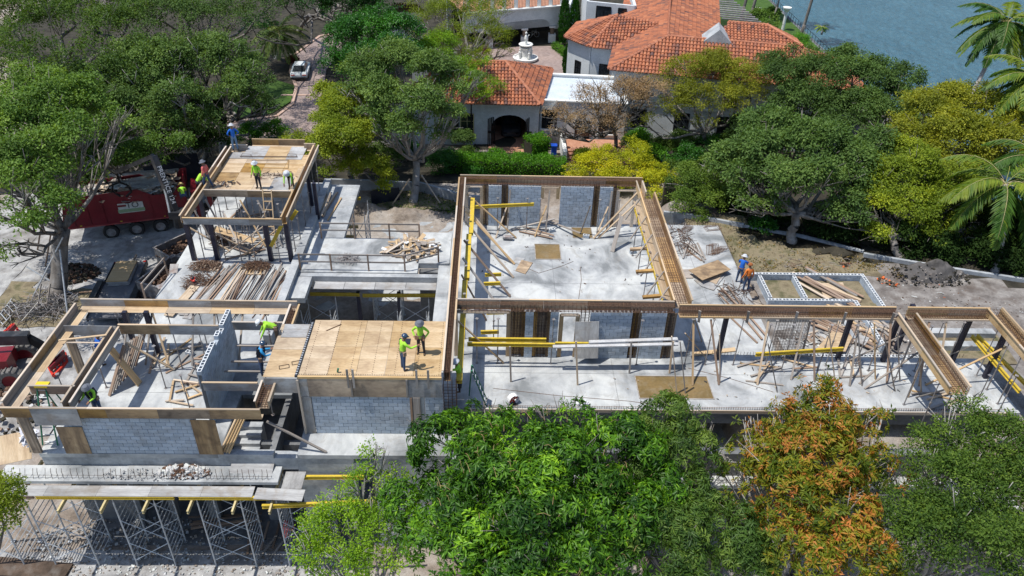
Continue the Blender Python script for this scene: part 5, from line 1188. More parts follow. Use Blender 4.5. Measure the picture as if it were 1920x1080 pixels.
def truck():
    w0 = at(212, 448, -5); M = placed(w0.x-1.2*math.cos(.29), w0.y-1.2*math.sin(.29), -5.0, .29)
    t = T('grapple_truck', "dark red grapple truck heaped with broken boards", 'truck', tuple(M.translation))
    prof = [(-1.6, 1.5), (-1.3, 1.25), (6.5, 1.25), (6.8, 3.75), (6.35, 3.72), (5.95, 3.05), (4.5, 3.05), (3.6, 3.62), (-.4, 3.5), (-1.2, 3.2)]
    for y, nm in ((0, 'near_side'), (2.45, 'far_side')): b = LB(M); b.extr([(x, y, z) for x, z in prof], (0, .07, 0)); b.make('body_side', 'red', t)
    b = LB(M); b.bb(-1.3, .07, 1.3, -1.22, 2.45, 3.3); b.bb(6.5, .07, 1.3, 6.6, 2.45, 3.6); b.bb(-1.3, .07, 1.25, 6.5, 2.45, 1.35); b.make('body_ends', 'red', t)
    b = LB(M)
    for a, c in zip(prof[3:], prof[4:]+prof[:1]): b.beam((a[0], -.03, a[1]), (c[0], -.03, c[1]), .08, .07)
    b.make('top_rail', 'red', t)
    b = LB(M); b.bb(-1.4, -.02, 1.14, 6.6, .1, 1.24); b.make('lower_rail', gm("worn_red", [(.32, .04, .05), (.42, .10, .09)], 2, .5), t)
    b = LB(M); r = random.Random(4)
    for k in range(260):
        b.mi = r.randrange(4); b.box((r.uniform(-.9, 6.1), r.uniform(.15, 2.4), 2.7+r.uniform(0, .95)*(1-abs(r.uniform(-.4, .4)))), (r.uniform(.2, 1.1), r.uniform(.1, .6), .03), Matrix.Rotation(r.uniform(0, 6), 3, 'Z') @ Matrix.Rotation(r.uniform(-.5, .5), 3, 'X'))
    b.make('waste_load', ['wood_grey', 'wood', 'wood_red', 'stone'], t, kind='stuff')
    b = LB(M)
    for k in range(3): b.box((4.2-k*.1, 1.1+k*.3, 3.45+.05*k), (2.0, 1.1, .03), Matrix.Rotation(.1*k, 3, 'Z'))
    b.make('waste_sheets', 'ply_grey', t)
    b = LB(M); b.bb(2.1, -.03, 1.95, 3.75, -.001, 2.7); s = b.make('sign_board', 'stone', t)
    b = LB(M); b.bb(2.05, -.04, 2.0, 3.8, -.031, 2.25); b.make('sign_stripe', gm("sign_green", [(.25, .35, .2), (.3, .4, .25)], 3, .6), t)
    R90 = Matrix.Rotation(math.pi/2, 4, 'X')
    text('sign_lettering', "TO", 'blackpaint', M @ Matrix.Translation((3.05, -.045, 2.5)) @ R90, .6, t)
    b = LB(M); b.bb(2.1, -.04, 2.45, 2.65, -.031, 2.6); b.make('sign_mark', 'red', t)
    for x in (-.9, .1, 1.1, 4.2, 5.0, 5.8):
        b = LB(M); b.bb(x, -.05, 1.3, x+.07, 0, 2.9 if 3.5 < x < 6 else 3.3); b.make('side_rib', 'red', t)
    b = LB(M); b.path([(7.0, .1, 2.9), (6.9, -.1, 2.2), (7.1, -.1, 1.4), (7.2, .3, 1.0)], .035, 5); b.make('hydraulic_hose', 'rubber', t)
    for x in (-.6, 2.0, 4.9): b = LB(M); b.bb(x, -.04, 1.3, x+.14, -.031, 1.38); b.make('side_marker', 'yellow', t)
    for x in (1.2, 2.9, 4.5):
        wheel(M, x, .15, .53, .32, t, 'rubber'); wheel(M, x, 2.35, .53, .32, t, 'rubber')
    b = LB(M); b.bb(-1, .8, .75, 10.5, 1.7, 1.12); b.make('chassis', 'blackpaint', t)
    b = LB(M); b.tube((5.7, .15, .85), (6.9, .15, .85), .3, 12); b.make('fuel_tank', 'galv', t)
    b = LB(M); b.bb(6.95, .1, .7, 7.35, 2.4, 2.9); b.make('crane_base', 'red', t)
    b = LB(M); b.bb(8.0, .1, 1.0, 9.5, 2.5, 3.0); b.bb(9.5, .2, 1.0, 10.8, 2.4, 2.1); b.make('cab', 'red', t)
    b = LB(M); b.bb(9.49, .3, 2.15, 9.53, 2.3, 2.85); b.bb(8.3, .07, 2.1, 9.2, .1, 2.8); b.make('cab_glass', 'glass', t)
    wheel(M, 10.1, .2, .52, .32, t); wheel(M, 10.1, 2.35, .52, .32, t)
    base = at(331, 400, -1.5); top = at(287, 292, 2.3); el = at(300, 296, 2.0); tip = at(218, 322, .2)
    b = MB(); b.tube(base-V3(0, 0, 1), base+V3(0, 0, .2), .35, 10); b.box(base, (.8, .8, .5)); b.make('crane_turret', 'blackpaint', t)
    b = MB(); b.beam(base, top, .36, .42); o = b.make('main_boom', 'blackpaint', t)
    d = (top-base).normalized(); nrm = (CPOS-(base+top)/2); nrm -= nrm.dot(d)*d; nrm.normalize()
    # lettering runs along the boom on its upper face
    f = frame(top-base); up_ = f @ Vector((0, 0, 1)); yv = f @ Vector((0, 1, 0)); X = -d; Y = up_.cross(X) if False else (up_.cross(X)).normalized()
    Mx = Matrix((X, Y, up_)).transposed().to_4x4(); Mx.translation = (base+top)/2+up_*.216+V3(0, 0, 0)
    text('boom_lettering', "PRENTICE 124", 'white', Mx, .42, t)
    b = MB(); b.beam(top, tip, .24, .26); b.make('outer_boom', 'blackpaint', t)
    b = MB(); b.tube(tip, tip-V3(0, 0, .8), .09, 6)
    for s_ in (-1, 1): b.path([tip-V3(0, 0, .8), tip+V3(s_*.5, 0, -1.0), tip+V3(s_*.65, 0, -1.5), tip+V3(s_*.2, 0, -1.9)], .07, 5)
    b.make('grapple', 'iron', t)
    b = MB(); b.tube(base+V3(-.3, -.3, .2), top.lerp(base, .4), .07, 6); b.make('hydraulic_ram', 'galv', t)
truck()
def car(name, label, x, y, z, rz, mat, suv=False):
    M = placed(x, y, z, rz); t = T(name, label, 'car', (x, y, z)); H = 1.75 if suv else 1.3; W = .96; L = 4.6; z0 = .3 if suv else .2; zb = H*.62
    st = [(-L/2, .80, zb*.78), (-L/2+.12, .9, zb), (-1.3, W, zb*1.02), (.2, W, zb*.98), (1.3, W, zb*.95), (2.0, .88, zb*.82), (L/2, .74, zb*.62)]
    b = LB(M); n = 8; vs = []
    for xx, w, h in st:
        vs += [(xx, -w*.92, z0), (xx, -w, (z0+h)/2), (xx, -w*.96, h*.93), (xx, -w*.8, h), (xx, w*.8, h), (xx, w*.96, h*.93), (xx, w, (z0+h)/2), (xx, w*.92, z0)]
    fs = [(j*n+i, (j+1)*n+i, (j+1)*n+(i+1) % n, j*n+(i+1) % n) for j in range(len(st)-1) for i in range(n)]+[tuple(range(n)), tuple(range((len(st)-1)*n, len(st)*n))[::-1]]
    b.add(vs, fs); b.make('body', mat, t, smooth=False)
    hw = .64 if suv else .54; cs = [(-1.75 if not suv else -2.1, .80 if suv else .72, zb), (-.95 if not suv else -1.7, .66, H-.02), (.1, .66, H), (1.15, .80 if suv else .72, zb)]
    b = LB(M); b.add([(cs[0][0], -cs[0][1], zb-.02), (cs[0][0], cs[0][1], zb-.02), (cs[3][0], cs[3][1], zb-.03), (cs[3][0], -cs[3][1], zb-.03), (cs[1][0], -hw, H-.04), (cs[1][0], hw, H-.04), (cs[2][0]+.1, hw, H-.04), (cs[2][0]+.1, -hw, H-.04)],
                     [(0, 1, 5, 4), (1, 2, 6, 5), (2, 3, 7, 6), (3, 0, 4, 7), (4, 5, 6, 7)]); b.make('windows', 'glass', t)
    b = LB(M); b.box(((cs[1][0]+cs[2][0]+.1)/2, 0, H-.01), (cs[2][0]-cs[1][0]+.3, hw*2+.05, .06)); b.make('roof', mat, t)
    for xx, yy in ((-1.4, -.83), (-1.4, .83), (1.45, -.83), (1.45, .83)): wheel(M, xx, yy, .34, .24, t)
    for yy in (-.6, .6):
        b = LB(M); b.box((L/2-.06, yy, zb*.58), (.12, .35, .12)); b.make('headlight', 'glass', t)
        b = LB(M); b.box((-L/2+.01, yy, zb*.8), (.06, .4, .08)); b.make('tail_light', 'redplastic', t)
    b = LB(M); b.box((-L/2+.0, 0, z0+.12), (.1, 1.7, .2)); b.make('rear_bumper', 'blackpaint', t)
    b = LB(M); b.box((-L/2-.03, 0, zb*.62), (.04, .42, .12)); b.make('number_plate', 'white', t)
    return t
c = at(565, 138, -5.8); car('parked_car', "white sports car parked on the brick drive between the trees", c.x, c.y, -5.82, PI/2+.1, 'carwhite')
c = at(956, 240, -6); car('parked_car', "dark off road car parked inside the arched garage", c.x+.1, 71.8, -5.98, -PI/2, 'blackpaint', True)
def trailer():
    c = at(225, 545, -4.5); M = placed(c.x, c.y, -5.0, PI/2+.12); t = T('flatbed_trailer', "black flatbed trailer standing on the gravel yard", 'trailer', (c.x, c.y, -5))
    b = LB(M); b.bb(-3.2, -1.0, .62, 3.0, 1.0, .74); b.make('bed', gm("worn_deck", [(.09, .09, .10), (.16, .16, .17)], 1.2, .8), t)
    b = LB(M); b.bb(-3.2, -1.05, .5, 3.0, -1.0, .85); b.bb(-3.2, 1.0, .5, 3.0, 1.05, .85); b.bb(3.0, -.05, .5, 4.2, .05, .62); b.make('side_rail', 'blackpaint', t)
    for s_ in (-1, 1):
        b = LB(M); b.bb(-1.7, s_*1.06, .55, .6, s_*1.42, .62+.35); b.bb(-1.8, s_*1.05, .35, -1.7, s_*1.42, .9); b.make('fender', 'blackpaint', t)
        for x in (-1.1, 0): wheel(M, x, s_*1.22, .36, .24, t)
        b = LB(M); b.box((2.95, s_*.9, .75), (.08, .2, .12)); b.make('tail_light', 'redplastic', t)
    p = T('plywood_stack', "stack of plywood, top sheets tinted sunlit, on the black trailer", 'plywood stack', (c.x, c.y+1.8, -4.25))
    for k in range(7):
        b = LB(M); b.box((1.35+.02*math.sin(k*3), .05+.03*math.cos(k*5), .79+k*.06), (2.35, 1.3, .045), Matrix.Rotation(.03*math.sin(k), 3, 'Z')); b.make('plywood_sheet', 'wood_new' if k > 4 else 'ply_grey', p)  # top sheets take a paler lumber colour so they look unshaded
trailer()
def telehandler():
    c = at(20, 700, -5.2); M = placed(c.x, c.y, -5.45, .15); t = T('telehandler', "red and black telescopic handler cut off by the left picture edge", 'telehandler', (c.x, c.y, -5.45))
    b = LB(M); b.bb(-4.2, -.9, .7, .3, .9, 1.5); b.bb(-.4, -1.0, .7, .6, -.2, 1.9); b.make('chassis', 'red', t)
    b = LB(M); b.bb(-1.2, -1.25, 1.2, -.2, -.6, 2.2); b.make('engine_cover', 'redplastic', t)
    b = LB(M); b.beam((-4.5, .2, 2.9), (1.6, .2, 2.5), .5, .62); b.make('main_boom', 'blackpaint', t)
    b = LB(M); b.bb(-2.6, -.06, 2.55, -.6, -.055, 2.85); b.make('boom_decal', gm("decal_pink", [(.5, .16, .2), (.6, .3, .32)], 3, .5), t)
    b = LB(M); b.beam((1.5, .2, 2.5), (2.6, .2, 1.3), .3, .4); b.box((2.5, .2, 1.9), (.4, .9, .5)); b.make('boom_head', 'iron', t)
    b = LB(M); b.bb(-3.6, -.9, 1.5, -2.2, 0, 2.7); b.make('cab', 'glass', t)
    for x in (0.6, -3.2):
        for s_ in (-1, 1):
            wheel(M, x, s_*1.15, .72, .5, t, 'rubber_dusty', 'red')
            b = LB(M)
            for k in range(18): a = k*math.pi/9; b.box((x+.73*math.cos(a), s_*1.15, .72+.73*math.sin(a)), (.1, .5, .06), Matrix.Rotation(-a, 3, 'Y'))
            b.make('tyre_lugs', 'rubber_dusty', t)
telehandler()
def redframe(label, pts, z, name='fork_carriage'):
    t = T(name, label, 'machine attachment', tuple(at(*pts[0], z))); P = [at(*q, z) for q in pts]
    for a, b_ in zip(P, P[1:]+P[:1]): MB().beam(a, b_, .12, .14).make('frame_bar', 'redplastic', t)
    for k in (1, 2, 3): MB().beam(P[0].lerp(P[1], k/4), P[3].lerp(P[2], k/4), .08, .1).make('cross_bar', 'redplastic', t)
    for k in (1, 2): MB().beam(P[0].lerp(P[3], k/3)+V3(0, 0, .3), P[1].lerp(P[2], k/3)+V3(0, 0, .3), .08, .3).make('plate', 'red', t)
redframe("red steel machine attachment seen through the near left room's side beam", ((92, 690), (122, 662), (126, 678), (100, 705)), -4.9)
redframe("red fork carriage on the ground at the left edge", ((2, 628), (25, 608), (48, 640), (40, 650)), -4.9)
# pile of steel shores and frames
for i, (px, py, rx) in enumerate(((45, 590, 1.5), (78, 595, 1.3), (95, 565, 1.4), (112, 580, .9))):
    heap('shore_pile', "jumbled pile of dark steel shores by the left tree, %s" % ("leftmost", "second", "rear one", "rightmost")[i], 'steel pile', px, py, -5.0, rx, 1.1, .9, 120, (.14, .26), ('prop', 'blackpaint', 'prop'), 'rod', 50+i)
t = T('stacked_frames', "stack of galvanised scaffold frames at the left edge", 'scaffold frames', tuple(at(10, 590, -5)))
for k in range(4):
    z = -4.9+.12*k
    for a, b_ in (((-8, 600), (22, 560)), ((2, 612), (36, 575))): MB().tube(at(*a, z), at(*b_, z), .03, 5).make('frame_tube', 'galv', t)
    for j in range(5): f = (j+.5)/5; MB().tube(at(-8, 600, z).lerp(at(22, 560, z), f), at(2, 612, z).lerp(at(36, 575, z), f), .025, 5).make('rung', 'galv', t)
c = at(72, 570, -4.2); ladder(c+V3(0, 0, -.6), c+V3(.3, .9, .9), .55, "short wooden frame standing on the steel pile", 'wood_grey', 2)
heap('earth_heap', "rusty brown earth heap at the foot of the left tree", 'earth heap', 140, 515, -4.95, 1.6, 1.2, .6, 320, (.08, .26), ('redearth', 'darkearth'), 'lump', 60)
heap('earth_heap', "rusty waste heap beyond the lower left corner", 'earth heap', 15, 760, -5.6, 2.6, 2.5, .7, 320, (.08, .28), ('redearth', 'wood_red', 'rubble', 'darkearth'), 'lump', 61)
heap('earth_heap', "rust coloured waste beside the near edge of the far left slab", 'earth heap', 296, 562, -4.9, 1.0, 1.2, .5, 160, (.1, .35), ('redearth', 'wood_red'), 'lump', 62)
for i, (a, za, b_, zb) in enumerate((((60, 560), -5, (118, 445), -.8), ((85, 500), -5, (95, 440), -1), ((128, 600), -5, (112, 468), -1), ((0, 560), -5, (190, 545), -4.6), ((150, 560), -5, (50, 500), -3.0), ((70, 470), -5, (82, 395), -.5))):
    MB().tube(at(*a, za), at(*b_, zb), .06, 6, .05).make('tree_brace', 'wood_red' if i % 2 else 'galv', label="%s pole bracing the big left tree" % ("long brown-grey", "short", "pale steel", "low horizontal", "crossing", "upper")[i], cat='tree brace', group='poles bracing the left tree')
# soil mound and garden clutter at right
def mound(name, px, py, z, rx, ry, h, mat, label, seed=0):
    c = at(px, py, z); b = MB(); n, m = 54, 22; vs = []
    for j in range(m+1):
        for i in range(n):
            a = 2*math.pi*i/n; q = j/m; x, y = q*rx*math.cos(a), q*ry*math.sin(a)
            hh = h*max(0, (1-q*q))**1.2+.5*h*mnoise.noise((x*1.1+seed, y*1.1, 0))*(1-q*.6)+.22*h*mnoise.noise((x*3+seed, y*3, 0))
            vs.append((c.x+x, c.y+y, z+(hh if j < m else -.15)))
    b.add(vs, [(j*n+i, (j+1)*n+i, (j+1)*n+(i+1) % n, j*n+(i+1) % n) for j in range(m) for i in range(n)])
    return b.make(name, mat, label=label, cat='soil mound', smooth=True)
mound('soil_mound', 1745, 518, -.7, 2.2, 1.1, .95, gm("grey_soil", [(.05, .047, .045), (.13, .12, .115)], 1.5, .97, fine=7, bump=1), "big grey soil mound in front of the low white garden wall")
mound('soil_mound', 1560, 480, -.8, 2.0, .9, .5, 'darkearth', "low dark earth bank below the leaning oak")
mound('soil_mound', 1290, 425, -3.0, .1, .1, .1, 'darkearth', "x") if False else None
mound('soil_mound', 760, 405, -5.05, 3.2, 1.0, .6, 'ground', "ridge of loose earth below the forked tree", 3); mound('soil_mound', 690, 395, -5.05, 1.6, .8, .55, 'ground', "smaller ridge of loose earth behind the walkway", 7)
for i, (px, py) in enumerate(((1655, 530), (1672, 537), (1585, 500), (1590, 452))): heap('orange_mesh_heap', "crumpled orange mesh and roots, %s" % ("beside the soil mound", "right of the soil mound's foot", "under the yellow green tree", "at the trunk of the yellow green tree")[i], 'orange mesh', px, py, -.65, .5, .4, .25, 50, (.05, .16), ('orange', 'redearth', 'redearth', 'wood_red', 'darkearth'), 'lump', 70+i)
board('mesh_screen', 'shade', at(697, 385, -5.0)+V3(0, 0, .6), at(750, 378, -5.0)+V3(0, 0, .6), .03, 1.3, None, label="dark mesh panel beside the forked tree", cat='screen')
# ------------------------------------------------------------------ low boundary walls
def gwall(label, pts, zt, h, mat='wallgrey', name='garden_wall', cat='garden wall'):
    b = MB()
    for a, c in zip(pts[:-1], pts[1:]): b.beam((a.x, a.y, zt-h/2), (c.x, c.y, zt-h/2), .2, h)
    return b.make(name, mat, label=label, cat=cat)
P_ = lambda z, *q: [at(x, y, z) for x, y in q]
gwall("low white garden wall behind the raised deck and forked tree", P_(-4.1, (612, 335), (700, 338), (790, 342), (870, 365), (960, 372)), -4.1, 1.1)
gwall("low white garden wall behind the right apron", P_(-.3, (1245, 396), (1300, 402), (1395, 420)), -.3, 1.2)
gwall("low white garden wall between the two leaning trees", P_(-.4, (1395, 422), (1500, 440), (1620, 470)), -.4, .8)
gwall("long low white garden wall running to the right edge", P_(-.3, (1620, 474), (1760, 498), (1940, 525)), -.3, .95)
t = T('screen_fence', "black mesh screen fence behind the red truck", 'fence', tuple(at(285, 345, -5)))
for a, b_ in (((275, 340), (312, 341)), ((312, 341), (380, 338))): p, q = at(*a, -5.0), at(*b_, -5.0); board('screen', 'shade', p+V3(0, 0, 1.2), q+V3(0, 0, 1.2), .04, 2.4, t)
c = at(366, 318, -4.9); t = T('gate_pillar', "pale gate pillar with stepped cap and ball finial", 'gate pillar', tuple(c))
MB().bb(c.x-.3, c.y-.3, -5, c.x+.3, c.y+.3, -2.6).make('shaft', 'stone', t); MB().bb(c.x-.45, c.y-.45, -2.6, c.x+.45, c.y+.45, -2.4).bb(c.x-.3, c.y-.3, -2.4, c.x+.3, c.y+.3, -2.2).make('cap', 'stone', t)
MB().lathe([(.05, 0), (.2, .1), (.24, .25), (.15, .42), (.03, .5)], (c.x, c.y, -2.2), 10).make('ball_finial', 'stone', t)
for i in range(3): MB().tube(at(205+30*i, 330-i*4, -4.2), at(330+i*6, 322-i*3, -4.0), .16, 8).make('log', 'bark_pale', label="pale felled log lying behind the red truck, %s from the front" % ORD[i], cat='log')
c = at(245, 320, -4.6); MB().box(c, (3.2, 1.2, .5)).make('covered_pile', 'ply_grey', label="grey sheeted pile behind the truck", cat='covered pile') if False else None
# ------------------------------------------------------------------ neighbouring villa
e_ = Vector((.981, -.195, 0)); n_ = Vector((.195, .981, 0))
def tiled(parent, poly, name='roof_tiles', tw=.32, tl=.46, seed=0):
    if len(poly) > 3:
        for i in range(1, len(poly)-1): o = tiled3(parent, [poly[0], poly[i], poly[i+1]], Vector(poly[1])-Vector(poly[0]), name, tw, tl, seed*10+i)
        return o
    return tiled3(parent, poly, Vector(poly[1])-Vector(poly[0]), name, tw, tl, seed)
def tiled3(parent, poly, eave, name, tw, tl, seed):
    """barrel tiles on a roof plane; poly[0]-poly[1] is the eave"""
    P = [Vector(p) for p in poly]; nn = Vector((0, 0, 0))
    for i in range(1, len(P)-1): nn += (P[i]-P[0]).cross(P[i+1]-P[0])
    nn.normalize(); nn = nn if nn.z > 0 else -nn; u = (eave-nn*eave.dot(nn)).normalized(); v = nn.cross(u)
    if v.z < 0: v = -v
    q = [((p-P[0]).dot(u), (p-P[0]).dot(v)) for p in P]
    us = [a for a, _ in q]; vs_ = [b for _, b in q]; r = random.Random(seed)
    def inside(x, y):
        c = False; j = len(q)-1
        for i in range(len(q)):
            if (q[i][1] > y) != (q[j][1] > y) and x < (q[j][0]-q[i][0])*(y-q[i][1])/(q[j][1]-q[i][1])+q[i][0]: c = not c
            j = i
        return c
    V, Fc, tint = [], [], []
    ang = [math.pi*k/4 for k in range(5)]
    y = min(vs_)+tl*.25; 
    while y < max(vs_):
        x = min(us)+tw/2
        while x < max(us):
            if inside(x, y):
                k = len(V); tt = min(1, max(0, .56+.3*mnoise.noise((x*1.1+seed, y*.35, seed))+r.gauss(0, .15))); jx = r.uniform(-.012, .012)
                for (yy, rad, lift) in ((y-tl*.62, tw*.5, .045), (y+tl*.5, tw*.40, .0)):
                    for a in ang: V.append(P[0]+u*(x+jx+rad*math.cos(a))+v*yy+nn*(rad*.95*math.sin(a)+lift+.01))
                V.append(P[0]+u*(x+jx)+v*(y-tl*.62)+nn*.02)
                Fc += [(k+i, k+i+1, k+6+i, k+5+i) for i in range(4)]+[(k, k+1, k+2, k+3, k+4)]
                tint += [tt]*11
            x += tw
        y += tl
    V += P; kk = len(V)-len(P); Fc.append(tuple(range(kk, kk+len(P)))); tint += [.1]*len(P)
    org = WL[parent.name]; me = bpy.data.meshes.new(name); me.from_pydata([tuple(p-Vector(org)) for p in V], [], Fc)
    at_ = me.attributes.new('tint', 'FLOAT', 'POINT'); at_.data.foreach_set('value', tint); me.materials.append(MT['tile'])
    o = bpy.data.objects.new(name, me); COL.objects.link(o); o.parent = parent; o['kind'] = 'stuff'; return o
def ridge(parent, a, b_):
    mb = MB(); a, b_ = Vector(a), Vector(b_); n = max(1, int((b_-a).length/.4))
    for i in range(n): mb.tube(a.lerp(b_, i/n)+V3(0, 0, .08), a.lerp(b_, (i+1)/n)+V3(0, 0, .06), .15, 7, .12)
    me = mb.make('ridge_tiles', gm("ridge_clay", [(.36, .14, .08), (.52, .22, .13)], 2, .9, amt=.05), parent, kind='stuff')
vil = T('villa', "white villa with orange barrel tile roofs by the water", 'house', (16, 76, -6))
LE = V3(10.7, 70.8, .5); J = V3(16.4, 74.2, 2.6); K = J+n_*26; FR = LE+e_*22.4; Q = J+e_*11.3; BR = FR+n_*8.0
BL = LE+n_*26
tiled(vil, [LE, FR, Q, J], seed=1); tiled(vil, [BL, LE, J, K], seed=2); tiled(vil, [FR, BR, Q], seed=3)
D1, D2 = J+e_*5.2+n_*5+V3(0, 0, -1.7), K+e_*5.6+V3(0, 0, -1.8); tiled(vil, [D1, D2, K, J+n_*.2, J+e_*2.0+n_*.4], seed=4)
F0, F1 = J+e_*4.5+n_*.15, J+e_*12.3+n_*.2; F2, F3 = J+e_*5.6+n_*3.6+V3(0, 0, .75), J+e_*9.2+n_*3.6+V3(0, 0, .75)
tiled(vil, [F0, F1+V3(0, 0, -.2), F3, F2], seed=5); F4 = F1+n_*5.5+V3(0, 0, -.9); tiled(vil, [F1+V3(0, 0, -.2), F4, F3], seed=6)
for a, b_ in ((LE, J), (J, K), (J, Q), (Q, FR), (Q, BR), (F2, F3), (F3, F1), (F3, F4)): ridge(vil, a, b_)
g0, g1, g2 = J+e_*3.2-n_*.5+V3(0, 0, -.15), J+e_*6.0-n_*.5+V3(0, 0, -.15), J+e_*4.6-n_*.4+V3(0, 0, 1.1)
MB().extr([g0, g1, g2], n_*2.5).make('gable', 'conc', vil)
# corner tower
TA = at(1158, 28, 2.3); t0, t1, t2, t3, t4 = at(1059, 70, .4), at(1105, 88, .4), at(1146, 92, .4), J+n_*4+V3(-1.5, 0, -.9), at(1085, 42, .4)
tiled(vil, [t0, t1, TA], seed=7); tiled(vil, [t1, t2+e_*2.0, J+n_*5.2+V3(-.6, 0, -.3), TA], seed=8); tiled(vil, [t4, t0, TA], seed=9)
for a, b_ in ((t0, TA), (t1, TA)): ridge(vil, a, b_)
def wallp(pts, z0, z1, mat='stucco', nm='wall', th=.3, parent=None):
    b = MB()
    for a, c in zip(pts[:-1], pts[1:]): b.beam((a[0], a[1], (z0+z1)/2), (c[0], c[1], (z0+z1)/2), th, z1-z0)
    return b.make(nm, mat, parent or vil)
inn = lambda p, k=.55: Vector((p.x+(TA.x-p.x)/math.hypot(TA.x-p.x, TA.y-p.y)*k, p.y+(TA.y-p.y)/math.hypot(TA.x-p.x, TA.y-p.y)*k, 0))
i0, i1, i2 = inn(t0), inn(t1), inn(t2, .4); wallp([inn(t4), i0, i1, i2, i2+e_*2], -6.2, .35)
def window(a, b_, f, w, z0, z1, parent=None, out=.18, frame_m='iron', panes=(2, 2)):
    a, b_ = Vector((a[0], a[1], 0)), Vector((b_[0], b_[1], 0)); d = (b_-a).normalized(); o = Vector((d.y, -d.x, 0)); c = a.lerp(b_, f)+o*out
    f_ = MB(); 
    for s_ in (-1, 1): f_.beam(c+d*(s_*w/2)+V3(0, 0, z0), c+d*(s_*w/2)+V3(0, 0, z1), .08, .1, up=o)
    for z in (z0, z1): f_.beam(c-d*w/2+V3(0, 0, z), c+d*w/2+V3(0, 0, z), .1, .08)
    f_.beam(c+V3(0, 0, z0), c+V3(0, 0, z1), .04, .06, up=o)
    for k in range(1, panes[1]+1): z = z0+(z1-z0)*k/(panes[1]+1); f_.beam(c-d*w/2+V3(0, 0, z), c+d*w/2+V3(0, 0, z), .06, .03)
    w_ = f_.make('window', frame_m, parent or vil)
    g = MB(); g.beam(c-o*.03-d*(w/2-.03)+V3(0, 0, (z0+z1)/2), c-o*.03+d*(w/2-.03)+V3(0, 0, (z0+z1)/2), .03, z1-z0-.04); g.make('pane', 'glass', w_)
    s = MB(); s.beam(c+o*.05-d*(w/2+.12)+V3(0, 0, z0-.12), c+o*.05+d*(w/2+.12)+V3(0, 0, z0-.12), .25, .1); s.make('sill', 'trim', w_)
window(i0, i1, .5, .8, -3.4, -1.6); window(i1, i2, .75, 1.0, -3.1, -1.3)
# main front wall hidden behind the garden trees
fa, fb = LE+e_*.6+n_*.6, FR-e_*.6+n_*.6; wallp([LE+e_*.6+n_*7, fa, fb, BR-e_*.6-n_*.4], -6.2, .42)
for k in range(5): window(fa, fb, .12+.19*k, 1.3, -5.0, -3.2); window(fa, fb, .12+.19*k, 1.2, -2.2, -.6)
b = MB(); b.beam((fa-n_*.2)+V3(0, 0, -2.7-.5), (fb-n_*.2)+V3(0, 0, -3.2), .12, .15); b.make('string_course', 'trim', vil)
# flat roofed link and garage wing
lk = T('link_wing', "flat roofed white link between garage and villa", 'house wing', (8, 72, -6))
f0, f1, f2, f3 = V3(4.5, 68.7, 0), V3(12.2, 68.2, 0), V3(12.6, 75.0, 0), V3(5.6, 75.6, 0)
b = MB(); b.add([(f.x, f.y, -1.95) for f in (f0, f1, f2, f3)], [(0, 1, 2, 3)]); b.make('flat_roof', gm("pale_roof_sheet", [(.50, .56, .62), (.58, .63, .68)], 1, .7, amt=0), lk)
wallp([f3, f0, f1, f2, f3], -6.2, -1.75, parent=lk, th=.25)
b = MB(); [b.beam((a.x, a.y, -1.7), (c.x, c.y, -1.7), .4, .12) for a, c in ((f0, f1), (f3, f2))]; b.make('coping', 'trim', lk)
window(f0, f1, .1, 1.3, -4.3, -2.6, lk); window(f0, f1, .78, 1.3, -4.6, -2.9, lk); window(f0, f1, .5, 1.3, -5.7, -3.5, lk, panes=(1, 1))
b = MB(); b.bb(5.1, 68.2, -6, 6.5, 68.5, -4.9); b.make('shutter_box', 'prop', lk)
c = V3(5.8, 68.3, -2.2); t = T('satellite_dish', "white satellite dish on the link wing wall", 'satellite dish', tuple(c))
MB().lathe([(.05, 0), (.3, .06), (.45, .16), (.46, .17)], (0, 0, 0), 14)
b = MB().lathe([(.03, 0), (.28, .05), (.45, .15), (.47, .16)], (0, 0, 0), 14); R = Matrix.Rotation(-1.1, 3, 'Y') @ Matrix.Rotation(-.5, 3, 'X'); b.v = [tuple(c+R @ Vector(v)) for v in b.v]; b.make('dish', 'trim', t); MB().tube(c, c+V3(0, .3, -.4), .03, 5).make('bracket', 'iron', t)
gw = T('garage_wing', "single storey garage wing with hipped tile roof and black arched gate", 'house wing', (1, 72, -6))
G = [V3(-9.5, 67.6, -1.7), V3(4.3, 67.4, -1.7), V3(5.9, 77.0, -1.7), V3(-8, 78.5, -1.7)]; GR = V3(-4, 72.8, .3), V3(1.2, 72.9, .3)
tiled(gw, [G[0], G[1], GR[1], GR[0]], seed=11); tiled(gw, [G[1], G[2], GR[1]], seed=12); tiled(gw, [G[2], G[3], GR[0], GR[1]], seed=13)
for a, b_ in ((GR[0], GR[1]), (GR[1], G[1]), (GR[1], G[2])): ridge(gw, a, b_)
def archwall(parent, a, b_, z0, z1, holes, th=.3, mat='stucco'):
    """wall from a to b with arched openings: holes = (u centre, width, spring z, rise)"""
    a, b_ = Vector((a[0], a[1], 0)), Vector((b_[0], b_[1], 0)); d = (b_-a).normalized(); o = Vector((-d.y, d.x, 0)); L = (b_-a).length
    poly = [(0, z0)]
    for u, w, zs, rise in holes:
        poly.append((u-w/2, z0)); 
        for k in range(11): t_ = math.pi*(1-k/10); poly.append((u+w/2*math.cos(t_), zs+rise*math.sin(t_)))
        poly.append((u+w/2, z0))
    poly += [(L, z0), (L, z1), (0, z1)]
    b = MB(); b.extr([a+d*u+V3(0, 0, z) for u, z in poly], o*th); return b.make('arched_wall', mat, parent)
archwall(gw, (-9.2, 68.2), (4.1, 68.2), -6.1, -1.75, [(10.8, 3.3, -4.1, 1.1)])
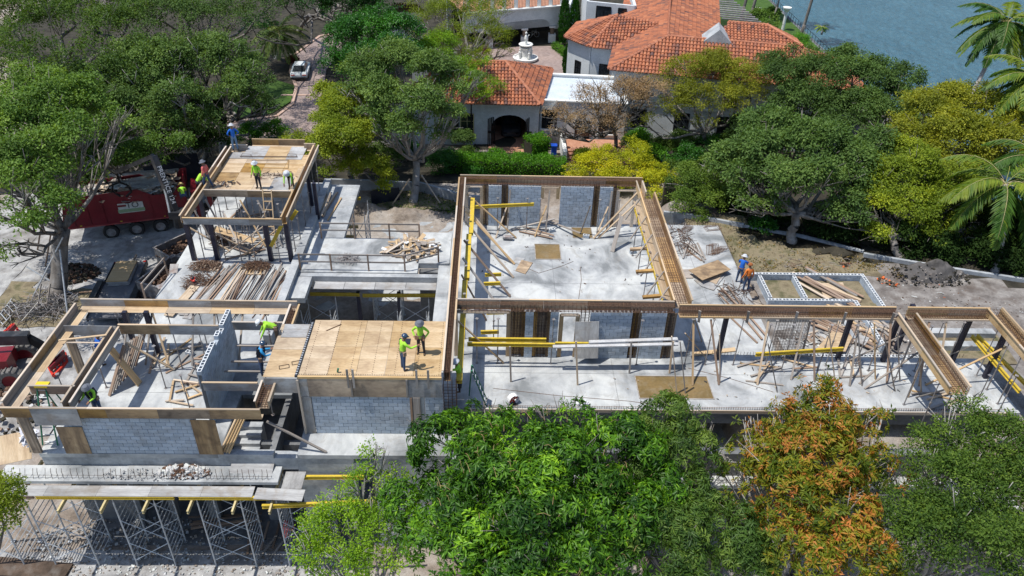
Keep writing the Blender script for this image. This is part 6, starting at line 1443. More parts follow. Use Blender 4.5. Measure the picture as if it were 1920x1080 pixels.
wallp([V3(4.1, 68.2, 0), V3(5.4, 76.5, 0), V3(-8, 77, 0)], -6.1, -1.75, parent=gw); wallp([V3(-.3, 68.6, 0), V3(-.3, 75, 0)], -6.1, -1.8, parent=gw, mat='conc'); wallp([V3(3.6, 68.6, 0), V3(3.9, 75, 0)], -6.1, -1.8, parent=gw, mat='conc')
for x0, x1 in ((-.35, .25), (3.1, 3.65)):
    t = MB(); 
    for k in range(5): t.tube((x0+(x1-x0)*k/4, 67.7+.25*k*(1 if x0 > 1 else .6), -5.95), (x0+(x1-x0)*k/4, 67.7+.25*k*(1 if x0 > 1 else .6), -3.2), .05, 4)
    t.bb(x0, 67.7, -4.6, x1, 67.8, -4.4); t.make('gate_leaf', 'iron', gw)
window((-9.2, 68.2), (4.1, 68.2), .52, 1.2, -5.0, -2.9, gw, frame_m='yellow_end'); window((-9.2, 68.2), (4.1, 68.2), .40, 1.6, -4.8, -2.8, gw)
MB().tube((-1.9, 67.9, -6), (-1.9, 67.9, -1.8), .06, 6).make('drain_pipe', 'iron', gw)
flat('garage_floor', [(-.3, 64.5), (3.6, 64.5), (3.8, 75), (-.3, 75)], -5.92, 'tan')
# steps
t = T('garden_steps', "broad terracotta garden steps below the link wing", 'steps', (9, 66, -6))
for k in range(5): MB().bb(6.7, 63.6+k*.45, -6.05, 12.5, 68.0, -6.0+.17*(k+1)-.0).make('step', 'tan', t) if k == 4 else MB().bb(6.7, 63.6+k*.45, -6.05, 12.5, 63.6+(k+1)*.45, -6.0+.17*(k+1)).make('step', 'tan', t)
MB().bb(6.3, 64, -6.05, 6.65, 68, -4.6).make('cheek_wall', 'trim', t)
t = T('steps_urn', "small white urn on the steps pier", 'urn', (6.5, 66, -4.6)); MB().lathe([(.15, 0), (.08, .1), (.25, .35), (.28, .5)], (6.48, 66, -4.6), 10).make('bowl', 'trim', t)
def wbin(p, label): 
    t = T('wheelie_bin', label, 'bin', tuple(p)); MB().box(p+V3(0, 0, .45), (.5, .5, .9)).make('bin_body', 'blue', t); MB().box(p+V3(0, 0, .94), (.56, .6, .08)).make('bin_lid', 'blue', t)
wbin(at(1038, 290, -6), "blue bin at the foot of the garden steps"); wbin(at(1243, 302, -6)+V3(0, 0, 0), "blue bin half hidden right of the yellow shrubs")
# portico with arches and balcony at the back
po = T('portico', "white portico with arches below a balustraded balcony", 'portico', tuple(at(985, 90, -6)))
pa, pb = at(870, 96, -6), at(1062, 78, -6); pd = (pb-pa).normalized(); pn = V3(-pd.y, pd.x, 0); Lp = (pb-pa).length
u1 = ((at(985, 86, -6)-pa).dot(pd)); u2 = ((at(1035, 80, -6)-pa).dot(pd)); mid = (u1+u2)/2
archwall(po, pa, pb, -3.9, -1.5, [(mid, u2-u1-.9, -3.9, 1.0), (u1-2.4, 3.4, -3.9, .9)], th=.5)
for k, u in enumerate((u1, u2, u1-4.6)):
    c = pa+pd*u+pn*.25; MB().bb(c.x-.45, c.y-.45, -6.05, c.x+.45, c.y+.45, -4.9).make('pier_base', 'trim', po); MB().tube((c.x, c.y, -4.9), (c.x, c.y, -4.1), .26, 12).make('column', 'wood_red', po); MB().bb(c.x-.4, c.y-.4, -4.1, c.x+.4, c.y+.4, -3.88).make('capital', 'trim', po)
c = pa+pd*mid; b = MB()
for k in range(18): a0, a1 = k*math.pi/9, (k+1)*math.pi/9; f = lambda a: c-pn*.03+pd*(-.1+.42*math.cos(a))+V3(0, 0, -2.2+.5*math.sin(a)); b.tube(f(a0), f(a1), .05, 5)
b.make('round_ornament', gm("navy_ring", [(.02, .03, .07), (.03, .04, .1)], 3, .5), po)
b = MB(); b.add([tuple(V3(p.x, p.y, -1.48)) for p in (pa-pn*.1, pb-pn*.1, pb+pn*7, pa+pn*7)], [(0, 1, 2, 3)]); b.make('balcony_floor', 'tan', po)
b = MB(); b.beam(pa-pn*.15+V3(0, 0, 4.55), pb-pn*.15+V3(0, 0, 4.55), .5, .14); b.make('cornice', 'trim', po)
for k in range(9):
    c = pa+pd*(Lp*(k+.4)/9)+pn*.1; MB().bb(c.x-.22, c.y-.2, -1.45, c.x+.22, c.y+.2, .1).make('balustrade_pier', 'trim', po)
    if k < 8:
        q = pa+pd*(Lp*(k+1.4)/9)+pn*.1; b = MB(); b.beam((c.x, c.y, -.3), (q.x, q.y, -.3), .05, .05)
        for j in range(8): p = c.lerp(q, (j+.5)/8); b.tube((p.x, p.y, -1.45), (p.x, p.y, -.3), .02, 4)
        b.make('iron_railing', 'iron', po)
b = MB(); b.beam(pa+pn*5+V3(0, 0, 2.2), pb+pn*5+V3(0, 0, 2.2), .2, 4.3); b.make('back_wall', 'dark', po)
b = MB(); b.beam(pa+pn*7+V3(0, 0, 4), pb+pn*7+e_*4+V3(0, 0, 4), .3, 9); b.make('rear_wall', 'stucco', po)
wallp([at(1062, 80, -6), at(1078, 30, -6)], -6.1, -1.5, parent=po)
c = at(1005, 76, -6)+pn*1.0; t = T('bicycle', "pale bicycle standing under the portico arch", 'bicycle', tuple(c)); c.z = -5.9
for s_ in (-.5, .5):
    b = MB(); o = c+pd*s_
    for k in range(14): a0, a1 = k*math.pi/7, (k+1)*math.pi/7; b.tube(o+pd*.32*math.cos(a0)+V3(0, 0, .34+.32*math.sin(a0)), o+pd*.32*math.cos(a1)+V3(0, 0, .34+.32*math.sin(a1)), .02, 4)
    b.make('wheel', 'galv', t)
b = MB().path([c-pd*.5+V3(0, 0, .34), c-pd*.1+V3(0, 0, .3), c+pd*.35+V3(0, 0, .75), c-pd*.2+V3(0, 0, .8), c-pd*.1+V3(0, 0, .3)], .02, 4); b.tube(c+pd*.5+V3(0, 0, .34), c+pd*.35+V3(0, 0, .95), .02, 4); b.make('frame', 'trim', t)
b = MB().tube(c+pd*.3+V3(0, 0, .95)-pn*.25, c+pd*.3+V3(0, 0, .95)+pn*.25, .02, 4); b.make('handlebar', 'iron', t); MB().box(c-pd*.22+V3(0, 0, .9), (.25, .12, .06)).make('saddle', 'iron', t)
# balcony of the rear block and terrace steps
rb = T('rear_block', "white rear block of the villa with open balcony", 'house wing', (12, 92, -6))
r0, r1 = at(1075, 20, -1.0), at(1170, 15, -1.0)
wallp([V3(10.5, 90, 0), V3(15.5, 88.5, 0), V3(16, 96, 0)], -6.1, 1.6, parent=rb); wallp([V3(10.5, 90, 0), V3(11, 100, 0)], -6.1, 1.6, parent=rb)
window((10.5, 90), (15.5, 88.5), .75, .9, -1.2, 1.2, rb); window((10.5, 90), (15.5, 88.5), .35, 1.6, -1.4, 1.2, rb, panes=(2, 0))
b = MB().bb(11.5, 88.2, -2.0, 13.8, 89.2, -1.8); b.make('balcony', 'trim', rb); b = MB()
for k in range(9): b.tube((11.5+k*.28, 88.25, -1.8), (11.5+k*.28, 88.25, -.8), .025, 4)
b.tube((11.5, 88.25, -.8), (13.8, 88.25, -.8), .03, 4); b.make('balcony_railing', 'iron', rb)
t = T('terrace_steps', "long dark terrace steps behind the villa roof", 'steps', tuple(at(1340, 20, -3)))
for k in range(12): a = at(1312+k*5.5, -8+k*4.5, -2.5-.15*k); MB().box(a+V3(1.5, 1, 0), (5, .35, .12), Matrix.Rotation(-.25, 3, 'Z')).make('step', 'prop', t)
# small far roof between tree tops
fr = T('far_cottage', "small tiled cottage roof among the far trees", 'cottage', tuple(at(768, 20, -3))); q = [at(722, 22, -2.2), at(796, 24, -2.2), at(786, 10, -.9), at(738, 8, -.9)]; tiled(fr, q, seed=21); wallp([V3(q[0].x+.4, q[0].y+.5, 0), V3(q[1].x-.4, q[1].y+.5, 0)], -6, -2.3, parent=fr, mat='stucco')
# fountain
def fountain():
    c = at(985, 112, -5.85); t = T('stone_fountain', "white tiered fountain with a figure on top in the courtyard", 'fountain', tuple(c))
    MB().lathe([(1.25, 0), (1.45, .12), (1.5, .35), (1.3, .38), (1.2, .22), (.3, .2)], c, 20).make('basin', 'trim', t)
    MB().lathe([(.75, .2), (.6, .5), (.62, 1.3), (.75, 1.5)], c, 14).make('pedestal', 'trim', t)
    MB().lathe([(.2, 1.5), (.7, 1.7), (.85, 1.85), (.8, 1.9), (.2, 1.78)], c, 18).make('upper_bowl', 'trim', t)
    MB().lathe([(.2, 1.8), (.15, 2.2), (.22, 2.5), (.16, 2.8), (.06, 2.95), (.12, 3.05), (.13, 3.18), (.05, 3.3)], c, 10).tube(c+V3(.15, 0, 2.7), c+V3(.35, 0, 2.95), .06, 6).make('figure', 'trim', t)
    for k in range(4): a = k*PI/2+.5; MB().lathe([(.16, .4), (.14, .8), (.18, 1.0), (.08, 1.15), (.11, 1.3), (.03, 1.42)], c+V3(.78*math.cos(a), .78*math.sin(a), 0), 8).make('small_figure', 'trim', t)
fountain()
def column_urn(px, py, z, h, label):
    c = at(px, py, z); t = T('garden_column', label, 'garden column', tuple(c)); MB().lathe([(.35, 0), (.35, .3), (.22, .4), (.18, h-.9), (.28, h-.8)], c, 12).make('shaft', 'trim', t); MB().lathe([(.12, h-.8), (.3, h-.5), (.55, h-.15), (.58, h), (.5, h)], c, 14).make('urn', 'trim', t)
column_urn(1466, 62, -6.3, 3.4, "tall white column topped with an urn above the water"); column_urn(1416, 40, -6.3, 1.8, "short white garden ornament among the palms by the water")
# seawall with railing
t = T('sea_railing', "black iron railing along the sea wall", 'railing', (41.4, 90, -6)); b = MB()
for k in range(40): b.tube((41.35, 82+k*1.0, -6), (41.35, 82+k*1.0, -5.0), .03, 4)
b.tube((41.35, 82, -5), (41.35, 121, -5), .035, 4); b.make('bars', 'iron', t)
S('sea_wall', 41.4, 56, -8, 41.9, 125, -5.98, 'conc_dark')
flat('lawn', [(33, 80), (41.3, 80), (41.3, 124), (30, 124)], -5.90, 'grass')
heap('clod_scatter', "loose clods and roots over the soil mound and around it", 'clods', 1740, 522, -.68, 2.7, 1.3, .8, 300, (.05, .16), ('soil', 'darkearth', 'darkearth', 'soil'), 'lump', 81)
heap('clod_scatter', "sticks and stones strewn over the soil at right", 'clods', 1790, 585, -.62, 4.5, 2.6, .06, 420, (.03, .1), ('soil', 'wood_grey', 'rubble', 'redearth'), 'lump', 82)
heap('stick_scatter', "grey sticks strewn on the rough ground by the leaning oak", 'sticks', 1520, 490, -.62, 3.2, 1.4, .08, 120, (.08, .16), ('wood_grey', 'bark_pale', 'wood_red'), 'rod', 83)
# ------------------------------------------------------------------ trees and planting
LM = {
 'mango': leafmat("mango_leaf", [(0, (.012, .042, .010)), (.45, (.036, .10, .014)), (.8, (.085, .20, .020)), (1, (.17, .32, .03))], .32, .3, .5),
 'mango2': leafmat("mango_leaf_dull", [(0, (.020, .048, .018)), (.5, (.052, .105, .028)), (1, (.14, .21, .065))], .36, .3, .5),
 'rust': leafmat("rust_leaf", [(0, (.045, .075, .012)), (.35, (.12, .15, .02)), (.55, (.19, .165, .025)), (.75, (.26, .13, .045)), (1, (.36, .145, .07))], .4, .32),
 'oak': leafmat("oak_leaf", [(0, (.032, .060, .020)), (.5, (.076, .146, .042)), (1, (.165, .26, .085))], .5, .3),
 'oakg': leafmat("grey_oak_leaf", [(0, (.026, .050, .022)), (.5, (.058, .110, .044)), (1, (.125, .195, .08))], .55, .28),
 'oakd': leafmat("dark_oak_leaf", [(0, (.016, .040, .012)), (.5, (.042, .085, .02)), (1, (.10, .16, .035))], .5, .28),
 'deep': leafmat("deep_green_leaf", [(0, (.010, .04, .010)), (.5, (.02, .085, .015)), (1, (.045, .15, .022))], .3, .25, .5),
 'lime': leafmat("bright_leaf", [(0, (.05, .12, .012)), (.5, (.12, .23, .02)), (1, (.24, .36, .035))], .45, .35),
 'yellow': leafmat("yellow_leaf", [(0, (.10, .15, .012)), (.5, (.25, .28, .018)), (1, (.46, .42, .03))], .5, .35),
 'olive': leafmat("olive_yellow_leaf", [(0, (.07, .085, .012)), (.5, (.135, .16, .024)), (1, (.26, .265, .04))], .5, .32),
 'ygreen': leafmat("yellow_green_leaf", [(0, (.045, .085, .014)), (.5, (.12, .17, .022)), (1, (.24, .29, .04))], .5, .32),
 'shady': leafmat("shade_blackened_leaf", [(0, (.006, .014, .005)), (.5, (.012, .028, .009)), (1, (.028, .055, .016))], .6, .1, .2),  # leaf colour blackened to stand in for shade under the canopy
 'mauve': leafmat("mauve_twig_leaf", [(0, (.10, .07, .06)), (.5, (.21, .145, .135)), (1, (.32, .235, .215))], .7, .15),
 'palm': leafmat("palm_leaf", [(0, (.02, .06, .015)), (.5, (.06, .13, .025)), (1, (.20, .26, .04))], .35, .25, .5),
 'palmg': leafmat("date_palm_leaf", [(0, (.025, .055, .025)), (.5, (.06, .11, .045)), (1, (.14, .18, .07))], .4, .25, .5),
 'palmd': leafmat("royal_palm_leaf", [(0, (.012, .04, .012)), (.5, (.04, .095, .02)), (1, (.16, .20, .03))], .4, .25, .5),
 'hedge': leafmat("hedge_leaf", [(0, (.02, .07, .01)), (.5, (.05, .16, .015)), (1, (.12, .26, .025))], .4, .3),
}
RS = np.random.RandomState(11)
def unit(a): return a/np.maximum(1e-6, np.linalg.norm(a, axis=1))[:, None]
def leafmesh(name, pos, axis, nrm, L, W, tint, mat, parent, kind='stuff'):
    n = len(pos); axis = unit(axis); side = unit(np.cross(axis, nrm)); nn = np.cross(side, axis)
    L = L*RS.uniform(.7, 1.2, n)[:, None]; W = W*RS.uniform(.75, 1.2, n)[:, None]
    b0 = pos-axis*L*.1; l = pos+axis*L*.42+side*W*.5+nn*W*.14; t = pos+axis*L*.95-nn*L*.12; r = pos+axis*L*.42-side*W*.5+nn*W*.14
    v = np.stack([b0, r, t, l], 1).reshape(-1, 3)-np.array(WL[parent.name])
    me = bpy.data.meshes.new(name); me.vertices.add(4*n); me.vertices.foreach_set('co', v.astype(np.float32).ravel())
    k = np.arange(n)*4; loops_ = np.stack([k, k+1, k+2, k, k+2, k+3], 1).astype(np.int32).ravel()
    me.loops.add(6*n); me.loops.foreach_set('vertex_index', loops_); me.polygons.add(2*n)
    me.polygons.foreach_set('loop_start', np.arange(0, 6*n, 3, dtype=np.int32)); me.polygons.foreach_set('loop_total', np.full(2*n, 3, np.int32))
    a = me.attributes.new('tint', 'FLOAT', 'POINT'); a.data.foreach_set('value', np.repeat(np.clip(tint, 0, 1), 4).astype(np.float32))
    me.materials.append(LM[mat] if isinstance(mat, str) else mat); me.update(calc_edges=True)
    o = bpy.data.objects.new(name, me); COL.objects.link(o); o.parent = parent; return o
def lobes3(spec, dz=0):
    out = []
    for px, py, z, r in spec:
        c = at(px, py, z+dz); zc = (c-CPOS).dot(FWD); R = r*zc/FOC; out.append((c.x, c.y, c.z, R))
    return np.array(out)
def crown(parent, lob, n, per, cr, L, W, mat, tmean=.5, tvar=.2, droop=.3, flat=.8, inner=.12, name='crown', up=.45, rosette=False, low=-.35, bough=.37, nb=19):
    """boughs stand on the lobes' shells; leaf clumps sit on the boughs, so lit tops and dark gaps form by themselves"""
    w = lob[:, 3]**2; nbt = max(4, int(nb*len(lob)))
    bi = RS.choice(len(lob), nbt*2, p=w/w.sum()); d = unit(RS.normal(size=(len(bi), 3))); d[:, 2] = np.where(d[:, 2] < low, -d[:, 2], d[:, 2])
    q = np.where(RS.rand(len(bi)) < inner, RS.uniform(.3, .6, len(bi)), RS.uniform(.66, .95, len(bi)))
    bc = lob[bi, :3]+d*(lob[bi, 3]*q)[:, None]*np.array([1, 1, flat]); br = lob[bi, 3]*bough*RS.uniform(.45, 1.3, len(bi)); keep = np.ones(len(bi), bool)
    for i in range(len(lob)):
        dd = np.linalg.norm((bc-lob[i, :3])/np.array([1, 1, flat]), axis=1)/lob[i, 3]; keep &= ~((dd < .5) & (bi != i) & (RS.rand(len(bc)) > inner))
    bc, br, bd = bc[keep][:nbt], br[keep][:nbt], d[keep][:nbt]; bt = RS.normal(0, tvar*.45, len(bc)); bt[RS.rand(len(bc)) < .08] += .28
    w = br**2; idx = RS.choice(len(bc), int(n*1.5), p=w/w.sum())
    e = unit(RS.normal(size=(len(idx), 3))+bd[idx]*.55+np.array([0, 0, .35])); ok = e[:, 2] > -.45; idx, e = idx[ok][:n], e[ok][:n]
    p = bc[idx]+e*(br[idx]*np.where(RS.rand(len(idx)) < .10, RS.uniform(1.05, 1.5, len(idx)), RS.uniform(.65, 1.06, len(idx)))*(1+.15*np.sin(e[:, 0]*6+idx)))[:, None]*np.array([1, 1, .75]); m = len(p)
    ct = tmean+bt[idx]+RS.normal(0, tvar*.45, m)
    P = np.repeat(p, per, 0); D = np.repeat(e, per, 0); off = RS.normal(size=(m*per, 3))
    if rosette:
        ang = RS.uniform(0, 2*np.pi, m*per); ax = unit(np.cross(D, [.3, .2, 1.]) + 1e-3); bx = np.cross(D, ax)
        rad = ax*np.cos(ang)[:, None]+bx*np.sin(ang)[:, None]
        P = P+rad*cr*.15+RS.normal(size=(m*per, 3))*cr*.16; A = rad+D*RS.uniform(-.1, .7, (m*per, 1))-np.array([0, 0, droop]); N = D+np.array([0, 0, .3])+RS.normal(size=(m*per, 3))*.28
    else:
        o = unit(off)*(RS.rand(m*per, 1)**.5)*cr; o[:, 2] *= .6; P = P+o
        A = unit(o)+D*.4+RS.normal(size=(m*per, 3))*.6-np.array([0, 0, droop]); N = D*.9+np.array([0, 0, up])+RS.normal(size=(m*per, 3))*.42
    tint = np.repeat(ct, per)+RS.normal(0, tvar*.4, m*per)
    return leafmesh(name, P, A, unit(N), L, W, tint, mat, parent), p
def limbs(parent, base, fork, lob, r0, mat='bark', tw=4, seed=0, pts=None, twr=.025, name='trunk'):
    r = random.Random(seed); b = MB(); base, fork = Vector(base), Vector(fork)
    k = 5; P = [base.lerp(fork, i/k)+V3(r.uniform(-1, 1), r.uniform(-1, 1), 0)*.12*(0 < i < k) for i in range(k+1)]
    b.tube(base-V3(0, 0, .2), base+V3(0, 0, .35), r0*1.35, 9, r0); b.path(P, r0, 9, r0*.8)
    for x, y, z, R in lob:
        c = Vector((x, y, z-R*.25)); n = 5; Q = []
        for i in range(n+1):
            f = i/n; q = fork.lerp(c, f); q.z += math.sin(f*math.pi)*-.1*(c-fork).length+0; Q.append(q+V3(r.uniform(-1, 1), r.uniform(-1, 1), r.uniform(-1, 1))*.05*(c-fork).length*(0 < i < n))
        rr = min(r0*.55, .06+R*.06); b.path(Q, rr, 6, rr*.4)
        for j in range(tw):
            s_ = Q[r.randrange(2, n+1)]; d = V3(r.gauss(0, 1), r.gauss(0, 1), r.gauss(.5, .7)).normalized(); e = Vector((x, y, z))+d*R*.92
            m_ = s_.lerp(e, .5)+V3(r.uniform(-1, 1), r.uniform(-1, 1), r.uniform(-1, 1))*R*.15; b.path([s_, m_, e], twr*1.8, 4, twr*.5)
            for g in range(2): e2 = e+V3(r.gauss(0, 1), r.gauss(0, 1), r.gauss(0, .6))*R*.28; b.path([m_.lerp(e, .5), e2], twr, 3, twr*.4)
    return b.make(name, mat, parent, smooth=True)
def tree(name, label, base, fork, spec, n, per, cr, L, W, mat, r0=.25, bark='bark', tw=4, seed=0, group=None, dz=0, twr=.025, cat='tree', **k):
    base = Vector(base); t = T(name, label, cat, tuple(base), group); lob = lobes3(spec, dz) if not isinstance(spec, np.ndarray) else spec
    o, p = crown(t, lob, n, per, cr, L, W, mat, **k)
    if fork is None: c = lob[:, :3].mean(0); fork = (base.x*.6+c[0]*.4, base.y*.6+c[1]*.4, base.z+(c[2]-base.z)*.5)
    limbs(t, base, fork, lob, r0, bark, tw, seed, twr=twr); return t
def g(px, py, z): v = at(px, py, z); return (v.x, v.y, gz(v.x, v.y))
# front row
mg = tree('mango_tree', "huge glossy green mango tree filling the lower middle", (2.2, 16.5, -6.1), (2.4, 17.2, -2.5),
 [(850, 850, 2.6, 78), (960, 830, 3.2, 75), (905, 935, 2.9, 95), (1040, 790, 3.6, 46), (1050, 900, 3.6, 95), (1160, 860, 3.2, 80), (1010, 1010, 3.4, 105), (870, 1040, 2.4, 100), (1150, 990, 3.0, 95), (790, 960, 1.6, 70), (1060, 1090, 3, 90), (1220, 930, 2.4, 70), (960, 1110, 2.5, 100), (1100, 785, 3.2, 40), (910, 775, 3.0, 30)],
 5200, 13, .34, .25, .074, 'mango', r0=.45, seed=1, rosette=True, droop=.55, inner=.12, tmean=.48, tvar=.34, low=-.2)
b = MB()
lob = lobes3([(1000, 880, 3.4, 120), (1120, 900, 3.3, 110), (930, 960, 3.0, 120), (1080, 1000, 3.2, 110)])
for k in range(230):
    L_ = lob[rnd.randrange(len(lob))]; d = V3(rnd.gauss(0, 1), rnd.gauss(0, 1), abs(rnd.gauss(.4, .6))).normalized(); p = Vector(L_[:3])+d*L_[3]*rnd.uniform(.85, 1.05); q = p+V3(rnd.gauss(0, .18), rnd.gauss(0, .18), rnd.uniform(0, .22)); b.path([p, p.lerp(q, .5)+V3(0, 0, .1), q], .011, 3, .005)
b.make('flower_stalks', gm("dry_stalk", [(.26, .17, .08), (.36, .25, .12)], 3, .9, amt=0), mg, kind='stuff')
tree('mango_tree', "duller green mango tree directly left of the rust coloured tree", (8.2, 17.3, -6.1), (8.0, 18.2, -3),
 [(1255, 790, 3.2, 52), (1290, 850, 2.6, 52), (1210, 830, 2.8, 50), (1270, 930, 2.0, 60), (1330, 1000, 2.0, 85), (1250, 1040, 2.4, 90), (1390, 1060, 1.6, 60), (1190, 900, 2.4, 60), (1315, 790, 2.4, 25)],
 2600, 13, .32, .23, .05, 'mango2', r0=.32, seed=2, rosette=True, droop=.6, tmean=.45, tvar=.25, low=-.2)
tree('rust_tree', "rust and orange leaved tree right of the mango trees", (12.6, 18.3, -6.1), (12.2, 19, -2.5),
 [(1545, 740, 4.2, 34), (1540, 790, 3.4, 60), (1600, 800, 2.8, 52), (1480, 790, 2.8, 36), (1440, 840, 2.2, 60), (1400, 810, 2.2, 34), (1520, 870, 2.8, 80), (1620, 870, 2.2, 50), (1470, 930, 2.2, 70), (1560, 960, 2.4, 80), (1600, 1030, 2.0, 70), (1500, 1030, 1.8, 85), (1380, 860, 1.6, 38), (1370, 960, 1.2, 34), (1680, 900, 1.2, 34), (1450, 1010, 1.4, 55), (1640, 1060, 1.4, 50), (1420, 900, 1.6, 40), (1655, 780, 2.4, 22), (1545, 705, 4.4, 15)],
 2500, 12, .27, .215, .065, 'rust', r0=.24, bark='bark_pale', seed=3, rosette=True, droop=.1, tmean=.37, tvar=.42, inner=.2, tw=5)
tree('oak_tree', "dense green oak at the lower right corner", (17.0, 18.2, -6.1), (17.2, 19, -2.8),
 [(1815, 760, 3.6, 34), (1800, 810, 3.0, 55), (1860, 850, 2.4, 70), (1740, 860, 2.2, 60), (1790, 920, 2.4, 80), (1710, 940, 1.8, 60), (1880, 940, 2.2, 90), (1750, 1010, 2.0, 85), (1850, 1040, 2.4, 95), (1690, 1040, 1.4, 60), (1920, 860, 2.4, 60), (1905, 800, 1.6, 30), (1660, 900, 1.0, 40)],
 3400, 16, .27, .115, .06, 'oakd', r0=.3, bark='bark_pale', seed=4, droop=.1, tmean=.5, tvar=.28, inner=.2, twr=.03)
tree('oak_tree', "oak crown mostly beyond the lower right picture edge", (24.5, 18.5, -6.1), None, [(1990, 900, 2, 80), (2060, 960, 2, 90), (1970, 1010, 1.5, 70), (2050, 850, 1.5, 70), (2120, 900, 1, 70)], 1500, 15, .27, .12, .06, 'oakd', r0=.3, seed=61)
tree('slender_tree', "thin airy tree with bright leaves and pale twigs left of the mango tree", (-5.0, 17.2, -6.1), (-4.6, 18.0, -2.6),
 [(700, 850, 2.6, 26), (680, 900, 1.8, 40), (640, 960, 1.0, 45), (600, 1000, .6, 45), (740, 900, 1.4, 28), (700, 980, .8, 50), (590, 1050, .2, 50), (670, 1050, .4, 50), (760, 960, .8, 34), (740, 1040, .2, 40), (760, 1000, 1.0, 30)],
 900, 13, .26, .105, .055, 'lime', r0=.14, bark='bark_pale', seed=5, droop=.1, tmean=.5, tvar=.25, inner=.35, tw=8, twr=.022)
tree('edge_tree', "leafy branch of a tree cut off by the lower left edge", (-21.5, 17.5, -6.1), None, [(0, 930, 1.5, 34), (5, 980, 1.0, 34), (-30, 950, 1.5, 60)], 420, 14, .26, .12, .06, 'ygreen', r0=.2, seed=6)
# great oaks on the left
OK = dict(per=15, cr=.46, L=.19, W=.105)
tree('oak_tree', "pale green oak with many grey twigs over the left yard", g(108, 560, -5), at(118, 430, -.6),
 [(40, 230, 4.5, 70), (130, 210, 4.5, 70), (60, 310, 4, 75), (150, 275, 4.5, 60), (20, 400, 3, 60), (85, 380, 3, 48), (215, 240, 4, 42), (-20, 300, 3, 70), (60, 170, 4.5, 50), (30, 470, 1.5, 35)],
 3600, mat='oak', r0=.55, seed=7, tw=12, tmean=.5, inner=.3, bark='bark', twr=.035, **OK)
tree('oak_tree', "wide dark green oak in the far left corner", g(100, 230, -5), None,
 [(30, 40, 5, 90), (130, 60, 5, 85), (60, 120, 5, 80), (180, 130, 4.5, 65), (-30, 120, 4, 80), (230, 70, 4.5, 70), (120, -20, 5, 90), (240, -10, 5, 80), (-20, 20, 5, 80)],
 3600, mat='oakd', r0=.5, seed=8, tmean=.5, **OK)
tree('oak_tree', "grey green oak between the yard and the brick drive", g(420, 300, -5), at(415, 215, -2.5),
 [(300, 130, 4, 55), (370, 110, 4, 55), (435, 110, 4, 48), (470, 150, 3, 40), (430, 180, 2.5, 45), (340, 190, 3, 50), (260, 180, 3, 50), (300, 240, 1.5, 40), (490, 190, 1.5, 30), (220, 150, 3.5, 45), (380, 230, 1, 35), (250, 100, 4, 40)],
 3000, mat='oakg', r0=.35, seed=9, tw=9, tmean=.55, inner=.3, twr=.04, bark='bark_pale', **OK)
tree('oak_tree', "dark oak behind the grey green one at the top of the picture", g(350, 170, -6), None,
 [(300, 20, 5, 70), (370, 40, 5, 62), (430, 30, 5, 55), (480, 20, 4, 50), (530, -20, 4, 40), (340, -20, 5, 60), (270, 50, 5, 40), (420, 60, 4, 35), (400, -20, 4, 60)], 1800, mat='oakg', r0=.35, seed=10, tmean=.35, **OK)
tree('oak_tree', "low shaded oak behind the red truck", g(230, 330, -5), at(235, 300, -2), [(180, 315, 1.5, 34), (200, 290, 1.5, 36), (270, 285, 1, 34), (335, 270, 1, 28), (240, 300, 1.0, 30)],
 900, mat='oak', r0=.25, seed=11, tw=8, tmean=.35, inner=.35, twr=.03, **OK)
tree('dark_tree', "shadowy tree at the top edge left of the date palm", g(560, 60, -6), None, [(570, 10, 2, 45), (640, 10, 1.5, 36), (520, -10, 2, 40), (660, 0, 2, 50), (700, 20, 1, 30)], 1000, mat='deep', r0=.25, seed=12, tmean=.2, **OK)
tree('ficus_tree', "dense dark green ficus beside the white car", g(690, 190, -6), None,
 [(648, 80, 2.5, 42), (700, 60, 3.5, 50), (750, 70, 3.5, 45), (638, 130, 1, 34), (690, 130, 2, 50), (740, 110, 3, 45), (626, 105, 1, 22), (660, 45, 3, 25)],
 2400, 12, .38, .20, .11, 'deep', r0=.35, seed=13, tmean=.5, inner=.05)
tree('yellow_green_tree', "yellow green tree right of the raised deck", g(660, 345, -5), None,
 [(618, 185, 1.5, 32), (650, 200, 1.5, 40), (606, 240, .5, 34), (640, 260, .5, 45), (560, 270, -1.5, 30), (690, 250, 0, 35), (620, 300, -1.5, 35), (690, 310, -2, 35), (720, 340, -3.2, 22), (700, 190, .5, 30)],
 3600, 13, .38, .17, .10, 'ygreen', r0=.25, seed=14, tmean=.55)
tree('forked_tree', "tall forked grey trunk tree in front of the garage", g(775, 380, -5), at(780, 300, -2.4),
 [(690, 130, 4.5, 40), (750, 110, 5, 40), (810, 130, 5, 38), (850, 160, 4, 32), (720, 180, 3.5, 38), (790, 190, 4, 40), (760, 240, 2, 34), (840, 215, 3, 28), (700, 215, 2.5, 28), (660, 170, 3, 22), (830, 250, 1.2, 22), (890, 150, 4.2, 20), (720, 250, 1.2, 25)],
 2500, mat='oakg', r0=.33, seed=15, tw=9, tmean=.62, inner=.3, bark='bark_pale', twr=.03, **OK)
t = T('tree_props', "timber poles propping the forked tree", 'tree brace', g(775, 380, -5))
for a, b_ in (((735, 385), (768, 335)), ((828, 385), (790, 328))): MB().tube(at(*a, -5), at(*b_, -3.3), .06, 6).make('pole', 'wood', t)
tree('feathery_tree', "feathery yellow green tree before the white portico", g(870, 150, -6), None,
 [(800, 30, 2.5, 38), (850, 20, 3, 40), (900, 30, 3, 40), (945, 100, 0, 26), (925, 20, 2, 34), (860, 75, 2, 40), (920, 70, 1.5, 32), (800, 80, 2, 35), (880, 115, .5, 34), (930, 50, 1.5, 25), (870, -10, 3, 40), (900, 135, -.5, 22), (770, 60, 2, 25)],
 2200, 12, .38, .15, .06, 'ygreen', r0=.25, bark='bark_pale', seed=16, tmean=.42, inner=.3, tw=8)
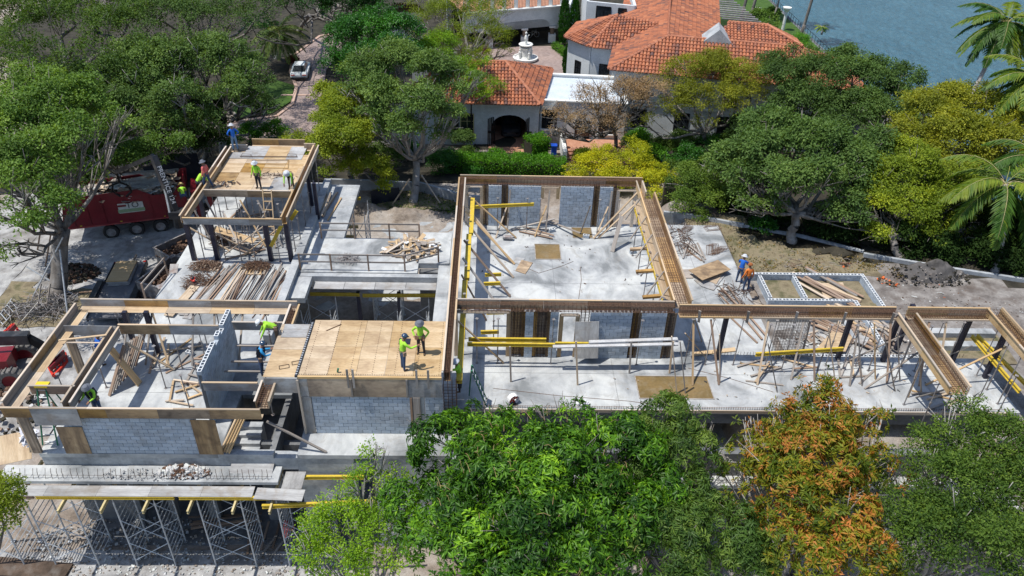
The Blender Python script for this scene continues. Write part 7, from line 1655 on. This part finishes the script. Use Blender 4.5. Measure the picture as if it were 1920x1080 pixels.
tree('bright_tree', "spreading bright green branches over the garage roof", g(860, 230, -6), None, [(830, 85, 2, 30), (880, 160, 0, 30), (925, 165, -.6, 22), (900, 180, -.5, 20), (860, 130, 1, 28), (800, 95, 2, 26), (905, 125, .5, 20)], 1400, 12, .34, .14, .07, 'lime', r0=.15, seed=17, tmean=.35, inner=.3)
tree('oak_tree', "dense canopy along the top edge, left of centre", g(180, 60, -6), None, [(160, -40, 4, 80), (60, -60, 4, 90), (260, -50, 4, 80), (-20, -40, 4, 80), (350, -60, 4, 80), (450, -60, 4, 70)], 2200, mat='oakd', r0=.4, seed=40, tmean=.35, **OK)
tree('oak_tree', "mid green oak filling the gap beyond the pale left oak", g(250, 250, -5), None, [(200, 190, 2.5, 55), (260, 150, 3, 50), (150, 180, 2.5, 55), (210, 240, 1.5, 45), (90, 180, 3, 60), (280, 210, 1.5, 40), (330, 160, 2, 40)], 2200, mat='oakg', r0=.35, seed=41, tmean=.4, **OK)
tree('oak_tree', "shade-darkened undergrowth tree between the oaks and the raised deck", g(380, 290, -5), None, [(350, 255, -1, 40), (400, 270, -1.5, 34), (300, 280, -.5, 36), (450, 190, -1.5, 36), (380, 220, -1, 40), (500, 205, -3, 24)], 1300, mat='shady', r0=.25, seed=42, tmean=.7, **OK)
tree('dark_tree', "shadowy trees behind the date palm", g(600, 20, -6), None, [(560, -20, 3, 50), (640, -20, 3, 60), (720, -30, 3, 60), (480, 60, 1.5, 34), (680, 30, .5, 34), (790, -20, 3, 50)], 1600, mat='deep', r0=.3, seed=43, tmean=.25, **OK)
# right side planting
tree('yellow_shrub', "bright yellow shrub just behind the big room, left one", g(1110, 345, -6), None, [(1090, 320, -3.5, 28), (1130, 300, -3.2, 30), (1080, 340, -4.2, 24), (1150, 330, -3.8, 28)], 1000, 12, .3, .13, .08, 'yellow', r0=.1, seed=20, tmean=.55, cat='shrub')
tree('yellow_shrub', "bright yellow shrub just behind the big room, right one", g(1210, 350, -6), None, [(1190, 300, -3, 30), (1220, 330, -3.4, 32), (1170, 340, -4, 26), (1250, 345, -3.8, 28), (1190, 280, -2.8, 20), (1240, 370, -3.8, 22)], 1300, 12, .3, .13, .08, 'yellow', r0=.1, seed=21, tmean=.45, cat='shrub')
tree('bare_tree', "half bare mauve brown tree before the link wing", g(1160, 290, -6), at(1150, 245, -3.5), [(1110, 190, 0, 42), (1170, 180, .5, 45), (1060, 220, -1.5, 32), (1220, 170, .5, 40), (1150, 230, -1.5, 35), (1040, 250, -2.6, 20), (1100, 235, -1.5, 30)],
 1700, 11, .32, .10, .06, 'mauve', r0=.2, bark='bark', seed=22, inner=.5, tw=22, twr=.03)
tree('olive_tree', "olive yellow tree in front of the villa's tile roof", g(1330, 300, -6), at(1320, 250, -3), [(1290, 140, 1.5, 42), (1340, 130, 1.5, 42), (1390, 150, 1, 42), (1300, 190, 0, 40), (1360, 190, 0, 38), (1410, 180, 0, 28), (1240, 150, .5, 28), (1250, 210, -1, 30), (1320, 240, -2, 28), (1200, 230, -1.5, 22)],
 2300, 12, .36, .15, .08, 'olive', r0=.22, seed=23, tmean=.42, inner=.25, tw=6)
tree('oak_tree', "dark evergreen on the villa's right end, left of two", g(1500, 260, -6), None, [(1450, 120, 1.5, 30), (1500, 110, 2, 30), (1470, 150, 2, 40), (1510, 190, 1, 45), (1460, 210, 0, 35), (1540, 140, 2.5, 40), (1500, 240, -1, 35), (1560, 200, 1, 40)], 2000, mat='oakg', r0=.3, seed=24, tmean=.35, **OK)
tree('oak_tree', "dark evergreen rising against the bay, right of two", g(1650, 240, -6), None, [(1600, 150, 3, 45), (1650, 150, 3, 40), (1690, 150, 3, 34), (1580, 110, 3.5, 32), (1680, 200, 1.5, 45), (1620, 210, 1.5, 45), (1700, 240, .5, 35), (1560, 240, 0, 35)], 2400, mat='oakg', r0=.3, seed=25, tmean=.42, **OK)
tree('leaning_oak', "grey green oak with a pale leaning trunk behind the garden pool", g(1480, 470, -1.2), at(1492, 400, 1.2), [(1420, 280, 4, 50), (1480, 260, 4.5, 50), (1540, 270, 4.5, 50), (1400, 330, 3, 38), (1460, 340, 3.5, 45), (1530, 340, 3.5, 50), (1590, 310, 3.5, 45), (1590, 380, 2, 34), (1390, 380, 2, 26), (1640, 270, 3.8, 38), (1600, 340, 3, 40), (1430, 240, 4.2, 40), (1370, 300, 3, 36), (1560, 400, 1.5, 30), (1620, 410, 1.5, 28), (1440, 390, 1.6, 28)],
 4200, mat='oakg', r0=.3, seed=26, tmean=.5, inner=.3, tw=8, twr=.03, bark='bark', **OK)
tree('round_tree', "fresh green bushy tree at the back corner of the apron", g(1300, 415, -3.5), None, [(1290, 340, 1, 34), (1330, 370, .6, 30), (1280, 380, .2, 32), (1310, 400, -.4, 24), (1340, 340, .6, 20), (1330, 310, 0, 18)], 1500, 12, .3, .13, .07, 'oakd', r0=.14, bark='bark_pale', seed=27, tmean=.75)
tree('yellow_green_tree', "yellow green tree with crossed props near the soil mound", g(1682, 495, -1), at(1672, 440, .8), [(1660, 330, 3, 45), (1720, 320, 3.2, 45), (1640, 380, 2, 38), (1700, 390, 2, 45), (1760, 370, 2, 42), (1800, 340, 2.5, 38), (1610, 420, .8, 26), (1730, 440, .8, 30), (1780, 430, .8, 28), (1610, 360, 2, 30), (1820, 400, 1.2, 34), (1840, 360, 2, 34), (1650, 440, .8, 26), (1690, 290, 3.2, 38)],
 3900, 13, .36, .16, .09, 'ygreen', r0=.24, seed=28, tmean=.5, tw=6, inner=.2)
tree('olive_tree', "big olive yellow tree against the bay at the right", g(1800, 330, -4), None, [(1740, 210, 4, 45), (1800, 200, 4, 45), (1860, 210, 4, 45), (1720, 260, 3, 45), (1790, 260, 3.5, 55), (1860, 270, 3, 55), (1920, 240, 3.5, 50), (1840, 320, 2, 45), (1760, 300, 2.4, 40), (1770, 180, 4.5, 26), (1840, 180, 4.5, 26), (1720, 180, 4, 20), (1910, 310, 2, 40), (1690, 300, 2, 30)],
 5200, 13, .40, .17, .10, 'olive', r0=.35, seed=29, tmean=.55, tvar=.26, inner=.2)
for i, (px, py) in enumerate(((1600, 430), (1680, 420), (1540, 400))): pass
for i, (px, py, z, r, m_, n) in enumerate(((930, 290, -4.6, 14, 'hedge', 260), (890, 320, -4.8, 18, 'deep', 320), (1020, 300, -4.6, 15, 'hedge', 280), (975, 295, -4.6, 12, 'hedge', 220), (880, 285, -4.4, 16, 'oakd', 300), (1290, 290, -4, 26, 'deep', 420), (1340, 290, -4, 22, 'deep', 340), (1250, 270, -4.4, 20, 'oakd', 300), (1200, 255, -4, 20, 'hedge', 260),
                                          (470, 245, -4.5, 22, 'hedge', 360), (515, 240, -4.6, 20, 'hedge', 300), (430, 255, -4.4, 20, 'deep', 260), (640, 120, -5, 14, 'deep', 200), (548, 112, -5.4, 9, 'redbush', 160), (720, 290, -4, 30, 'oakd', 420), (830, 300, -4, 26, 'deep', 420), (1560, 110, -5.2, 20, 'palm', 300), (1500, 75, -5, 18, 'hedge', 260), (1440, 45, -5, 18, 'palm', 240),
                                          (1680, 280, -3, 30, 'olive', 340), (1430, 420, -.2, 18, 'deep', 220), (1880, 470, -.2, 26, 'deep', 300))):
    if m_ == 'redbush': LM[m_] = leafmat("red_leaf", [(0, (.05, .015, .02)), (1, (.16, .04, .05))], .5, .2)
    c = at(px, py, z); R = r*(c-CPOS).dot(FWD)/FOC; t = T('garden_bush', "rounded garden bush %s" % ["before the garage gate, left", "at the hedge's left end", "before the garden steps", "between two others at the garage", "below the garage window", "right of the yellow shrubs", "second right of the yellow shrubs", "under the mauve tree", "beside the mauve tree's trunk", "behind the raised deck, left", "behind the raised deck, right", "behind the worker in blue", "beside the ficus", "with dark red leaves by the white car", "behind the forked trunk", "in the shade right of the forked trunk", "at the villa's far right corner by the water", "by the tall white column", "by the short white ornament", "beneath the big olive tree", "behind the leaning oak's foot", "behind the coconut palm's foot"][i], 'bush', (c.x, c.y, gz(c.x, c.y)), 'garden bushes')
    lob = np.array([(c.x, c.y, c.z-R*.2, R), (c.x+R*.4, c.y, c.z-R*.5, R*.8), (c.x-R*.4, c.y+.2, c.z-R*.6, R*.8)]); crown(t, lob, n, 12, .26, .13, .08, m_, name='foliage', inner=.05, tmean=.5); limbs(t, (c.x, c.y, gz(c.x, c.y)), (c.x, c.y, c.z-R), lob, .06, 'bark', 2, i)
def hedge(label, pts, z0, z1, w, mat, n, name='hedge'):
    t = T(name, label, 'hedge', tuple(pts[0])); P, N = [], []
    for a, c in zip(pts[:-1], pts[1:]):
        m = int(n*(c-a).length/sum((q-p).length for p, q in zip(pts[:-1], pts[1:]))); u = RS.rand(m); d = np.array(c-a); nn = np.array([-d[1], d[0], 0]); nn /= np.linalg.norm(nn)
        s_ = RS.choice([0, 1, 2], m, p=[.5, .38, .12]); y = np.where(s_ == 0, RS.uniform(-w/2, w/2, m), np.where(s_ == 1, -w/2, w/2)); z = np.where(s_ == 0, z1, RS.uniform(z0, z1, m))
        base = np.array(a)[None]+d[None]*u[:, None]+nn[None]*y[:, None]; base[:, 2] = z+.12*np.sin(u*47)*(s_ == 0); base += RS.normal(size=(m, 3))*.09; P.append(base); N.append(np.where((s_ == 0)[:, None], [[0, 0, 1.]], np.where((s_ == 1)[:, None], -nn[None], nn[None])))
    P = np.concatenate(P); N = np.concatenate(N); leafmesh('foliage', P, N+RS.normal(size=P.shape)*.8, unit(N+RS.normal(size=P.shape)*.5), .14, .08, RS.normal(.5, .25, len(P)), mat, t)
    b = MB()
    for a, c in zip(pts[:-1], pts[1:]): b.beam((a.x, a.y, (z0+z1)/2-.1), (c.x, c.y, (z0+z1)/2-.1), w*.8, (z1-z0)*.9)
    b.make('inner_twigs', 'darkearth', t)
hedge("long clipped hedge between the building site and the villa", [at(*q, -4.6) for q in ((835, 305), (900, 308), (1060, 315))], -6, -4.0, 1.5, 'hedge', 14000)
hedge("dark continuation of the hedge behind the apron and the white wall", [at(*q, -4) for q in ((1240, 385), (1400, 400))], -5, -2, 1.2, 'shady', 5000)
hedge("hedge with shade-blackened leaves behind the white wall at the right", [at(*q, -.3)+V3(.5, 1.7, 0) for q in ((1400, 422), (1500, 440), (1620, 470), (1760, 498), (1950, 525))], -4, .1, 1.4, 'shady', 10000)
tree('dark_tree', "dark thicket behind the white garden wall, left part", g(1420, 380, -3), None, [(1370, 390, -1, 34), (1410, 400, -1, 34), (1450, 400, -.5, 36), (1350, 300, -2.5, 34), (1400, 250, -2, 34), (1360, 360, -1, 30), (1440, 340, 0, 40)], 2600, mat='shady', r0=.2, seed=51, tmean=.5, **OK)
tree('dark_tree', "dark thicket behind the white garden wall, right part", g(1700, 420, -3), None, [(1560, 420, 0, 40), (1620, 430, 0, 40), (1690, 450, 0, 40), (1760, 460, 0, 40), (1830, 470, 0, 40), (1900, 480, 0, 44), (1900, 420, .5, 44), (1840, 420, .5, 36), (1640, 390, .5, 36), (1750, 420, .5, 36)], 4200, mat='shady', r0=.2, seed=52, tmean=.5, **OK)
hedge("tall clipped hedge block beside the garage gate", [at(990, 275, -4.2), at(1022, 268, -4.2)], -6, -3.6, 1.6, 'hedge', 4200)
hedge("low hedge curving round the courtyard", [at(*q, -5.5) for q in ((1040, 84), (1060, 98), (1076, 120))], -6, -5.3, .8, 'hedge', 2500)
def cypress(px, py, h, label):
    c = at(px, py, -6); t = T('cypress', label, 'cypress', (c.x, c.y, -6)); n = 1500; z = RS.rand(n); a = RS.uniform(0, 6.28, n); r = .62*np.sin(np.pi*np.clip(z*.85+.12, 0, 1))**.7*RS.uniform(.75, 1.05, n)
    P = np.stack([c.x+r*np.cos(a), c.y+r*np.sin(a), -6+.3+z*h], 1); N = np.stack([np.cos(a), np.sin(a), .3+0*a], 1); leafmesh('foliage', P, N*.4+np.array([0, 0, 1.])+RS.normal(size=P.shape)*.3, unit(N+RS.normal(size=P.shape)*.3), .35, .14, RS.normal(.35, .2, n), 'deep', t)
    MB().tube((c.x, c.y, -6.1), (c.x, c.y, -6+h*.8), .1, 6, .03).make('trunk', 'bark', t)
cypress(1055, 86, 5.5, "slim cypress left of two at the portico corner"); cypress(1074, 82, 5.2, "slim cypress right of two at the portico corner"); cypress(1064, 148, 3.6, "short cypress against the corner tower")
def palm(label, base, top, n, L, mat, lw=.05, droop=1.0, r0=.16, name='palm_tree', leaflets=34, seed=0, dead=0, up=.6, trunkmat='bark_pale'):
    base, top = Vector(base), Vector(top); t = T(name, label, 'palm', tuple(base)); r = random.Random(seed)
    b = MB(); k = 8; Q = [base.lerp(top, i/k)+V3(.25*math.sin(i/k*3), 0, 0)*(0 < i < k) for i in range(k+1)]; b.tube(base-V3(0, 0, .2), base+V3(0, 0, .4), r0*1.6, 8, r0); b.path(Q, r0, 8, r0*.7); b.make('trunk', trunkmat, t, smooth=True)
    for i in range(n):
        a = i*2.399+r.uniform(-.2, .2); el = up*(1-i/n*1.7)+r.uniform(-.1, .1); d0 = V3(math.cos(a)*math.cos(el), math.sin(a)*math.cos(el), math.sin(el)); P = []; p = top.copy(); d = d0.copy(); seg_ = 9
        for j in range(seg_+1): P.append(p.copy()); p = p+d*L/seg_; d = (d+V3(0, 0, -.17*droop)).normalized()
        rb_ = MB().path(P, .017, 4, .005); f = rb_.make('frond', 'yellow_end' if i % 3 else 'palm_rib', t) if 'palm_rib' in MT else None
        pos, ax, nm = [], [], []
        for j in range(leaflets):
            u = .12+.88*j/leaflets; x = u*seg_; q0 = P[int(min(x, seg_-1))]; q1 = P[int(min(x, seg_-1))+1]; c = q0.lerp(q1, x-int(min(x, seg_-1))); dd = (q1-q0).normalized(); s_ = dd.cross(V3(0, 0, 1)).normalized()
            for sg in (-1, 1): pos.append(c); ax.append(s_*sg+dd*.75+V3(0, 0, -.35*droop*r.uniform(.4, 1.3))); nm.append(s_.cross(dd)*1.0+V3(0, 0, .3)+s_*sg*.3)
        ll = L*.24; tn = np.full(len(pos), r.uniform(.25, .8))+RS.normal(0, .1, len(pos)); sc = np.array([math.sin(math.pi*min(.95, .25+.7*(k_//2)/leaflets)) for k_ in range(len(pos))])
        leafmesh('leaflets', np.array([tuple(v) for v in pos]), np.array([tuple(v) for v in ax]), np.array([tuple(v) for v in nm]), ll*sc[:, None], lw*np.ones((len(pos), 1)), tn, mat, f)
    return t
MT['palm_rib'] = gm("frond_rib", [(.25, .28, .06), (.38, .36, .10)], 2, .6, amt=.1)
MT['yellow_end2'] = MT['palm_rib']
palm("date palm with drooping grey green fronds at the top left of the drive", g(520, 110, -6), at(521, 62, -2.0), 36, 3.7, 'palmg', .07, 1.0, .32, seed=1, up=1.1)
palm("young coconut palm with yellowish fronds at the right edge", g(1860, 520, -1), at(1885, 345, 4.2), 20, 4.4, 'palmd', .11, 1.3, .2, seed=2, up=.9, leaflets=40)
palm("leaning coconut palm behind the young one at the right edge", g(1900, 500, -1), at(1945, 300, 5), 16, 3.8, 'palmd', .11, 1.3, .18, seed=3, up=.8, leaflets=36)
palm("royal palm with feathery crown against the bay, upper right corner", (38.0, 62.0, -6), at(1888, 42, 6.5), 26, 4.6, 'palmd', .14, 1.1, .22, seed=4, up=.9, leaflets=40)
palm("royal palm crown at the right edge below the upper one", (37.0, 55.0, -5), at(1945, 150, 6.5), 22, 4.2, 'palmd', .14, 1.1, .2, seed=5, up=.9, leaflets=38)
for i, (px, py, z, r, m_) in enumerate(((1190, 262, -4.4, 17, 'oakd'), (1225, 285, -4.4, 20, 'hedge'), (1280, 262, -4, 22, 'oakg'), (1330, 268, -4, 22, 'deep'), (1380, 262, -3.8, 24, 'oakd'), (1420, 280, -3.6, 26, 'oakg'), (1370, 320, -3.4, 26, 'deep'), (1265, 320, -4, 22, 'oakd'), (870, 255, -4.6, 15, 'oakg'), (760, 275, -4.4, 22, 'deep'), (1095, 290, -4.6, 14, 'ygreen'), (940, 150, -5.2, 12, 'hedge'), (900, 100, -4.6, 22, 'ygreen'))):
    c = at(px, py, z); R = r*(c-CPOS).dot(FWD)/FOC; t = T('garden_shrub', "leafy shrub %s" % ("right of the garden steps", "between the yellow shrubs and the villa", "under the olive tree, left", "under the olive tree, middle", "under the olive tree, right", "at the left foot of the dark evergreens", "before the dark evergreens", "behind the right yellow shrub", "under the garage windows", "left of the forked trunk", "at the side of the garden steps, pale green", "on the courtyard's left edge", "below the feathery tree")[i], 'shrub', (c.x, c.y, gz(c.x, c.y)), 'villa garden shrubs')
    lob = np.array([(c.x, c.y, c.z-R*.2, R), (c.x+R*.5, c.y, c.z-R*.4, R*.8), (c.x-R*.5, c.y+.3, c.z-R*.5, R*.8)]); crown(t, lob, 330, 12, .3, .15, .08, m_, name='foliage', inner=.05, tmean=.5); limbs(t, (c.x, c.y, gz(c.x, c.y)), (c.x, c.y, c.z-R), lob, .06, 'bark', 2, i)
for i, (px, py, tx, dz) in enumerate(((1500, 72, 1518, 8), (1405, 40, 1415, 7), (1388, 38, 1400, 7), (1448, 40, 1452, 8))):
    v = at(px, py, -6); w = at(tx, -80, v.z) ; palm("tall palm trunk by the water, %s, its crown above the picture" % ("rightmost", "second from left", "leftmost", "slim pale one")[i], (v.x, v.y, -6), (v.x+.6+.2*i, v.y+.3, 8.5+.4*i), 14, 3.2, 'palm', .1, 1.1, .22 if i < 3 else .12, seed=10+i, leaflets=22, trunkmat='bark')
palm("small fan palm standing out over the bay", at(1541, 62, -6.2)[:], at(1541, 50, -5.0)[:], 14, 1.1, 'palm', .12, .8, .1, seed=20, leaflets=14)
b = MB()
for k in range(260):
    x = rnd.uniform(14.8, 23); y = rnd.uniform(38.4, 44); z = gz(x, y); b.tube((x, y, z), (x+rnd.uniform(-.1, .1), y+rnd.uniform(-.1, .1), z+rnd.uniform(.1, .3)), .02, 3, .004)
b.make('dry_grass', 'weeds', kind='stuff', label="dry tufts on the rough ground behind the garden pool", cat='grass')
nP = 9000; X = RS.uniform(14.7, 27, nP); Y = 38.4+RS.rand(nP)*np.clip(6-.45*(X-14.7), 1.2, 6); P = np.stack([X, Y, np.array([gz(a, b_)+.06 for a, b_ in zip(X, Y)])], 1); cl = np.sin(X*2.1+np.sin(Y*1.7)*2)+np.sin(Y*3.1+X)+RS.normal(0, .6, nP); P = P[cl > 0]; nP = len(P)
LM['dryleaf'] = leafmat("dry_leaf", [(0, (.03, .045, .012)), (.4, (.09, .075, .035)), (1, (.22, .15, .09))], .6, .1)
t = T('dry_leaf_cover', "dry leaves and tufts strewn behind the garden pool", 'leaf cover', (20, 40, -.6)); t['kind'] = 'stuff'; leafmesh('fallen_leaves', P+RS.normal(size=P.shape)*np.array([.1, .1, .06]), RS.normal(size=P.shape), unit(RS.normal(size=P.shape)*.5+np.array([0, 0, 1.])), .16, .08, RS.normal(.5, .3, nP), 'dryleaf', t)
nP = 5000; X = RS.uniform(-9.5, -2.4, nP); Y = RS.uniform(53.4, 56.8, nP); P = np.stack([X, Y, np.full(nP, -5.0)], 1)
for i, (px, py, z, r) in enumerate(((1425, 30, -5, 18), (1520, 100, -4.8, 20), (1540, 118, -4.8, 20), (1490, 88, -5, 15), (1445, 25, -5.2, 14))):
    c = at(px, py, z); R = r*(c-CPOS).dot(FWD)/FOC; t = T('shore_shrub', 'broad leaved shrub by the sea wall, %s' % ('at the foot of the leftmost palms', 'right below the fan palm', 'nearest the bay and farthest right', 'left of the white column', 'farthest up')[i], 'shrub', (c.x, c.y, -6), 'shrubs by the sea wall'); crown(t, np.array([(c.x, c.y, c.z-R*.3, R)]), 260, 12, .35, .3, .12, 'palmd' if i % 2 else 'oak', name='foliage', nb=12); limbs(t, (c.x, c.y, -6), (c.x, c.y, c.z-R), np.array([(c.x, c.y, c.z-R*.3, R)]), .07, 'bark', 2, i)
t = T('ground_cover', "low green weeds at the foot of the forked tree", 'weeds', (-6, 55, -5)); t['kind'] = 'stuff'; leafmesh('ground_leaves', P+RS.normal(size=P.shape)*np.array([.1, .1, .12]), RS.normal(size=P.shape), unit(RS.normal(size=P.shape)*.4+np.array([0, 0, 1.])), .16, .09, RS.normal(.5, .25, nP), 'oakd', t)
